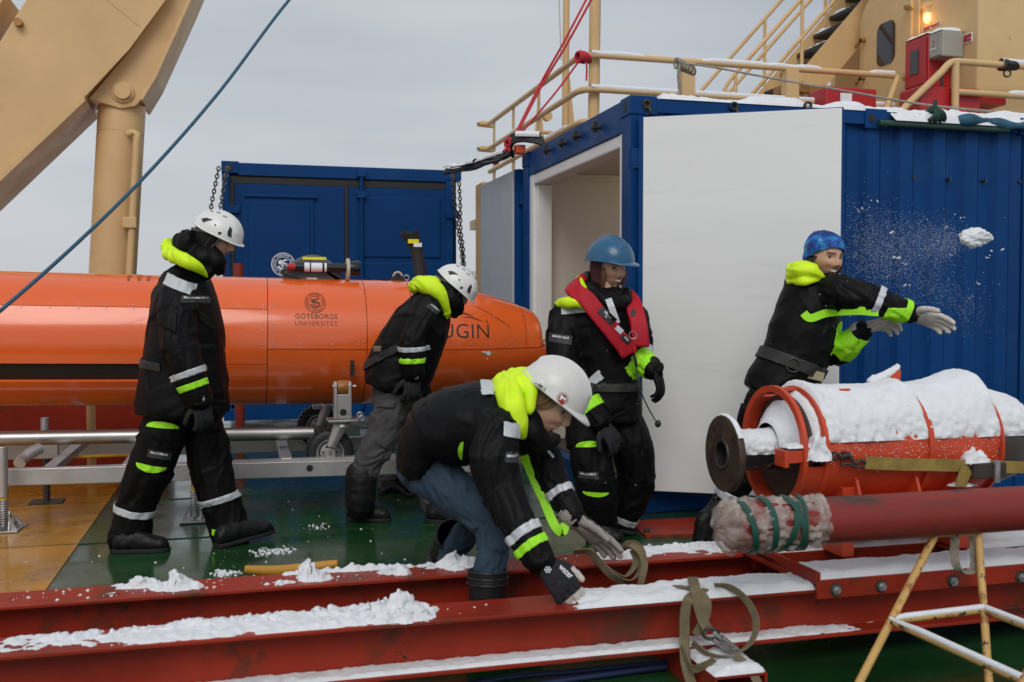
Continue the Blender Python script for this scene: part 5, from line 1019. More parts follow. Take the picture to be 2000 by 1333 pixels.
def patch(src, name, m, planes, seed, parent, off=.004, th=.003, seg=None):
    bm = bmesh.new(); bm.from_mesh(src.data)
    for co, no in planes: bmesh.ops.bisect_plane(bm, geom=bm.verts[:]+bm.edges[:]+bm.faces[:], plane_co=co, plane_no=no, clear_outer=True)
    if seg is not None:
        a_, c_, rm_ = seg; d_ = (c_-a_).normalized(); L__ = (c_-a_).length
        bmesh.ops.delete(bm, geom=[v for v in bm.verts if (v.co-a_-d_*max(-.05, min(L__+.05, (v.co-a_).dot(d_)))).length > rm_], context='VERTS')
    if len(bm.verts) == 0: bm.free(); return None
    bm.verts.ensure_lookup_table(); s_ = min(bm.verts, key=lambda v: (v.co-seed).length_squared); seen = {s_}; stack = [s_]
    while stack:
        v = stack.pop()
        for e in v.link_edges:
            q = e.other_vert(v)
            if q not in seen: seen.add(q); stack.append(q)
    bmesh.ops.delete(bm, geom=[v for v in bm.verts if v not in seen], context='VERTS')
    bm.normal_update(); nrm = {v: v.normal.copy() for v in bm.verts}
    for v in bm.verts: v.co += nrm[v]*off
    me = bpy.data.meshes.new(name); bm.to_mesh(me); bm.free(); o = obj(name, me, m, parent, 180)
    sl = o.modifiers.new('thick', 'SOLIDIFY'); sl.thickness = th; sl.offset = 0; return o
def band(src, name, m, p0, p1, t0, t1, parent, off=.004, half=None, tilt=None, rm=.115):
    p0, p1 = V3(p0), V3(p1); d_ = (p1-p0).normalized(); a_, c_ = p0.lerp(p1, t0), p0.lerp(p1, t1); dn = d_ if tilt is None else (d_+V3(tilt)).normalized()
    pl_ = [(a_, -dn), (c_, dn)]
    if half is not None: pl_.append(((a_+c_)/2, V3(half)))
    return patch(src, name, m, pl_, (a_+c_)/2, parent, off, seg=(p0, p1, rm))
def head_matrix(c, f, up=None):
    f = V3(f).normalized(); u_ = V3(up or UP); u_ = (u_-f*u_.dot(f)).normalized(); l_ = u_.cross(f); M = Matrix((f, l_, u_)).transposed().to_4x4(); M.translation = c; return M
SKIN = np.array([.60, .345, .245])
def face_mesh(beard=None, bcol=(.06, .03, .018), brow=(.05, .03, .02), skin=SKIN, smile=.0, stub=0.0):
    nu, nv = 112, 90; P_ = []
    for i in range(nv+1):
        th = math.pi*i/nv
        for k in range(nu): ph = 2*math.pi*k/nu; P_.append((math.sin(th)*math.cos(ph), math.sin(th)*math.sin(ph), math.cos(th)))
    d_ = np.array(P_); x, y, z = d_[:, 0]*np.where(d_[:, 0] > 0, .094, .100), d_[:, 1]*.076, d_[:, 2]*.117; zn = np.clip(-z/.117, 0, 1)
    y = y*(1-.34*zn**1.4); x = np.where(x < 0, x*(1-.45*zn), x*(1-.02*zn)); fr = np.clip(d_[:, 0]*2.2, 0, 1); ay = np.abs(y)
    g = lambda a_, c_, s_: np.exp(-((a_-c_)/s_)**2)
    nose = np.interp(z, [-.046, -.036, -.026, -.016, .0, .018, .034], [0, .45, 1.0, .92, .62, .36, .0])
    dx = .027*nose*g(y, 0, .0115+.004*np.clip((-.01-z)*40, 0, 1))+.007*g(ay, .010, .006)*g(z, -.031, .008)
    dx += .007*g(z, .030, .011)*g(y, 0, .05)-.014*g(ay, .031, .015)*g(z, .010, .011)+(.005+.006*smile)*g(ay, .040, .017)*g(z, -.026, .018)
    dx += .008*g(y, 0, .025)*g(z, -.058, .013)-.006*g(y, 0, .024)*g(z, -.058+.006*smile*(ay/.02)**2, .003)+.012*g(y, 0, .026)*g(z, -.100, .018)-.004*g(ay, .040, .010)*g(z, -.050, .02)*smile
    x = x+dx*fr; v = np.stack([x, y, z], 1)
    f = [(i*nu+k, (i+1)*nu+k, (i+1)*nu+(k+1) % nu, i*nu+(k+1) % nu) for i in range(nv) for k in range(nu)]
    col = np.tile(skin, (len(v), 1)); nz_ = vn(v*90)
    def mixc(c_, w_): nonlocal col; w_ = np.clip(w_, 0, 1)[:, None]; col = col*(1-w_)+np.array(c_)*w_
    mixc((.50, .17, .12), .5*fr*g(ay, .042, .016)*g(z, -.03, .02)); mixc((.50, .18, .13), .45*fr*g(y, 0, .014)*g(z, -.026, .012))
    mixc((.36, .10, .085), .9*fr*(g(y, 0, .020)*g(z, -.057, .009) > .45))
    mixc(brow, .92*fr*np.clip(1.6*g(z, .0275+.0035*np.sin(np.clip(ay/.03, 0, 1)*2.2), .0052)*(ay > .011)*(ay < .050), 0, 1))
    mixc(tuple(np.array(brow)*.8), .75*fr*np.clip(g(ay, .031, .014)*g(z, .015, .0028), 0, 1))
    if beard is not None:
        jaw = np.clip((-.052-z)/.018, 0, 1)*np.clip(1.2-1*g(y, 0, .018)*g(z, -.056, .011)*1.4, 0, 1)+np.clip((ay-.046)/.012, 0, 1)*np.clip((-.01-z)/.02, 0, 1); mus = g(z, -.0455, .0055)*np.clip(1.3-ay/.027, 0, 1)*1.6
        mixc(bcol, beard*np.clip(np.maximum(jaw*(.75+.35*nz_), mus), 0, 1)*np.clip(d_[:, 0]*4+.6, 0, 1))
    return v, f, col
def mat_attr(name, rough=.5, sss=.12):
    if name in MATS: return MATS[name]
    m = bpy.data.materials.new(name); m.use_nodes = True; n = m.node_tree.nodes; b = n['Principled BSDF']; a_ = n.new('ShaderNodeAttribute'); a_.attribute_name = 'Col'; m.node_tree.links.new(a_.outputs[0], b.inputs['Base Color'])
    b.inputs['Roughness'].default_value = rough; b.inputs['Subsurface Weight'].default_value = sss; b.inputs['Subsurface Radius'].default_value = (.012, .005, .003); b.inputs['Subsurface Scale'].default_value = .5; MATS[name] = m; return m
def set_col(me, col):
    at = me.color_attributes.new('Col', 'FLOAT_COLOR', 'POINT'); a_ = np.ones((len(me.vertices), 4), np.float32); a_[:len(col), :3] = col; at.data.foreach_set('color', a_.ravel())
M_EYE = mat('eye_white', (.30, .26, .23), .3); M_IRIS = mat('iris_dark', (.02, .012, .008), .15); M_TEETH = mat('teeth', (.66, .60, .50), .4)
class Person:
    def __init__(s, label, D, base): s.D = D; s.root = thing('person', label, 'person', base, 'crew members on the deck')
    def J(s, px, py, dd=0.0): return P(px, py, s.D+dd)
    def r(s, px): return px*s.D/FPX
    def rings(s, L_):   # (px, py, half width px, half depth m[, dd])
        cs = [s.J(q[0], q[1], q[4] if len(q) > 4 else 0) for q in L_]; res = []
        for i, q in enumerate(L_):
            t = cs[min(i+1, len(cs)-1)]-cs[max(i-1, 0)]; t = Vector((t.dot(HR), 0, t.dot(UP))); a_ = Vector((-t.z, 0, t.x)).normalized(); a_ = HR*a_.x+UP*a_.z
            res.append((cs[i], a_*s.r(q[2]), HF*q[3]))
        return res
    def garment(s, name, mb, m, bones, vox=.010, sm=6, amp=.006, fr=15., seed=1.0, par=None):
        me = remesh(mb, vox, sm); wrinkle(me, bones, amp, seed, fr); return obj(name, me, m, par or s.root, 180)
    def body(s, M, torso, limbs, fm, eyes=True, smile=0.0, sc=1.0):
        b = MB(); hc = M.translation; loft_mb(b, torso, 16)
        for pts, rd in limbs: limb(b, pts, rd, 10, 3)
        me0 = remesh(b, .018, 2); v0 = co_of(me0); f0 = [tuple(p.vertices) for p in me0.polygons]; v, f, col = fm
        hv = np.array([tuple(M @ Vector(q*sc)) for q in v]); k = len(hv)
        me = bpy.data.meshes.new('body'); me.from_pydata([tuple(q) for q in hv]+[tuple(q) for q in v0], [], f+[tuple(i+k for i in q) for q in f0]); me.update()
        set_col(me, np.concatenate([col, np.tile(SKIN, (len(v0), 1))])); s.bod = obj('body', me, mat_attr('skin'), s.root, 180); s.M = M
        if eyes:
            for sg in (-1, 1):
                e = MB().ell(M @ Vector((.0655*sc, sg*.031*sc, .0095*sc)), (.0112*sc,)*3, None, 16, 10).build('eye', M_EYE, s.bod, 180); MB().ell(M @ Vector((.0725*sc, sg*.0315*sc-.001, .0090*sc)), (.0072*sc, .0072*sc, .0072*sc), None, 12, 8).build('iris', M_IRIS, e, 180)
        if smile:
            b = MB(); n = 14
            for i in range(n+1):
                yy = -.021+.042*i/n; xx = .0885-.011*(yy/.021)**2
                for zz in (-.0635, -.0525): b.v.append(tuple(M @ Vector((xx*sc, yy*sc, (zz+.007*(yy/.021)**2)*sc))))
            b.f = [(2*i, 2*i+2, 2*i+3, 2*i+1) for i in range(n)]; b.build('teeth', M_TEETH, s.bod, 180)
    def loc(s, x, y, z): return s.M @ Vector((x, y, z))
def dome(M, rx, ry, rz, zc, rim, ridge=None, brim=None, th=.005):
    """helmet shell in head coordinates; rim(phi) lowest height, brim(phi) outward lip"""
    nu, nv = 72, 26; b = MB()
    for i in range(nv+1):
        for k in range(nu):
            ph = 2*math.pi*k/nu; zr = rim(ph); c_ = max(-.9, min(.98, (zr-zc)/rz)); tm = math.acos(c_); th_ = tm*i/nv
            x, y, z = rx*math.sin(th_)*math.cos(ph), ry*math.sin(th_)*math.sin(ph), zc+rz*math.cos(th_); e = ridge(x, y, z) if ridge else 0; l_ = math.sqrt(x*x+y*y+(z-zc)**2) or 1
            b.v.append((x*(1+e/l_), y*(1+e/l_), zc+(z-zc)*(1+e/l_)))
    b.f = [(i*nu+k, (i+1)*nu+k, (i+1)*nu+(k+1) % nu, i*nu+(k+1) % nu) for i in range(nv) for k in range(nu)]
    if brim:
        for j, f_ in enumerate((.35, .7, 1.0)):
            for k in range(nu):
                ph = 2*math.pi*k/nu; v = b.v[nv*nu+k]; w_, dr = brim(ph); l_ = math.hypot(v[0], v[1]); b.v.append((v[0]*(1+w_*f_/l_), v[1]*(1+w_*f_/l_), v[2]-dr*f_**1.5))
            o_ = (nv+1+j-1)*nu if j else nv*nu; o2 = (nv+1+j)*nu; b.f += [(o_+k, o2+k, o2+(k+1) % nu, o_+(k+1) % nu) for k in range(nu)]
    b.v = [tuple(M @ Vector(v)) for v in b.v]; return b
def shell(b, name, m, par, th=.005):
    o = b.build(name, m, par, 50); sl = o.modifiers.new('thick', 'SOLIDIFY'); sl.thickness = th; sl.offset = -1; return o
def on_shell(src, M, name, m, poly, side, off=.0025, sub=.008):
    """flat polygon given in head coordinates (x, z) laid on one side of a shell"""
    bv = bvh_of(src); me = bpy.data.meshes.new(name); me.from_pydata([(x, z, 0) for x, z in poly], [], [tuple(range(len(poly)))]); subdiv(me, sub); R3 = M.to_3x3()
    n = R3 @ Vector((0, side, 0)); drape(bv, me, M @ Vector((0, side*.10, 0)), R3 @ Vector((1, 0, 0)), R3 @ Vector((0, 0, 1)), n, off, .5); return obj(name, me, m, src)
def climbing_helmet(p, M, side=-1):
    rim = lambda ph: .028-.012*math.cos(ph)**2*(math.cos(ph) > 0)+.018*max(0, -math.cos(ph))**2+.004*math.sin(2*ph)
    h_ = shell(dome(M, .140, .112, .128, .026, rim, lambda x, y, z: .003*math.exp(-((abs(y)-.045)/.016)**2)*(z > .06), lambda ph: (.006+.012*max(0, math.cos(ph))**4, .003)), 'helmet', M_HELW, p.root)
    for pl_ in ([(-.070, .075), (-.045, .090), (-.005, .093), (-.030, .078), (-.048, .062)], [(.082, .092), (.096, .080), (.108, .040), (.092, .042), (.084, .060)], [(.045, .045), (.060, .050), (.064, .044), (.052, .030)]): on_shell(h_, M, 'vent', M_BLACK, pl_, side)
    on_shell(h_, M, 'rivet_spot', M_DKSTEEL, [(.018+.005*math.cos(t), .072+.005*math.sin(t)) for t in np.linspace(0, 5.6, 8)], side)
    for x, z in ((-.045, .132), (-.005, .137), (.035, .130)):
        on_shell(h_, M, 'top_vent', mat('vent_grey', (.33, .33, .33), .6), [(x-.014, z-.004), (x+.012, z-.004), (x+.006, z+.004), (x-.010, z+.003)], side)
    b = MB(); b.tube([M @ Vector((.02, side*.086, .03)), M @ Vector((-.005, side*.084, -.04)), M @ Vector((.03, side*.06, -.105))], .0055, 6); b.tube([M @ Vector((.075, side*.068, .03)), M @ Vector((.045, side*.082, -.02)), M @ Vector((.02, side*.078, -.06))], .0055, 6); b.build('chin_strap', mat('strap_black', (.03, .03, .03), .5), h_, 60)
    b = MB(); b.tube(spline([M @ Vector((-.02, side*.090, .022)), M @ Vector((-.075, side*.080, .012)), M @ Vector((-.118, side*.04, .005)), M @ Vector((-.126, 0, .004))], 5), .010, 8); b.build('rear_cradle', mat('cradle_grey', (.06, .06, .065), .45), h_, 60)
    return h_
def hard_hat(p, M, m, sc=1.0, tilt=0.0):
    M = M @ Matrix.Rotation(tilt, 4, 'Y')
    rid = lambda x, y, z: (.009*math.exp(-(y/.009)**4)+.005*math.exp(-((abs(y)-.026)/.006)**4))*max(0, min(1, (z-.090)/.03))*(1 if abs(x) < .12 else 0)+.0045*max(0, min(1, (.070-z)/.01))*(1 if any(abs(math.atan2(y, x)-q) < .13 for q in (1.25, -1.25, 2.1, -2.1, 2.9, -2.9)) else 0)
    return shell(dome(M, .130*sc, .111*sc, 0.118*sc, .050, lambda ph: .048, rid, lambda ph: (.010+.036*max(0, math.cos(ph))**3, .004+.016*max(0, math.cos(ph))**3)), 'hard_hat', m, p.root)
def glove(p, name, wrist, fdir, back, m, thumb=1, curl=(.35, .5, .4), spread=.10, sc=1.12, cuff=.05, mats=None, pick=None, thumb_dir=(.62, .75, -.22), vox=.0042, cuff_r=.040):
    f_ = V3(fdir).normalized(); z = V3(back); z = (z-f_*z.dot(f_)).normalized(); y = z.cross(f_)*thumb; w_ = V3(wrist); T_ = lambda a_, b_, c_: w_+(f_*a_+y*b_+z*c_)*sc
    b = MB(); loft_mb(b, [(T_(-.012, 0, 0), y*.030*sc, z*.024*sc), (T_(.02, .002, 0), y*.037*sc, z*.022*sc), (T_(.055, .001, 0), y*.043*sc, z*.020*sc), (T_(.085, 0, -.002), y*.043*sc, z*.017*sc), (T_(.100, -.001, -.004), y*.037*sc, z*.013*sc)], 20)
    for i, (yy, ln, x0) in enumerate(((.032, .074, .090), (.011, .083, .095), (-.011, .077, .092), (-.031, .060, .084))):
        pts = [T_(x0-.03, yy*.9, -.002)]; a_ = 0.0; q = Vector((x0, yy, -.003)); pts.append(T_(*q)); sa = (yy/.032)*spread
        for j, sg in enumerate((.45, .31, .24)):
            a_ += curl[j]*(1+.10*(i-1)); q = q+Vector((math.cos(a_)*math.cos(sa), math.sin(sa)*math.cos(a_), -math.sin(a_)))*ln*sg; pts.append(T_(*q))
        limb(b, pts, [.0115*sc, .0118*sc, .0110*sc, .0103*sc, .0092*sc], 10, 3)
    td = Vector(thumb_dir).normalized(); q0 = Vector((.022, .026, -.006)); q1 = q0+td*.036; q2 = q1+(td+Vector((.35, -.12, -.1))).normalized()*.032; q3 = q2+(td+Vector((.6, -.25, -.2))).normalized()*.026
    limb(b, [T_(*q) for q in (q0, q1, q2, q3)], [.017*sc, .0145*sc, .0125*sc, .0105*sc], 10, 3)
    if cuff: limb(b, [T_(-cuff, 0, 0), T_(-.01, 0, 0)], [cuff_r, .034*sc], 14, 3)
    me = remesh(b, vox, 2, .4); pc_ = co_of(me); set_co(me, pc_+no_of(me)*(.0013*vn(pc_*120))[:, None])
    o = obj(name, me, mats or m, p.root, 180)
    if mats and pick:
        idx = []; W_ = np.array(w_); ff, yy, zz = np.array(f_), np.array(y), np.array(z)
        for pl_ in me.polygons:
            q = np.array(pl_.center)-W_; nn = np.array(pl_.normal); idx.append(pick(q@ff/sc, q@yy/sc, q@zz/sc, nn@zz, nn@ff))
        me.polygons.foreach_set('material_index', idx)
    return o
def boot(p, name, ankle, heel, toe, shaft=None, r_sh=.058, m=M_BOOT, sole=True, wid=.048, vox=.008):
    ankle, heel, toe = V3(ankle), V3(heel), V3(toe); d_ = (toe-heel); L__ = d_.length; d_.normalize(); sd_ = d_.cross(UP).normalized(); n = sd_.cross(d_); b = MB()
    k = [(0.0, .036, .046), (.10, .046, .058), (.28, .046, .062), (.5, .046, .056), (.72, wid+.002, .044), (.90, .045, .038), (1.0, .026, .024)]
    loft_mb(b, [(heel+d_*L__*t+n*h_, sd_*w_, n*h_) for t, w_, h_ in k], 18)
    limb(b, [heel+d_*L__*.22+n*.055, ankle]+([V3(shaft)] if shaft is not None else []), [.052, r_sh*.95]+([r_sh] if shaft is not None else []), 16, 4)
    me = remesh(b, vox, 4); pc_ = co_of(me); rel = (pc_-np.array(heel))@np.array(n); lo_ = np.minimum(rel-.004, 0); pc_ = pc_-lo_[:, None]*np.array(n)
    wn = vn(pc_*42)*.003*(rel > .03); set_co(me, pc_); pc_ = pc_+no_of(me)*wn[:, None]; set_co(me, pc_); o = obj(name, me, m, p.root, 180)
    if sole:
        b = MB(); pts = []
        for t, w_ in ((-.02, .02), (.0, .036), (.10, .047), (.3, .046), (.5, .044), (.72, wid+.003), (.90, .045), (1.0, .028), (1.03, .01)): pts.append((t, w_))
        poly = [heel+d_*L__*t+sd_*w_ for t, w_ in pts]+[heel+d_*L__*t-sd_*w_ for t, w_ in reversed(pts)]
        b.prism(poly, n*.020).build('sole', mat('sole_rubber', (.008, .008, .008), .7, bump=.2), o, 40, .003)
    return o
def label_on(src, c, r_, u_, n, w_, h_, m, name, par, txt=None, ts=.012, tm=M_WHITEINK, off=.004):
    bv = bvh_of(src); me = grid_mesh(w_, h_, 8, 4); drape(bv, me, c, r_, u_, n, off, .5); o = obj(name, me, m, par, 180)
    if txt:
        for k, t in enumerate(txt): tme = subdiv(text_mesh(t, ts if k == 0 else ts*.55, 1.0, .0003), .01); cc = V3(c)+V3(u_).normalized()*(h_*.18-(ts*.85)*k); drape(bv, tme, cc, r_, u_, n, off+.002, .5); obj('label_text', tme, tm, o)
    return o
M_LABEL = mat('label_grey', (.035, .035, .038), .6); M_BELT = mat('belt_webbing', (.020, .019, .018), .6, bump=.3, bs=90); M_BELTB = mat('belt_buckle', (.20, .17, .13), .4, metal=.6)
VD = -HF    # towards the camera
def smooth_pts(pts, it=10):
    for _ in range(it): pts = [pts[0]]+[(pts[i-1]+pts[i]*2+pts[i+1])/4 for i in range(1, len(pts)-1)]+[pts[-1]]
    return pts

# ------------------------------------------------------------------ 1: walking man at the left
p1 = Person('person in black work suit and white helmet walking past the orange hull', 5.3, G(330, 1065))
J = p1.J; r_ = p1.r
M1 = head_matrix(J(421, 466), HR*.93-UP*.36+VD*.10)
near = -.24
arm1 = [J(350, 575, -.17), J(349, 610, -.22), J(352, 680, -.27), J(372, 735, -.27), J(389, 778, -.26)]
arm1f = [J(385, 580, .20), J(400, 680, .25), J(420, 760, .24)]
legA = [J(335, 800, -.08), J(316, 850, -.09), J(296, 912, -.09), J(270, 975, -.08), J(256, 1040, -.07)]
legB = [J(378, 800, .08), J(400, 850, .08), J(412, 912, .08), J(430, 975, .08), J(448, 1036, .08)]
p1.body(M1, [(J(372, 540), HR*.09, HF*.14), (J(365, 600), HR*.11, HF*.17), (J(362, 700), HR*.11, HF*.15), (J(358, 800), HR*.11, HF*.15)],
        [([J(420, 468), J(400, 520), J(380, 550)], [.05, .055, .07]), (arm1, [.05]*5), (arm1f, [.05]*3), (legA, [.07, .07, .055, .05, .04]), (legB, [.07, .07, .055, .05, .04])], face_mesh(beard=.35, stub=1), eyes=True)
b = MB(); limb(b, legA, [r_(42), r_(44), r_(42), r_(36), r_(38)]); limb(b, legB, [r_(44), r_(42), r_(40), r_(38), r_(38)]); b.ell(J(358, 800), (.17, .17, .12)); limb(b, [legA[-1], J(253, 1052, -.07)], [r_(38), r_(40)]); limb(b, [legB[-1], J(450, 1046, .08)], [r_(38), r_(36)])
t1 = p1.garment('trousers', b, M_TROUS, list(zip(legA, legA[1:]))+list(zip(legB, legB[1:])), amp=.009, fr=11, seed=2)
b = MB(); loft_mb(b, p1.rings([(372, 522, 26, .10), (367, 545, 44, .17), (362, 575, 56, .24), (364, 640, 70, .25), (361, 700, 76, .25), (360, 745, 82, .26), (358, 790, 88, .265), (358, 806, 88, .26)]))
limb(b, arm1, [r_(33), r_(36), r_(34), r_(30), r_(25)]); limb(b, arm1f, [r_(32), r_(30), r_(24)])
j1 = p1.garment('jacket', b, M_JACKET, list(zip(arm1, arm1[1:]))+list(zip(arm1f, arm1f[1:]))+[(J(368, 540), J(358, 800))], amp=.008, fr=11, seed=3)
b = MB(); limb(b, [J(352, 470, .02), J(362, 500, -.03), J(383, 520, -.06), J(402, 532, -.07)], [r_(15), r_(20), r_(22), r_(16)]); limb(b, [J(412, 492, -.05), J(424, 512, -.06), J(430, 526, -.02)], [r_(15), r_(17), r_(13)]); b.ell(J(398, 505, 0), (r_(34), .13, r_(30))); b.ell(J(368, 478, 0), (r_(22), .11, r_(30)))
p1.garment('collar', b, M_JACKET, [(J(370, 470), J(410, 530))], vox=.008, sm=14, amp=.006, seed=4)
b = MB(); M1r = M1.to_3x3(); b.ell(M1 @ Vector((-.012, 0, .008)), (.108, .092, .120), M1r); b.ell(M1 @ Vector((.0, 0, -.06)), (.085, .082, .07), M1r)
o = p1.garment('balaclava', b, M_GLOVEB, [(J(420, 440), J(410, 510))], vox=.006, sm=3, amp=.002, seed=5)
bm = bmesh.new(); bm.from_mesh(o.data); Mi = M1.inverted(); bmesh.ops.delete(bm, geom=[v for v in bm.verts if (Mi @ v.co).x > .045+.25*max(0, (Mi @ v.co).z) and (Mi @ v.co).z < .03 and (Mi @ v.co).z > -.12], context='VERTS'); bm.to_mesh(o.data); bm.free()
b = MB(); limb(b, [J(327, 480, .03), J(332, 497, -.06), J(350, 505, -.15), J(372, 513, -.18), J(390, 525, -.15), J(404, 541, -.10)], [r_(9), r_(14), r_(14), r_(13), r_(10), r_(4)]); limb(b, [J(327, 480, .03), J(335, 478, .10), J(350, 480, .14)], [r_(10), r_(13), r_(12)])
p1.garment('hood', b, M_NEON, [(J(327, 480), J(404, 541))], vox=.006, sm=8, amp=.007, fr=15, seed=6)
climbing_helmet(p1, M1)
glove(p1, 'glove', J(394, 783, -.26), -UP*.95+HR*.12, VD*.8+HR*.5, M_GLOVE, thumb=-1, curl=(.55, .75, .6), cuff=.035)
glove(p1, 'glove', J(424, 770, .24), -UP*.95+HR*.2, VD*-.6+HR*.5, M_GLOVE, thumb=1, curl=(.5, .7, .6), cuff=.035)
b = MB()
for k in range(3): a_ = k*math.pi/3; c_ = J(396, 779, -.313); b.bar(c_+(HR*math.cos(a_)+UP*math.sin(a_))*.013, c_-(HR*math.cos(a_)+UP*math.sin(a_))*.013, .002, .003, HF)
b.build('snowflake_print', M_WHITEINK, p1.root)
boot(p1, 'boot', J(250, 1040, -.07), G(222, 1072, .02)+Vector((0, 0, -.018)), G(330, 1076, .0)); boot(p1, 'boot', J(450, 1035, .08), G(424, 1063, .02)-Vector((0, 0, .018)), G(533, 1052, .0)+Vector((0, 0, .035)))
band(j1, 'reflective_band', M_REFL, arm1[2], arm1[4], .44, .56, p1.root, .005); band(j1, 'hi_vis_band', M_NEONG, arm1[2], arm1[4], .68, .80, p1.root, .005, HF*1.0)
patch(j1, 'shoulder_tape', M_REFL, [(J(346, 543), -HR), (J(400, 543), HR), (J(370, 545), UP*.95+HR*.38), (J(370, 566), -UP*.95-HR*.38)], J(372, 550, -.3), p1.root, .004, .002)
band(t1, 'reflective_band', M_REFL, legA[3], legA[4], .22, .42, p1.root, .005); band(t1, 'reflective_band', M_REFL, legB[3], legB[4], -.12, .08, p1.root, .005)
patch(t1, 'hi_vis_tab', M_NEONG, [(J(415, 1040), -HR), (J(433, 1040), HR), (J(425, 1034), UP), (J(425, 1046), -UP)], J(424, 1040, -.2), p1.root)
def lens(src, p, px, py, w_, h_, ang, m, name='hi_vis_panel'):
    me = bpy.data.meshes.new(name); pts = [(w_/2*math.cos(t), h_*max(0, math.sin(t))**.9, 0) for t in np.linspace(0, math.pi, 16)]; me.from_pydata([(x*math.cos(ang)-y*math.sin(ang), x*math.sin(ang)+y*math.cos(ang), 0) for x, y, _ in pts], [], [tuple(range(16))]); subdiv(me, .015)
    drape(bvh_of(src), me, p.J(px, py, -.15), HR, UP, VD, .005, .9); return obj(name, me, m, p.root)
lens(t1, p1, 322, 834, r_(56), r_(12), -.10, M_NEONG); lens(t1, p1, 300, 906, r_(52), r_(-14), -.22, M_NEONG)
label_on(t1, J(309, 889, -.2), HR*.96-UP*.25, UP*.96+HR*.25, VD, r_(38), r_(15), M_LABEL, 'brand_label', p1.root, ['MAXXIMUS'], .015)
label_on(j1, J(368, 585, -.3), HR, UP, VD, r_(30), r_(14), M_LABEL, 'brand_label', p1.root, ['MAXXIMUS'], .0125)
b = MB(); b.bar(J(355, 628, -.37), J(395, 640, -.33), .003, .006); patch(j1, 'sleeve_pocket_flap', M_JACKET, [(J(350, 620), -HR), (J(388, 620), HR), (J(370, 612), UP), (J(370, 640), -UP-HR*.5)], J(370, 625, -.4), p1.root, .010, .006)
patch(j1, 'belt', M_BELT, [(J(360, 706), UP*.98+HR*.10), (J(360, 722), -UP*.98-HR*.10), (J(285, 712), -HR), (J(345, 712), HR)], J(310, 712, -.3), p1.root, .007, .005)
# ------------------------------------------------------------------ 2: man in grey trousers leaning over
p2 = Person('person in black jacket and grey trousers leaning forward by the orange nose', 5.95, G(715, 1018)); J = p2.J; r_ = p2.r
M2 = head_matrix(J(884, 566), HR*.80-UP*.58+VD*.12, UP*.8+HR*.5)
arm2 = [J(836, 598, -.16), J(824, 628, -.21), J(806, 668, -.25), J(806, 700, -.25), J(808, 728, -.24)]; arm2f = [J(848, 620, .2), J(838, 690, .22), J(824, 740, .18)]
legA = [J(772, 765, -.09), J(757, 815, -.10), J(742, 865, -.10), J(716, 912, -.10), J(706, 945, -.10)]; legB = [J(785, 765, .09), J(808, 830, .09), J(828, 900, .09), J(850, 985, .09)]
p2.body(M2, [(J(845, 595), HR*.09, HF*.15), (J(805, 680), HR*.11, HF*.15), (J(775, 750), HR*.11, HF*.14)], [([J(880, 570), J(858, 590), J(842, 605)], [.05, .055, .07]), (arm2, [.05]*5), (arm2f, [.05]*3), (legA, [.07, .07, .055, .05, .04]), (legB, [.07, .06, .05, .04])], face_mesh(), eyes=True)
b = MB(); limb(b, legA, [r_(34), r_(33), r_(32), r_(26), r_(22)]); limb(b, legB, [r_(34), r_(32), r_(29), r_(26)]); b.ell(J(776, 765), (.15, .17, .12))
t2 = p2.garment('trousers', b, M_GREYTR, list(zip(legA, legA[1:]))+list(zip(legB, legB[1:])), amp=.010, fr=16, seed=12)
b = MB(); loft_mb(b, p2.rings([(862, 578, 22, .11), (848, 592, 38, .19), (826, 630, 56, .24), (803, 672, 62, .23), (785, 712, 66, .23), (770, 745, 63, .23), (764, 762, 58, .225)]))
limb(b, arm2, [r_(26), r_(25), r_(24), r_(22), r_(21)]); limb(b, arm2f, [r_(26), r_(24), r_(20)])
j2 = p2.garment('jacket', b, M_JACKET, list(zip(arm2, arm2[1:]))+list(zip(arm2f, arm2f[1:]))+[(J(845, 595), J(765, 765))], amp=.008, fr=12, seed=13)
b = MB(); limb(b, [J(872, 560, .0), J(885, 585, -.05), J(893, 602, -.02), J(888, 612, .02)], [r_(22), r_(20), r_(14), r_(10)]); b.ell(J(868, 588), (r_(26), .12, r_(30)))
p2.garment('collar', b, M_JACKET, [(J(870, 560), J(890, 610))], vox=.008, amp=.005, seed=14)
b = MB(); M2r = M2.to_3x3(); b.ell(M2 @ Vector((-.012, 0, .008)), (.108, .092, .118), M2r); b.ell(M2 @ Vector((.02, 0, -.07)), (.088, .08, .062), M2r)
o = p2.garment('balaclava', b, M_GLOVEB, [(J(880, 540), J(880, 600))], vox=.006, sm=3, amp=.002, seed=15); Mi = M2.inverted()
bm = bmesh.new(); bm.from_mesh(o.data); bmesh.ops.delete(bm, geom=[v for v in bm.verts if (Mi @ v.co).x > .055 and -.055 < (Mi @ v.co).z < .03], context='VERTS'); bm.to_mesh(o.data); bm.free()
b = MB(); limb(b, [J(808, 562, .10), J(812, 560, -.02), J(822, 558, -.12), J(845, 562, -.18), J(862, 578, -.18), J(872, 605, -.14), J(874, 622, -.12)], [r_(9), r_(13), r_(16), r_(16), r_(13), r_(8), r_(4)]); b.ell(J(833, 553, -.02), (r_(28), .14, r_(15)))
p2.garment('hood', b, M_NEON, [(J(808, 562), J(874, 622))], vox=.006, sm=8, amp=.007, fr=15, seed=16)
climbing_helmet(p2, M2)
glove(p2, 'glove', J(808, 734, -.24), -UP*.97-HR*.10, VD*.9+HR*.3, M_GLOVE, thumb=-1, curl=(.55, .7, .6), cuff=.035, sc=1.18)
glove(p2, 'glove', J(826, 745, .18), -UP*.9+HR*.1, VD*-.7, M_GLOVEB, thumb=1, curl=(.5, .7, .6), cuff=.035)
b = MB()
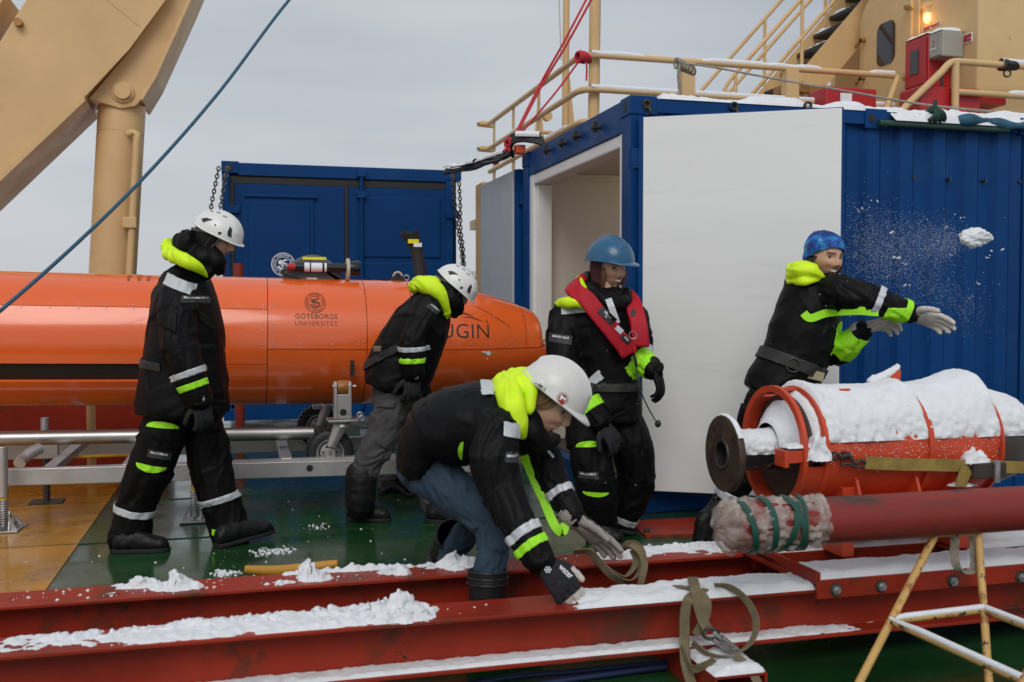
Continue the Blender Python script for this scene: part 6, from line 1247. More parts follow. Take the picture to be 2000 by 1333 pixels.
for k in range(3): a_ = k*math.pi/3; c_ = J(813, 737, -.293); b.bar(c_+(HR*math.cos(a_)+UP*math.sin(a_))*.013, c_-(HR*math.cos(a_)+UP*math.sin(a_))*.013, .002, .003, HF)
b.build('snowflake_print', M_WHITEINK, p2.root)
boot(p2, 'boot', J(703, 985, -.10), G(678, 1014, .01), G(762, 1018, .0), J(705, 930, -.10), .094); boot(p2, 'boot', J(850, 990, .09), G(836, 1018, .0), G(892, 1022, .0))
band(j2, 'reflective_band', M_REFL, arm2[2], arm2[4], .15, .30, p2.root, .005); band(j2, 'hi_vis_band', M_NEONG, arm2[2], arm2[4], .52, .68, p2.root, .005, HF)
bd = (J(800, 672)-J(785, 712)).normalized()
patch(j2, 'belt', M_BELT, [(J(770, 678), UP*.88+HR*-.47), (J(763, 697), -UP*.88+HR*.47), (J(786, 690), HR)], J(750, 690, -.3), p2.root, .008, .006)
MB().box(J(737, 682, -.262)-Vector((.022, .006, .016)), J(737, 682, -.262)+Vector((.022, .006, .016))).build('belt_buckle', M_BELTB, p2.root, bevel=.004)
label_on(j2, J(845, 603, -.3), HR*.75-UP*.65, UP*.75+HR*.65, VD, r_(24), r_(12), M_LABEL, 'brand_label', p2.root, ['MAXXIMUS'], .011)
patch(t2, 'pocket_flap', M_GREYTR, [(J(745, 785), -HR), (J(778, 785), HR), (J(760, 776), UP-HR*.1), (J(760, 790), -UP)], J(760, 783, -.3), p2.root, .007, .005)
# ------------------------------------------------------------------ 4: man with blue hard hat and red life vest
p4 = Person('person in blue hard hat and red life vest walking beside the white door', 5.5, G(1180, 1056)); J = p4.J; r_ = p4.r
M4 = head_matrix(J(1190, 526), HR*.60+VD*.80-UP*.10)
armR = [J(1107, 616, -.02), J(1100, 650, -.05), J(1105, 730, -.10), J(1140, 785, -.16), J(1172, 822, -.20)]; armL = [J(1236, 622, -.02), J(1246, 660, -.02), J(1246, 700, -.08), J(1262, 712, -.12), J(1276, 722, -.16)]
legA = [J(1145, 815, -.06), J(1150, 870, -.09), J(1160, 925, -.12), J(1168, 985, -.10), J(1172, 1035, -.06)]; legB = [J(1212, 815, .02), J(1232, 870, .0), J(1244, 925, .02), J(1226, 985, .06), J(1204, 1030, .10)]
p4.body(M4, [(J(1175, 600), HR*.14, HF*.10), (J(1180, 680), HR*.15, HF*.11), (J(1178, 800), HR*.15, HF*.11)], [([J(1188, 530), J(1182, 570), J(1178, 600)], [.05, .058, .07]), (armR, [.04]*5), (armL, [.035]*5), (legA, [.07, .07, .055, .05, .04]), (legB, [.07, .07, .055, .05, .04])], face_mesh(beard=.75, bcol=(.11, .05, .022), brow=(.06, .035, .02), smile=1.0), smile=1.0)
b = MB(); limb(b, legA, [r_(42), r_(41), r_(39), r_(38), r_(33)]); limb(b, legB, [r_(42), r_(40), r_(38), r_(35), r_(30)]); b.ell(J(1180, 812), (.19, .14, .12))
t4 = p4.garment('trousers', b, M_TROUS, list(zip(legA, legA[1:]))+list(zip(legB, legB[1:])), amp=.009, fr=11, seed=22)
b = MB(); loft_mb(b, p4.rings([(1180, 578, 36, .10), (1175, 596, 66, .13), (1172, 625, 78, .16), (1180, 680, 66, .16), (1188, 740, 60, .15), (1184, 790, 68, .16), (1182, 822, 70, .16)]))
limb(b, armR, [r_(32), r_(32), r_(33), r_(28), r_(23)]); limb(b, armL, [r_(30), r_(28), r_(24), r_(22), r_(20)])
j4 = p4.garment('jacket', b, M_JACKET, list(zip(armR, armR[1:]))+list(zip(armL, armL[1:]))+[(J(1178, 600), J(1182, 820))], amp=.008, fr=11, seed=23)
b = MB(); limb(b, [J(1150, 562, .05), J(1163, 578, -.10), J(1195, 594, -.15), J(1220, 588, -.10), J(1224, 574, .0)], [r_(16), r_(19), r_(16), r_(13), r_(12)]); b.ell(J(1185, 580), (.12, .11, .06))
p4.garment('collar', b, M_JACKET, [(J(1150, 560), J(1220, 580))], vox=.007, amp=.004, seed=24)
b = MB(); M4r = M4.to_3x3(); b.ell(M4 @ Vector((-.016, 0, .008)), (.106, .094, .118), M4r); b.ell(M4 @ Vector((-.02, 0, -.06)), (.09, .085, .07), M4r)
o = p4.garment('knitted_hood', b, M_MAR, [(J(1180, 480), J(1180, 560))], vox=.006, sm=3, amp=.002, seed=25); Mi = M4.inverted()
bm = bmesh.new(); bm.from_mesh(o.data); bmesh.ops.delete(bm, geom=[v for v in bm.verts if (Mi @ v.co).x > .030 and (Mi @ v.co).z < .055], context='VERTS'); bm.to_mesh(o.data); bm.free()
b = MB(); rgh = random.Random(5)
for k in range(40):
    y_ = rgh.uniform(-.080, -.064)*(1 if k % 2 else -1); x_ = rgh.uniform(.018, .040); b.tube(spline([M4 @ Vector((x_, y_, .01)), M4 @ Vector((x_+.012, y_*1.05, -.03)), M4 @ Vector((x_+.004, y_*.95, -.07-.03*rgh.random()))], 4), .0022, 5)
tag(b.build('hair', mat('hair_brown', (.17, .085, .035), .55, var=.3, vs_=60), p4.bod, 60), kind='stuff')
b = MB(); limb(b, [J(1132, 545, .03), J(1138, 562, -.06), J(1146, 578, -.10)], [r_(6), r_(8), r_(6)]); limb(b, [J(1092, 592, -.06), J(1112, 592, -.14), J(1130, 592, -.17), J(1143, 600, -.17)], [r_(7), r_(11), r_(10), r_(6)])
p4.garment('hood', b, M_NEON, [(J(1090, 590), J(1145, 600))], vox=.006, sm=4, amp=.004, fr=20, seed=26)
hard_hat(p4, M4, M_HATB, 1.12)
MB().ell(M4 @ Vector((-.10, -.07, -.045)), (.022, .016, .026)).build('ear_knob', M_BLACK, p4.root, 180)
def vest(pts, w_, th, wd): b = MB(); b.ribbon(spline(pts, 8), w_, wd, th); return b
b = vest([J(1152, 542, .10), J(1124, 556, .02), J(1122, 566, -.12), J(1146, 586, -.19), J(1172, 618, -.22), J(1200, 652, -.225), J(1222, 680, -.215), J(1230, 692, -.21)], .094, .045, [Vector(HR*.75+UP*.6)]*57)
vr = p4.garment('life_vest', b, M_VEST, [(J(1122, 560), J(1228, 690))], vox=.008, sm=5, amp=.004, fr=12, seed=27)
b = vest([J(1222, 574, .02), J(1232, 588, -.06), J(1241, 610, -.13), J(1248, 640, -.17), J(1250, 678, -.18)], .092, .045, [Vector(HR*.97+UP*.12)]*33)
vl = p4.garment('life_vest', b, M_VEST, [(J(1215, 556), J(1250, 680))], vox=.008, sm=5, amp=.004, fr=12, seed=28)
label_on(vr, J(1187, 618, -.3), HR*.72-UP*.69, UP*.72+HR*.69, VD, r_(36), r_(15), M_BLACK, 'vest_label', p4.root, ['PIRATE', 'RIB'], .016); label_on(vr, J(1211, 645, -.3), HR*.72-UP*.69, UP*.72+HR*.69, VD, r_(15), r_(9), M_REFL, 'vest_window', p4.root); label_on(vr, J(1224, 664, -.3), HR*.72-UP*.69, UP*.72+HR*.69, VD, r_(20), r_(10), M_BLACK, 'vest_label', p4.root, ['275N'], .014)
label_on(vl, J(1243, 612, -.3), HR*.9-UP*.4, UP*.9+HR*.4, VD, r_(8), r_(12), M_BLACK, 'vest_label', p4.root)
MB().torus(J(1236, 655, -.26), HF, .020, .003, 20, 6).build('vest_ring', M_STEEL, p4.root, 60)
for x, y in ((1215, 692), (1239, 686)): MB().ell(J(x, y, -.235), (.009, .009, .018)).build('pull_toggle', M_VEST, p4.root, 180)
b = MB(); b.ribbon([J(1188, 584, -.205), J(1194, 600, -.215), J(1205, 632, -.215)], .035, HR*.9+UP*.2, .006); b.build('reflective_chest_stripe', M_REFL, p4.root)
patch(j4, 'shoulder_tape', M_REFL, [(J(1095, 600), -HR), (J(1142, 600), HR), (J(1118, 597), UP*.95-HR*.1), (J(1118, 613), -UP*.95+HR*.1)], J(1115, 604, -.3), p4.root, .005, .003)
band(j4, 'reflective_band', M_REFL, armR[2], armR[4], .30, .46, p4.root, .005, rm=.16); band(j4, 'hi_vis_band', M_NEONG, armR[2], armR[4], .62, .80, p4.root, .005, HF, rm=.16)
band(j4, 'hi_vis_cuff', M_NEONG, armL[2], armL[4], .10, .92, p4.root, .004); band(j4, 'reflective_band', M_REFL, armL[1], armL[2], .45, .75, p4.root, .005)
lens(t4, p4, 1149, 871, r_(48), r_(12), .02, M_NEONG); lens(t4, p4, 1162, 957, r_(48), r_(-9), -.05, M_NEONG); band(t4, 'reflective_band', M_REFL, legB[3], legB[4], .35, .60, p4.root, .005)
label_on(j4, J(1098, 664, -.3), HR*.98-UP*.15, UP*.98+HR*.15, VD, r_(42), r_(17), M_LABEL, 'brand_label', p4.root, ['MAXXIMUS'], .017); label_on(t4, J(1152, 934, -.3), HR, UP, VD, r_(36), r_(14), M_LABEL, 'brand_label', p4.root, ['MAXXIMUS'], .015)
glove(p4, 'glove', J(1178, 828, -.21), HR*.55-UP*.80+VD*.2, VD*.75+HR*.35+UP*.3, M_GLOVE, thumb=-1, curl=(.45, .6, .5), cuff=.035, sc=1.15)
glove(p4, 'glove', J(1280, 722, -.17), HR*.30-UP*.92, HR*.75+VD*.4, M_GLOVEB, thumb=1, curl=(.4, .5, .4), cuff=.03, sc=1.12)
boot(p4, 'boot', J(1172, 1040, -.06), G(1150, 1060, .0), G(1218, 1064, .0)); boot(p4, 'boot', J(1200, 1035, .10), G(1180, 1046, .0)+Vector((0, 0, .04)), G(1240, 1044, .0))
mk = MB().tube(spline([J(1242, 715, -.2), J(1246, 735, -.22), J(1252, 765, -.24), J(1265, 795, -.26), J(1280, 822, -.27)], 5), .0035, 6).build('microphone_cord', M_CABLE, p4.root, 60); MB().ell(J(1285, 828, -.27), (.017, .017, .020)).build('microphone', M_BLACK, mk, 180)
MB().tube(spline([J(1236, 690, -.2), J(1240, 700, -.21), J(1243, 716, -.2)], 4), .008, 6).build('vest_strap', M_BLACK, p4.root, 60)
patch(j4, 'belt', M_BELT, [(J(1180, 746), UP), (J(1180, 762), -UP), (J(1135, 750), -HR)], J(1190, 754, -.3), p4.root, .007, .006)
# ------------------------------------------------------------------ 5: throwing man
p5 = Person('person in blue patterned beanie throwing a snowball, arm stretched out', 5.2, G(1500, 1060)); J = p5.J; r_ = p5.r
M5 = head_matrix(J(1612, 506), HR*.34+VD*.94-UP*.10, UP+HR*.10)
armR = [J(1618, 570, -.10), J(1648, 575, -.20), J(1702, 586, -.28), J(1738, 600, -.30), J(1772, 612, -.30)]; armL = [J(1565, 610, .18), J(1600, 675, .10), J(1638, 690, -.02), J(1660, 670, -.10), J(1682, 648, -.14)]
legA = [J(1515, 765, -.04), J(1490, 805, -.04), J(1468, 860, -.02), J(1448, 925, .02), J(1418, 985, .06)]; legB = [J(1560, 770, .08), J(1590, 840, .06), J(1610, 930, .08), J(1612, 1030, .10)]
p5.body(M5, [(J(1585, 570), HR*.12, HF*.12), (J(1560, 660), HR*.13, HF*.11), (J(1535, 760), HR*.14, HF*.12)], [([J(1605, 505), J(1598, 545), J(1590, 570)], [.05, .058, .07]), (armR, [.04]*5), (armL, [.035]*5), (legA, [.07, .07, .055, .05, .04]), (legB, [.07, .06, .05, .04])], face_mesh(beard=.52, bcol=(.07, .045, .032), brow=(.012, .009, .008), skin=np.array([.54, .30, .20]), smile=1.0), smile=1.0)
b = MB(); limb(b, legA, [r_(46), r_(44), r_(38), r_(32), r_(28)]); limb(b, legB, [r_(44), r_(40), r_(36), r_(34)]); b.ell(J(1535, 755), (.18, .16, .13))
t5 = p5.garment('trousers', b, M_TROUS, list(zip(legA, legA[1:]))+list(zip(legB, legB[1:])), amp=.009, fr=11, seed=32)
b = MB(); loft_mb(b, p5.rings([(1598, 548, 34, .10), (1590, 566, 60, .16), (1578, 610, 62, .18), (1568, 650, 66, .18), (1556, 690, 64, .17), (1538, 724, 62, .17), (1516, 755, 60, .17), (1506, 775, 56, .165)]))
limb(b, armR, [r_(34), r_(34), r_(28), r_(23), r_(20)]); limb(b, armL, [r_(30), r_(26), r_(23), r_(21), r_(19)])
j5 = p5.garment('jacket', b, M_JACKET, list(zip(armR, armR[1:]))+list(zip(armL, armL[1:]))+[(J(1592, 560), J(1520, 770))], amp=.010, fr=10, seed=33)
b = MB(); limb(b, [J(1585, 545, .06), J(1596, 556, -.08), J(1625, 560, -.14), J(1648, 552, -.08)], [r_(16), r_(16), r_(14), r_(12)]); b.ell(J(1605, 556), (.10, .10, .05)); p5.garment('collar', b, M_JACKET, [(J(1585, 545), J(1650, 552))], vox=.007, amp=.004, seed=34)
b = MB(); limb(b, [J(1545, 545, .06), J(1549, 537, -.06), J(1562, 530, -.13), J(1585, 530, -.15), J(1602, 541, -.13), J(1610, 549, -.12)], [r_(9), r_(13), r_(15), r_(13), r_(8), r_(4)]); b.ell(J(1566, 525, .02), (r_(26), .13, r_(15))); limb(b, [J(1542, 548, -.05), J(1570, 551, -.16), J(1600, 548, -.14)], [r_(7), r_(8), r_(4)])
p5.garment('hood', b, M_NEON, [(J(1545, 545), J(1610, 550))], vox=.006, sm=9, amp=.006, fr=14, seed=36)
# beanie: slouchy knit, tie-dye blue
b = MB(); M5r = M5.to_3x3(); b.ell(M5 @ Vector((-.014, 0, .040)), (.104, .088, .100), M5r); b.ell(M5 @ Vector((-.065, 0, .060)), (.070, .075, .080), M5r); b.ell(M5 @ Vector((-.050, 0, .0)), (.068, .086, .075), M5r); b.ell(M5 @ Vector((-.05, .0, .112)), (.045, .045, .03), M5r)
mb5 = bpy.data.materials.new('tie_dye_blue'); mb5.use_nodes = True; t_ = mb5.node_tree; bb_ = t_.nodes['Principled BSDF']; bb_.inputs['Roughness'].default_value = .75; tc_ = t_.nodes.new('ShaderNodeTexCoord'); nz_ = t_.nodes.new('ShaderNodeTexNoise'); nz_.inputs['Scale'].default_value = 9; nz_.inputs['Detail'].default_value = 5; nz_.inputs['Distortion'].default_value = 1.2
cr_ = t_.nodes.new('ShaderNodeValToRGB'); e = cr_.color_ramp.elements; e[0].position = .36; e[0].color = (.004, .028, .16, 1); e[1].position = .74; e[1].color = (.32, .55, .74, 1); q = e.new(.50); q.color = (.005, .075, .36, 1); q = e.new(.62); q.color = (.008, .22, .48, 1)
t_.links.new(tc_.outputs['Object'], nz_.inputs['Vector']); t_.links.new(nz_.outputs[0], cr_.inputs[0]); t_.links.new(cr_.outputs[0], bb_.inputs['Base Color'])
bn = p5.garment('beanie', b, mb5, [(J(1600, 450), J(1600, 510))], vox=.006, sm=4, amp=.005, fr=20, seed=37)
Mi = M5.inverted(); bm = bmesh.new(); bm.from_mesh(bn.data); bmesh.ops.delete(bm, geom=[v for v in bm.verts if (Mi @ v.co).z < .040+.55*((Mi @ v.co).x-.06) and (Mi @ v.co).x > -.04], context='VERTS'); bm.to_mesh(bn.data); bm.free(); sl = bn.modifiers.new('thick', 'SOLIDIFY'); sl.thickness = .006; sl.offset = 1
b = MB()
for k in range(60):
    sg = 1 if k % 2 else -1; x0_ = rgh.uniform(-.06, .028); b.tube(spline([M5 @ Vector((x0_, sg*.074, .005)), M5 @ Vector((x0_-.004, sg*(.082+.01*rgh.random()), -.025)), M5 @ Vector((x0_+.008*rgh.random(), sg*(.070+.016*rgh.random()), -.055-.025*rgh.random()))], 4), .0045, 5)
tag(b.build('hair', mat('hair_black', (.010, .008, .007), .5), p5.bod, 60), kind='stuff')
PICKW = lambda x, y, z, nz, nf: 1 if (nz < -.1 or x > .15) else 0
glove(p5, 'glove', J(1776, 612, -.30), HR*.95-UP*.26+VD*.1, UP*.72-VD*.62, None, thumb=-1, curl=(.16, .28, .25), spread=.05, cuff=.03, sc=1.24, mats=[M_GLOVEB, M_GLOVEW], pick=lambda x, y, z, nz, nf: 0 if nz > .45 and x > .02 else 1, thumb_dir=(.30, .85, -.35))
glove(p5, 'glove', J(1686, 642, -.14), HR*.93+UP*.22, VD*-.5+UP*.7, None, thumb=-1, curl=(.45, .5, .4), cuff=.03, sc=1.12, mats=[M_GLOVEW], pick=None)
boot(p5, 'boot', J(1404, 990, .06), J(1398, 1010, .06), J(1372, 1075, .0), J(1425, 955, .06), .058, wid=.05); boot(p5, 'boot', J(1612, 1040, .10), G(1595, 1050), G(1690, 1052))
band(j5, 'hi_vis_cuff', M_NEONG, armR[3], armR[4], .62, .98, p5.root, .004); band(j5, 'hi_vis_sleeve', M_NEONG, armR[3], armR[4], -.30, .62, p5.root, .004, UP); band(j5, 'reflective_band', M_REFL, armR[2], armR[3], .15, .48, p5.root, .005); band(j5, 'hi_vis_cuff', M_NEONG, armL[2], armL[4], .12, .95, p5.root, .004)
# long hi-vis seam along the throwing sleeve and side
b = MB(); sp = [J(x, y, -.5) for x, y in ((1570, 612), (1582, 622), (1610, 612), (1645, 607), (1680, 606), (1715, 609))]; bv = bvh_of(j5); pts = []
for q in spline(sp, 8):
    h_ = bv.ray_cast(CAM, (q-CAM).normalized(), 12); pts.append((h_[0]+h_[1]*.006 if h_[1].dot(CAM-h_[0]) > 0 else h_[0]-h_[1]*.006) if h_[0] is not None else q+HF*.25)
pts = smooth_pts(pts, 4); b.ribbon(pts, .040, UP, .004); b.build('hi_vis_seam', M_NEONG, p5.root, 60)
bd = patch(j5, 'belt', M_BELT, [(J(1550, 700), UP*.93+HR*.36), (J(1543, 722), -UP*.93-HR*.36)], J(1550, 712, -.3), p5.root, .009, .008)
h_ = bv.ray_cast(CAM, (J(1548, 714)-CAM).normalized(), 12); c_ = (h_[0] if h_[0] else J(1548, 714, -.2))+VD*.014; MB().torus(c_, VD+HR*-.2, .034, .005, 24, 8).build('belt_ring', M_DKSTEEL, p5.root, 60)
h_ = bv.ray_cast(CAM, (J(1590, 733)-CAM).normalized(), 12); c_ = (h_[0] if h_[0] else J(1590, 733, -.2))+VD*.012; MB().bar(c_-HR*.045+UP*.010, c_+HR*.045-UP*.012, .018, .048, UP).build('belt_buckle', mat('buckle_tan', (.34, .29, .18), .5), p5.root, bevel=.005)
band(t5, 'reflective_band', M_REFL, legA[3], legA[4], .55, .80, p5.root, .005)
patch(t5, 'hi_vis_tab', M_NEONG, [(J(1448, 826), -HR), (J(1468, 826), HR), (J(1460, 820), UP), (J(1460, 832), -UP)], J(1458, 826, -.2), p5.root)
# ------------------------------------------------------------------ 3: woman bending over the beams
p3 = Person('person in blue jeans and white hard hat bending down over the red beams', 3.72, G(950, 1290)); J = p3.J; r_ = p3.r
M3 = head_matrix(J(1068, 786, -.02), HR*.80-UP*.56+VD*.20, UP*.84+HR*.52+VD*.08)
armR = [J(968, 838, -.20), J(966, 895, -.24), J(980, 960, -.27), J(1015, 1030, -.33), J(1056, 1093, -.38)]; armL = [J(1035, 850, .14), J(1062, 900, .16), J(1082, 945, .12), J(1102, 980, .08), J(1120, 1008, .05)]
legA = [J(842, 925, .02), J(895, 965, -.03), J(955, 1025, -.10), J(962, 1075, -.13), J(953, 1125, -.15)]; legB = [J(835, 925, .30), J(890, 970, .34), J(925, 1015, .42), J(898, 1060, .46), J(878, 1090, .48)]
p3.body(M3, [(J(985, 810), UP*.08, HF*.15), (J(900, 830, .03), UP*.085, HF*.13), (J(832, 890, .10), UP*.06, HF*.12)], [([J(1060, 790), J(1030, 795), J(1000, 800)], [.05, .055, .07]), (armR, [.04]*5), (armL, [.035]*5), (legA, [.07, .07, .05, .045, .04]), (legB, [.07, .07, .05, .045, .04])], face_mesh(brow=(.10, .05, .03), skin=np.array([.64, .38, .28]), smile=1.0), smile=1.0)
b = MB(); limb(b, legA, [r_(48), r_(42), r_(31), r_(28), r_(27)]); limb(b, legB, [r_(48), r_(42), r_(32), r_(29), r_(28)]); b.ell(J(832, 915, .14), (.11, .17, .10))
t3 = p3.garment('jeans', b, M_JEANS, list(zip(legA, legA[1:]))+list(zip(legB, legB[1:])), vox=.008, amp=.008, fr=20, seed=42)
b = MB(); loft_mb(b, p3.rings([(822, 922, 42, .20, .12), (821, 902, 46, .215, .12), (826, 872, 52, .22, .10), (848, 850, 72, .22, .06), (892, 832, 80, .22, .02), (942, 822, 78, .23, 0), (985, 812, 64, .22, 0), (1012, 805, 44, .15, 0)]))
limb(b, armR, [r_(44), r_(46), r_(38), r_(33), r_(26)]); limb(b, armL, [r_(44), r_(38), r_(31), r_(27), r_(22)])
j3 = p3.garment('jacket', b, M_JACKET, list(zip(armR, armR[1:]))+list(zip(armL, armL[1:]))+[(J(815, 930), J(850, 838)), (J(850, 838), J(1000, 798))], vox=.008, amp=.007, fr=13, seed=43)
b = MB(); limb(b, [J(1020, 815, -.05), J(1040, 845, -.08), J(1060, 862, -.04), J(1085, 858, .02)], [r_(26), r_(24), r_(20), r_(12)]); b.ell(J(1030, 815), (.07, .10, .07)); p3.garment('collar', b, M_JACKET, [(J(1020, 815), J(1080, 860))], vox=.007, amp=.004, seed=44)
b = MB(); limb(b, [J(985, 748, .10), J(984, 752, -.02), J(990, 768, -.13), J(1000, 800, -.18), J(1012, 832, -.18), J(1022, 852, -.15)], [r_(16), r_(22), r_(25), r_(25), r_(18), r_(6)]); b.ell(J(1010, 757, .02), (r_(38), .14, r_(30))); limb(b, [J(1005, 738, .05), J(1030, 740, -.02), J(1038, 760, -.10), J(1035, 800, -.13)], [r_(16), r_(16), r_(14), r_(10)])
p3.garment('hood', b, M_NEON, [(J(985, 748), J(1022, 852))], vox=.006, sm=8, amp=.008, fr=13, seed=46)
hh_ = hard_hat(p3, M3, M_HATW, 1.04, .04); R3 = M3.to_3x3()
b = MB(); ring_mb(b, 0, .021, 20); bv = bvh_of(hh_); me = b.mesh()
cp = bv.ray_cast(CAM, (J(1099, 779)-CAM).normalized(), 8); 
if cp[0] is not None:
    nn = cp[1] if cp[1].dot(CAM-cp[0]) > 0 else -cp[1]; ux = (R3 @ Vector((1, 0, 0))); ux = (ux-nn*ux.dot(nn)).normalized(); uy = nn.cross(ux)
    drape(bv, me, cp[0], ux, uy, nn, .002, .2); obj('hat_badge', me, mat('badge_red', (.30, .015, .012), .5), hh_)
    b = MB(); ring_mb(b, 0, .006, 10, -.006, .002); ring_mb(b, 0, .006, 10, .006, .003); ring_mb(b, .0, .010, 12, 0, -.004, math.pi, 2*math.pi); ring_mb(b, .016, .0185, 24); me = b.mesh(); drape(bv, me, cp[0], ux, uy, nn, .003, .2); obj('hat_badge_figure', me, M_WHITEINK, hh_)
cp = bv.ray_cast(CAM, (J(1055, 757)-CAM).normalized(), 8)
if cp[0] is not None:
    nn = cp[1] if cp[1].dot(CAM-cp[0]) > 0 else -cp[1]; ux = (R3 @ Vector((1, 0, 0))); ux = (ux-nn*ux.dot(nn)).normalized(); uy = nn.cross(ux); me = subdiv(text_mesh('NELL', .022, 1.0, .0002), .01); drape(bv, me, cp[0], ux, uy if uy.z > 0 else -uy, nn, .002, .2); obj('hat_lettering', me, M_BLACKINK, hh_)
b = MB()
for k in range(70):
    sg = -1 if k % 4 else 1; y0_ = sg*rgh.uniform(.070, .082); x0_ = rgh.uniform(-.05, .045); b.tube(spline([M3 @ Vector((x0_, y0_, .04)), M3 @ Vector((x0_-.015, y0_*1.06, .0)), M3 @ Vector((x0_-.06-.02*rgh.random(), y0_*.95, -.035-.02*rgh.random()))], 4), .0042, 5)
tag(b.build('hair', MATS['hair_brown'], p3.bod, 60), kind='stuff')
def pick3(x, y, z, nz, nf):
    if x > .122: return 1
    if y > .050 and x > .06: return 1
    if nz < -.25: return 1
    return 0
glove(p3, 'glove', J(1064, 1100, -.385), HR*.62-UP*.76+VD*.12, VD*.80+UP*.35+HR*.10, None, thumb=1, curl=(.30, .45, .4), spread=.09, cuff=.045, sc=1.16, mats=[M_GLOVE, M_GLOVEW], pick=pick3, thumb_dir=(.80, .52, -.10), vox=.0036)
M_NAVY = mat('glove_navy', (.006, .010, .032), .6, bump=.2)
glove(p3, 'glove', J(1124, 1016, .05), HR*.80-UP*.60, UP*.6+HR*.3-VD*.7, None, thumb=-1, curl=(.10, .15, .1), spread=.05, cuff=.03, sc=1.22, mats=[M_NAVY, M_GLOVEG], pick=lambda x, y, z, nz, nf: 0 if nz > .35 else 1, thumb_dir=(.75, .55, -.3), vox=.0038)
c_ = J(1070, 1113, -.43); b = MB()
for k in range(3):
    a_ = k*math.pi/3; dx_ = HR*math.cos(a_)+UP*math.sin(a_); b.bar(c_+dx_*.012, c_-dx_*.012, .002, .0028, HF)
    for sg in (-1, 1):
        for s2 in (-1, 1): dy_ = HR*math.cos(a_+s2*.8)+UP*math.sin(a_+s2*.8); b.bar(c_+dx_*.007*sg, c_+dx_*.007*sg+dy_*.005*sg, .002, .002, HF)
b.build('snowflake_print', M_WHITEINK, p3.root)
gl = [o for o in p3.root.children if o.name.startswith('glove')][0]; me = text_mesh('water', .024, 1.0, .0005); cp = bvh_of(gl).ray_cast(CAM, (J(1105, 1117)-CAM).normalized(), 8)
if cp[0] is not None: q = cp[0]+VD*.004; drape(bvh_of(gl), me, q, HR*.72-UP*.70, UP*.72+HR*.70, VD, .002, .12); obj('glove_lettering', me, M_WHITEINK, p3.root)
M_RUB = mat('rubber_boot', (.010, .010, .011), .42, bump=.2, bs=30)
def wellington(p, name, top, ankle, heel, toe, r0):
    o = boot(p, name, ankle, heel, toe, None, .06, M_RUB, True, .05, .007); b = MB(); sp = spline([top, (V3(top)+V3(ankle))/2, ankle], 8); n = len(sp)
    b.tube(sp, [r0+(.058-r0)*(i/(n-1))+.0016*math.sin(i*2.2) for i in range(n)], 28, cap=False); s_ = b.build('shaft', M_RUB, o, 60); sl = s_.modifiers.new('thick', 'SOLIDIFY'); sl.thickness = .006
    t_ = (V3(top)-V3(ankle)).normalized()
    for k in range(3): MB().torus(V3(top)-t_*(.004+.022*k), t_, r0+.001, .003, 32, 6).build('shaft_rib', M_RUB, o, 60)
f0 = Vector(legA[4]); g0 = Vector((f0.x-.01, 3.45, 0)); wellington(p3, 'rubber_boot', J(953, 1113, -.15), g0+Vector((0, 0, .10)), g0+Vector((-.07, .02, .003)), g0+Vector((.20, -.02, .003)), .073)
f1 = Vector(legB[4]); g1 = G(862, 1120); wellington(p3, 'rubber_boot', J(884, 1046, .47), g1+Vector((0, 0, .09)), g1+Vector((-.08, 0, .003)), g1+Vector((.18, -.03, .003)), .070)
band(j3, 'reflective_band', M_REFL, armR[3], armR[4], .10, .34, p3.root, .005); band(j3, 'hi_vis_band', M_NEONG, armR[3], armR[4], .50, .72, p3.root, .005, HF)
band(j3, 'reflective_band', M_REFL, armL[2], armL[4], .22, .42, p3.root, .005)
b = MB(); bv = bvh_of(j3); pts = []
for q in spline([J(x, y, .3) for x, y in ((1024, 888), (1035, 915), (1050, 945), (1062, 972), (1075, 995), (1090, 1012), (1105, 1020))], 6):
    h_ = bv.ray_cast(CAM, (q-CAM).normalized(), 12); pts.append((h_[0]+(h_[1] if h_[1].dot(CAM-h_[0]) > 0 else -h_[1])*.005) if h_[0] is not None else q-HF*.28)
pts = smooth_pts(pts); b.ribbon(pts, .034, HR+UP*.2, .004); b.build('hi_vis_seam', M_NEONG, p3.root, 60)
lens(j3, p3, 905, 878, r_(38), r_(9), 1.45, M_NEONG, 'hi_vis_gusset'); patch(j3, 'shoulder_tape', M_REFL, [(J(984, 820), -HR), (J(1012, 820), HR), (J(1000, 811), UP+HR*.2), (J(1000, 838), -UP-HR*.3)], J(998, 825, -.3), p3.root, .006, .003); patch(j3, 'shoulder_tape', M_REFL, [(J(940, 752), -HR-UP*.3), (J(966, 752), HR), (J(950, 766), -UP)], J(955, 752, -.05), p3.root, .006, .003)
label_on(j3, J(999, 912, -.5), HR*.98-UP*.12, UP*.98+HR*.12, VD, r_(22), r_(17), M_LABEL, 'brand_label', p3.root, ['MAXX'], .012); h_ = bv.ray_cast(CAM, (J(1072, 882)-CAM).normalized(), 12); c_ = (h_[0] if h_[0] else J(1072, 882, -.2))+VD*.006; MB().bar(c_+UP*.022-HR*.018, c_-UP*.022+HR*.018, .010, .004, HF).build('zip_pull', M_REFL, p3.root)
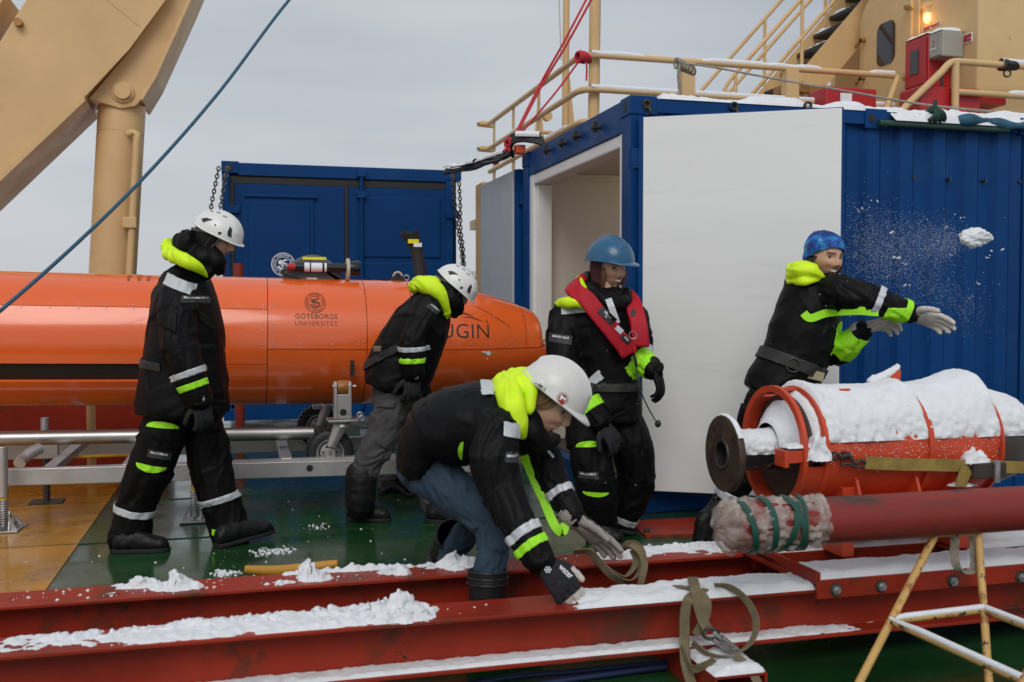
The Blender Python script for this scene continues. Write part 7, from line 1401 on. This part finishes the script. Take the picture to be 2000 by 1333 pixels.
# ================================================================== SNOW
def snow_grid(name, lab, cells, kind='stuff'):
    pass
def snow_sheet(b, u0, u1, v0, v1, zf, hfun, res=.010):
    nu, nv = max(2, int((u1-u0)/res)), max(2, int((v1-v0)/res)); us = np.linspace(u0, u1, nu+1); vs2 = np.linspace(v0, v1, nv+1)
    UU, VV = np.meshgrid(us, vs2, indexing='ij'); H = hfun(UU, VV); H = np.where(H < 0, -1, H)
    edge = np.zeros_like(H, bool); edge[0] = edge[-1] = True; edge[:, 0] = edge[:, -1] = True
    ok = H > 0; Hh = np.where(ok, H, 0); Hh = np.where(edge, np.minimum(Hh, .0), Hh)
    idx = -np.ones(H.shape, int); k = len(b.v)
    cell = (ok[:-1, :-1].astype(int)+ok[1:, :-1]+ok[:-1, 1:]+ok[1:, 1:]) >= 2
    need = np.zeros(H.shape, bool); need[:-1, :-1] |= cell; need[1:, :-1] |= cell; need[:-1, 1:] |= cell; need[1:, 1:] |= cell
    for i, j in zip(*np.nonzero(need)):
        idx[i, j] = k; k += 1; b.v.append((float(UU[i, j]), float(VV[i, j]), zf(float(UU[i, j]), float(VV[i, j]))+float(Hh[i, j])-.0015))
    for i, j in zip(*np.nonzero(cell)): b.f.append((idx[i, j], idx[i+1, j], idx[i+1, j+1], idx[i, j+1]))
    return b
def hn(UU, VV, sc, seed=0.0, o=4): return fbm(np.stack([UU.ravel()*sc, VV.ravel()*sc, np.full(UU.size, seed)], 1), o).reshape(UU.shape)
def crumb(b, c, r, rg):
    s_ = MB().ell((0, 0, 0), (1, 1, 1), None, 9, 6); v = np.array(s_.v); nn = fbm(v*1.6+rg.random()*50, 3); v = v*(1+.38*nn)[:, None]*r*np.array([1, 1, .8])
    b.add(v+np.array(c), s_.f)
def pile(b, c, w_, h_, rg, n=40, r=(.006, .018)):
    for _ in range(n):
        a_ = rg.random()*2*math.pi; q = rg.random()**.7; x, y = math.cos(a_)*q*w_[0], math.sin(a_)*q*w_[1]; crumb(b, (c[0]+x, c[1]+y, c[2]+h_*(1-q)**1.1*rg.random()), rg.uniform(*r), rg)
def heap(b, cu, cv, z, w_, h_, seed, vlim=None, res=.0055):
    u0, u1, v0, v1 = cu-w_[0]*1.25, cu+w_[0]*1.25, cv-w_[1]*1.25, cv+w_[1]*1.25
    if vlim: v0, v1 = max(v0, vlim[0]), min(v1, vlim[1])
    def hf(U_, V_):
        rho = np.sqrt(((U_-cu)/w_[0])**2+((V_-cv)/w_[1])**2); n1_ = hn(U_, V_, 13, seed); n2_ = hn(U_, V_, 42, seed+3, 3); n3_ = np.abs(hn(U_, V_, 75, seed+5, 3))
        bl = np.abs(hn(U_, V_, 16, seed+8, 2)); bl2 = np.abs(hn(U_, V_, 45, seed+9, 2))
        return h_*np.clip(1-rho**2+.35*n1_, -1, 1.2)*(.50+.75*bl)+.014*bl2*np.clip(1.25-rho, 0, 1)+.004*n2_-.0045
    k0 = len(b.v); snow_sheet(b, u0, u1, v0, v1, lambda u, v: z, hf, res)
    if len(b.v) > k0:
        q = np.array(b.v[k0:]); j = np.stack([fbm(q*38+seed, 3), fbm(q*38+seed+40, 3), .3*fbm(q*60+seed, 2)], 1)*(.013*np.clip((q[:, 2]-z)/.02, 0, 1))[:, None]; q = q+j; b.v[k0:] = [tuple(t) for t in q]
def fin(b, name, lab): o = b.build(name, M_SNOW, None, 180); return tag(o, lab, 'snow', kind='stuff')
rg = random.Random(11); ZT = BZ+.18
def ub(px, v, z=ZT):   # u where image column px crosses the line (v, z)
    lo_, hi_ = -4.0, 6.0
    for _ in range(50):
        m__ = (lo_+hi_)/2; q = Vector((m__, v, z))-CAM; x = 1000+FPX*q.dot(HR)/q.dot(HF)
        if x < px: lo_ = m__
        else: hi_ = m__
    return lo_
def edge1(VV, v0, v1, e): return np.clip(np.minimum(VV-v0, v1-VV)/e, 0, 1)**.5
# near beam, right part: an unbroken soft blanket
b = MB(); ua, ubb = ub(1118, BV1), ub(1602, BV1)
snow_sheet(b, ua, ubb, BV1-.002, BV1+.182, lambda u, v: ZT, lambda U_, V_: (.024+.006*hn(U_, V_, 14, 1)+.004*hn(U_, V_, 50, 2, 2))*edge1(V_, BV1-.006, BV1+.186, .03)*np.clip((U_-ua+.03+.06*hn(U_, V_, 16, 3))/.10, -1, 1)**1*(np.where(hn(U_, V_, 34, 5, 3)+6*np.clip((U_-ua)/.12, 0, 1)-.9 > 0, 1, -1)))
pile(b, (ub(1400, BV1+.1), BV1+.10, ZT+.01), (.05, .03), .02, rg, 14, (.005, .011))
fin(b, 'snow', 'smooth white snow blanket on the nearer beam, right half')
# near beam, left part: broken, lumpy
b = MB(); u0_, u1_ = -3.2, ub(835, BV1)
def hl(U_, V_):
    n1_ = hn(U_, V_, 5, 7); n2_ = hn(U_, V_, 22, 8); n3_ = hn(U_, V_, 60, 9, 3); s_ = (U_-ub(0, BV1))/(ub(820, BV1)-ub(0, BV1)); vv = (V_-BV1)/.18
    cov = .44+.40*n1_+.34*n2_+.45*np.clip(s_-.2, -.4, .55)-2.0*np.clip(.34-vv, 0, 1)*(1.15-.5*np.clip(s_, 0, 1))
    return np.clip(cov, -1, .75)*(.016+.012*np.clip(s_, 0, 1))+.0045*n3_-.002
snow_sheet(b, u0_, u1_, BV1+.004, BV1+.180, lambda u, v: ZT, hl, .007)
vl1 = (BV1-.012, BV1+.186)
for px, dv, w_, h_, sd_ in ((770, .09, (.14, .085), .056, 201), (735, .12, (.09, .06), .05, 202), (808, .045, (.07, .05), .026, 203), (580, .13, (.24, .05), .026, 204), (660, .11, (.18, .07), .028, 205), (385, .12, (.20, .055), .030, 206), (300, .12, (.22, .05), .014, 207), (180, .12, (.30, .05), .010, 208), (470, .13, (.18, .05), .022, 210)): heap(b, ub(px, BV1+dv), BV1+dv, ZT, w_, h_, sd_, vl1)
pile(b, (ub(820, BV1+.05), BV1+.05, ZT), (.05, .05), .008, rg, 22, (.003, .008)); pile(b, (ub(400, BV1+.09), BV1+.09, ZT), (1.0, .085), .004, rg, 90, (.002, .005))
fin(b, 'snow', 'lumpy broken snow on the nearer beam, left half')
# near beam, lower flange
b = MB(); zf = BZ+.014; un0, un1 = ub(270, BV1, zf), ub(1850, BV1, zf)
snow_sheet(b, un0, un1, BV1+.006, BV1+.088, lambda u, v: zf, lambda U_, V_: (np.clip(.30+.35*hn(U_, V_, 4, 21)+.35*hn(U_, V_, 18, 22)+.2*np.clip((V_-BV1)/.05, 0, 1)+1.4*np.clip((U_-un0)/.9, 0, .6)-1.6*np.clip((U_-ub(1420, BV1, zf))/.7, 0, 1), -1, 1)*.013+.0025*hn(U_, V_, 60, 23, 2)), .008)
fin(b, 'snow', 'thin wet snow along the lower flange of the nearer beam')
# rear beam
b = MB()
def hr_(U_, V_):
    n1_ = hn(U_, V_, 3.2, 31); n2_ = hn(U_, V_, 16, 32); n3_ = hn(U_, V_, 60, 33, 3); vv = (V_-BV2)/.18
    return np.clip(-.30+.55*n1_+.45*n2_+.75*(vv-.45), -1, .8)*.016+.004*n3_
snow_sheet(b, ub(190, BV2), ub(1100, BV2), BV2+.004, BV2+.180, lambda u, v: ZT, hr_, .008)
snow_sheet(b, ub(1225, BV2), ub(1560, BV2), BV2+.03, BV2+.182, lambda u, v: ZT, lambda U_, V_: np.clip(.1+.4*hn(U_, V_, 7, 41)+.4*hn(U_, V_, 20, 42)+1.1*((V_-BV2)/.18-.5), -1, 1)*.022, .008)
for i_, (px, dv, w_, h_) in enumerate(((335, .09, (.10, .065), .046), (285, .14, (.12, .035), .026), (618, .08, (.09, .06), .024), (598, .10, (.045, .04), .062), (540, .05, (.07, .03), .010), (640, .165, (.18, .02), .02), (735, .16, (.22, .025), .024), (785, .07, (.04, .035), .030), (905, .13, (.12, .05), .042), (890, .08, (.05, .03), .02), (1205, .10, (.10, .06), .045), (1265, .15, (.08, .03), .02), (1330, .15, (.20, .03), .022), (1500, .13, (.12, .05), .03), (1430, .09, (.07, .03), .014))): heap(b, ub(px, BV2+dv), BV2+dv, ZT, w_, h_, 300+i_*7, (BV2-.01, BV2+.20))
for _ in range(150):
    px = rg.uniform(0, 1400); dv = rg.uniform(.01, .17); crumb(b, (ub(px, BV2+dv), BV2+dv, ZT+.001), rg.choice((.0015, .002, .002, .003, .006)), rg)
fin(b, 'snow', 'snow crumbs and small heaps scattered along the rear beam')
# specks on the deck
b = MB()
for _ in range(170):
    x, y = rg.gauss(560, 170), 1140-190*rg.random()**1.6; q = G(x, y); crumb(b, (q.x, q.y, q.z+.0005), rg.choice((.001, .0012, .0015, .0015, .002, .0035, .006)), rg)
for cx_, cy_, n in ((545, 1075, 90), (520, 1080, 60), (440, 1120, 120), (620, 1030, 20)):
    for _ in range(n): q = G(cx_+rg.gauss(0, 14), cy_+rg.gauss(0, 4)); crumb(b, (q.x, q.y, .001), rg.choice((.002, .003, .005, .007)), rg)
fin(b, 'snow', 'specks of snow lying on the wet green deck')
# skid plates, box beam, container roof, rails, boxes
b = MB(); skz = .318
snow_sheet(b, SU+.015, 5.9, 3.085, 3.262, lambda u, v: skz, lambda U_, V_: (.022+.006*hn(U_, V_, 14, 51))*edge1(V_, 3.08, 3.268, .03))
snow_sheet(b, SU+.03, PV(1846, 1072, 3.4).x, 3.40, 3.57, lambda u, v: .336, lambda U_, V_: (.02+.006*hn(U_, V_, 14, 52))*edge1(V_, 3.395, 3.575, .03)*np.where(hn(U_, V_, 20, 53)+8*(U_-SU-.03) > -.1, 1, -1))
snow_sheet(b, PV(1880, 1060, 3.3).x, 5.9, 3.27, 3.785, lambda u, v: .330, lambda U_, V_: (.022+.008*hn(U_, V_, 9, 54))*edge1(V_, 3.26, 3.79, .03), .014)
heap(b, SU+.04, 3.50, .33, (.05, .12), .035, 404)
fin(b, 'snow', 'snow lying on the skid plates under the red cylinder')
b = MB(); snow_sheet(b, BXU, BXU+.185, 2.862, 3.09, lambda u, v: .099, lambda U_, V_: (.020+.008*hn(U_, V_, 18, 61)+.004*hn(U_, V_, 60, 62, 2))*np.minimum(edge1(V_, 2.85, 3.1, .03), edge1(U_, BXU-.005, BXU+.19, .03)))
fin(b, 'snow', 'cap of snow on the open-ended box beam')
b = MB(); snow_sheet(b, cu0+.20, cu1, cv0+.0, cv0+.9, lambda u, v: cz-.012, lambda U_, V_: (.045+.020*hn(U_, V_, 5, 71)+.006*hn(U_, V_, 30, 72, 2))*edge1(V_, cv0-.01, cv0+.95, .05)*np.clip((U_-cu0-.18)/.06, 0, 1), .018)
snow_sheet(b, PV(1740, 233, cv0).x, cu1, cv0-.055, cv0+.03, lambda u, v: cz-.075+.06*max(0, min(1, (v-cv0+.055)/.07)), lambda U_, V_: (.030+.022*hn(U_, V_, 7, 74)+.008*hn(U_, V_, 40, 75, 2))*np.clip((V_-cv0+.06)/.02, 0, 1), .010)
fin(b, 'snow', 'thick snow along the roof edge of the open blue container')
b = MB()
def rail_snow(p, q, r, cov=.2, th=.016, seed=1.0):
    p, q = V3(p), V3(q); d_ = (q-p); L__ = d_.length; n = int(L__/.02)+1; d_ = d_/L__; x = d_.cross(UP).normalized(); u_ = x.cross(d_); t = np.arange(n)/max(1, n-1)*L__
    cv_ = fbm(np.stack([t*2.2, np.full(n, seed*7.7), np.zeros(n)], 1), 3); k0 = len(b.v); m__ = 9
    for i in range(n):
        h_ = max(0, cv_[i]+cov); hh = th*min(1, h_*3)
        for k in range(m__): a_ = math.pi*(.12+.76*k/(m__-1)); e = hh*math.sin(math.pi*k/(m__-1))**.6; rr2 = r+.0-.002+e if hh > .001 else r-.006; v_ = p+d_*t[i]+(x*math.cos(a_)+u_*math.sin(a_))*rr2; b.v.append(tuple(v_))
    b.f += [(k0+i*m__+k, k0+i*m__+k+1, k0+(i+1)*m__+k+1, k0+(i+1)*m__+k) for i in range(n-1) for k in range(m__-1)]
rail_snow((RU0+.05, RV, rz[0]), (RU1, RV, rz[0]), .029, .25, .02, 1); rail_snow((RU0+.05, RV, rz[1]), (RU1, RV, rz[1]), .029, .7, .02, 2); rail_snow((RU0-.03, RV+.25, rz[1]), (RU0-.03, RVe, rz[1]), .029, .1, .012, 3); rail_snow((RU0-.03, RV+.25, rz[2]), (RU0-.03, 9.6, rz[2]), .029, .5, .016, 4)
zq = PV(1870, 180, RV2).z; rail_snow((PV(1880, 180, RV2).x, RV2, zq), (9.2, RV2, zq), .028, .5, .022, 5)
zq = PV(1862, 120, RV2).z; rail_snow((PV(1955, 120, RV2).x, RV2, zq), (9.2, RV2, zq), .030, .5, .03, 6)
fin(b, 'snow', 'lines of snow on the beige guard rails')
b = MB()
for (x0, y0, z, x1, y1) in (snow_hc, snow_cb): snow_sheet(b, x0-.01, x1, y0, y1, lambda u, v, z=z: z, lambda U_, V_: (.035+.012*hn(U_, V_, 9, 81))*np.minimum(edge1(V_, y0-.01, y1+.01, .05), edge1(U_, x0-.02, x1+.1, .05)), .03)
for k in range(nst):
    p = lo+(hi-lo)*((k+.5)/nst); snow_sheet(b, p.x-.13, p.x+.14, SV0+.05, SV1-.02, lambda u, v, z=p.z: z+.025, lambda U_, V_: np.clip(.5+.6*hn(U_, V_, 6, 82+k), -1, 1)*.05, .03)
fin(b, 'snow', 'snow on the stair treads and deckhouse boxes')
b = MB(); rail_snow(base[0], base[2], .04, .8, .02, 9); rail_snow(base[2], base[4], .04, .5, .02, 10); rail_snow(P(1008, 270, 8.23), P(1055, 271, 8.17), .03, .9, .03, 11); fin(b, 'snow', 'snow on the black cable bundle')
b = MB()
for i, (a__, c__) in enumerate(TR_SNOW): rail_snow(a__, c__, .0125, .55, .010, 12+i)
fin(b, 'snow', 'narrow snow line on the yellow trestle braces')
b = MB(); snow_sheet(b, pc.x, pc.x+.28, pc.y, pc.y+.4, lambda u, v: pc.z+.02, lambda U_, V_: (.05+.02*hn(U_, V_, 5, 90))*edge1(U_, pc.x-.01, pc.x+.29, .05), .03); fin(b, 'snow', 'snow cap on the brown carton')
# snow on the machine: a shell around the top of the barrel, neck and dome
def drum_snow(b, u0, u1, rfun, cz_, a0, a1, th, seed, cov=None, na=90):
    nu = max(6, int((u1-u0)/.007)); us = np.linspace(u0, u1, nu); an = np.linspace(R(a0), R(a1), na); U_, A__ = np.meshgrid(us, an, indexing='ij')
    r0 = np.array([rfun(x) for x in us])[:, None]; Y, Z = np.cos(A__)*r0, np.sin(A__)*r0
    n1_ = fbm(np.stack([U_.ravel()*10, Y.ravel()*10, Z.ravel()*10+seed], 1), 4).reshape(U_.shape); n2_ = fbm(np.stack([U_.ravel()*60, Y.ravel()*60, Z.ravel()*60+seed], 1), 3).reshape(U_.shape); n3_ = fbm(np.stack([U_.ravel()*150, Y.ravel()*90, Z.ravel()*90+seed], 1), 2).reshape(U_.shape)
    slope = np.sin(A__); T_ = th*(np.clip((slope+.06)/.62, -1, 1)-.10+(.16+.34*np.clip(1-slope*1.6, 0, 1))*n1_)+.007*n2_*np.clip(1.6-slope*1.6, .35, 1.3)+.006*n3_*np.clip(1.3-slope*1.7, .3, 1.0)
    for (bu, bw, bh) in (cov or []): T_ = T_+bh*np.exp(-np.abs((U_-bu)/bw)**1.6)*np.clip((slope-.55)*2.5, 0, 1)
    T_ = T_*np.minimum(1, np.minimum(U_-u0, u1-U_)/.012+.25); k = len(b.v); keep = T_ > 0
    rr2 = r0+np.where(keep, T_, -.004)
    for i in range(nu):
        for j in range(na): b.v.append((float(U_[i, j]), MV+math.cos(A__[i, j])*float(rr2[i, j]), cz_+math.sin(A__[i, j])*float(rr2[i, j])))
    for i in range(nu-1):
        for j in range(na-1):
            if keep[i, j] or keep[i+1, j] or keep[i, j+1] or keep[i+1, j+1]: b.f.append((k+i*na+j, k+(i+1)*na+j, k+(i+1)*na+j+1, k+i*na+j+1))
b = MB(); drum_snow(b, u2+.012, u3-.002, lambda x: .222, MZ, 150, 352, .0, 1) if False else None
drum_snow(b, u2+.008, u3-.006, lambda x: .222, MZ, -8, 170, .020, 1, [(u2, .06, .026), (MU(1748), .05, .03)]); drum_snow(b, u3-.004, u4-.004, lambda x: .222, MZ, -8, 170, .020, 5, [(u4-.02, .12, .05)])
drum_snow(b, u1-.02, u2+.004, lambda x: .085+.115*max(0, (x-u1)/(u2-u1))**.8, MZ, 2, 175, .030, 9)
drum_snow(b, u4+.002, u4+.265, lambda x: float(np.interp(x-u4, [0, .10, .19, .26], [.188, .188, .165, .11])), MZ, 0, 170, .026, 13)
drum_snow(b, uF+.028, u1+.05, lambda x: .066, zF, 0, 178, .030, 17); drum_snow(b, uF+.002, uF+.026, lambda x: .146, zF, 30, 150, .010, 21)
q = PV(1553, 872, MV-.205); snow_sheet(b, q.x-.045, u2+.01, MV-.235, MV-.17, lambda u, v: q.z-.004, lambda U_, V_: (.022+.012*hn(U_, V_, 20, 101)+.25*np.clip(U_-u2+.05, 0, 1))*edge1(V_, MV-.24, MV-.165, .03), .006)
q = PV(1600, 885, MV-.22)
heap(b, q.x-.012, MV-.225, q.z-.025, (.055, .04), .075, 401, None, .004); heap(b, PV(1923, 893, 3.2).x, 3.24, PV(1923, 893, 3.2).z-.03, (.075, .04), .06, 402, None, .004)
heap(b, PV(1902, 950, 3.2).x, 3.25, PV(1902, 952, 3.2).z, (.065, .04), .02, 403, None, .004)
for k in range(420):
    a_ = math.asin(max(-.35, rg.gauss(.0, .12))); uq = rg.uniform(u2+.02, u4-.01); crumb(b, (uq, MV-math.cos(a_)*.2225, MZ+math.sin(a_)*.2225), rg.choice((.0008, .001, .0013, .0022)), rg)
q = PV(1750, 735, MV+.12)
for k in range(26): t = k/25; crumb(b, (q.x-.10+.115*t, MV+.135, MZ+.235+(q.z-MZ-.20)*t**1.3), .026-.010*t, rg)
sn_m = fin(b, 'snow', 'thick snow plastered over the top of the red cylinder')
rm = sn_m.modifiers.new('blend', 'SMOOTH'); rm.factor = .5; rm.iterations = 2
# snowball and flying spray in front of the blue wall
sb = P(1902, 466, 5.0); v = MB().ell((0, 0, 0), (1, 1, 1), None, 56, 36); q = np.array(v.v); q = q*(1+.26*fbm(q*1.9+3, 5, .62))[:, None]*np.array([.072, .05, .042]); 
ball = MB().add([HR*float(a__[0])+HF*float(a__[1])+UP*float(a__[2])+sb for a__ in q], v.f).build('snowball', M_SNOW, None, 180); tag(ball, 'flying snowball in front of the blue corrugated wall', 'snowball')
b = MB()
for k in range(13000):
    t_ = rg.random()
    if t_ < .62: s_ = rg.random()**.8; x = 1668+205*s_+rg.gauss(0, 14); y = 487-14*s_+rg.gauss(0, 44*(1-.72*s_)+4)
    elif t_ < .80: x, y = rg.gauss(1700, 36), rg.gauss(485, 42)
    else: s_ = rg.random(); x = 1750+150*s_+rg.gauss(0, 26); y = 520+95*s_+rg.gauss(0, 28)
    r_ = rg.choice((.0006, .0008, .0010, .0013, .0024)); c = P(x, y, rg.uniform(4.9, 5.7)); s_ = np.array([(-1, 0, 0), (1, .3, 0), (0, 1, .4), (0, -.2, 1.1)])*r_; b.add(s_+np.array(c), [(0, 1, 2), (0, 1, 3), (1, 2, 3), (0, 2, 3)])
for x, y, r_ in ((1740, 455, .008), (1758, 504, .008), (1764, 515, .005), (1770, 558, .007), (1732, 540, .004), (1690, 407, .005), (1712, 395, .005), (1880, 423, .005), (1950, 489, .008), (1925, 503, .006), (1920, 555, .006), (1850, 443, .004), (1860, 500, .004), (1680, 410, .004), (1800, 430, .004), (1900, 580, .004)):
    for k in range(3): crumb(b, P(x+rg.gauss(0, 5), y+rg.gauss(0, 2), 5.2), r_*rg.uniform(.5, 1), rg)
fin(b, 'snow_spray', 'spray of tiny snow flakes flying off the thrown snowball')
b = MB()
for k in range(90): c = P(rg.uniform(900, 2000), rg.uniform(380, 1000), rg.uniform(3.5, 5.6)); crumb(b, c, rg.choice((.0012, .0016, .002)), rg)
fin(b, 'falling_snow', 'sparse snow flakes drifting through the air')
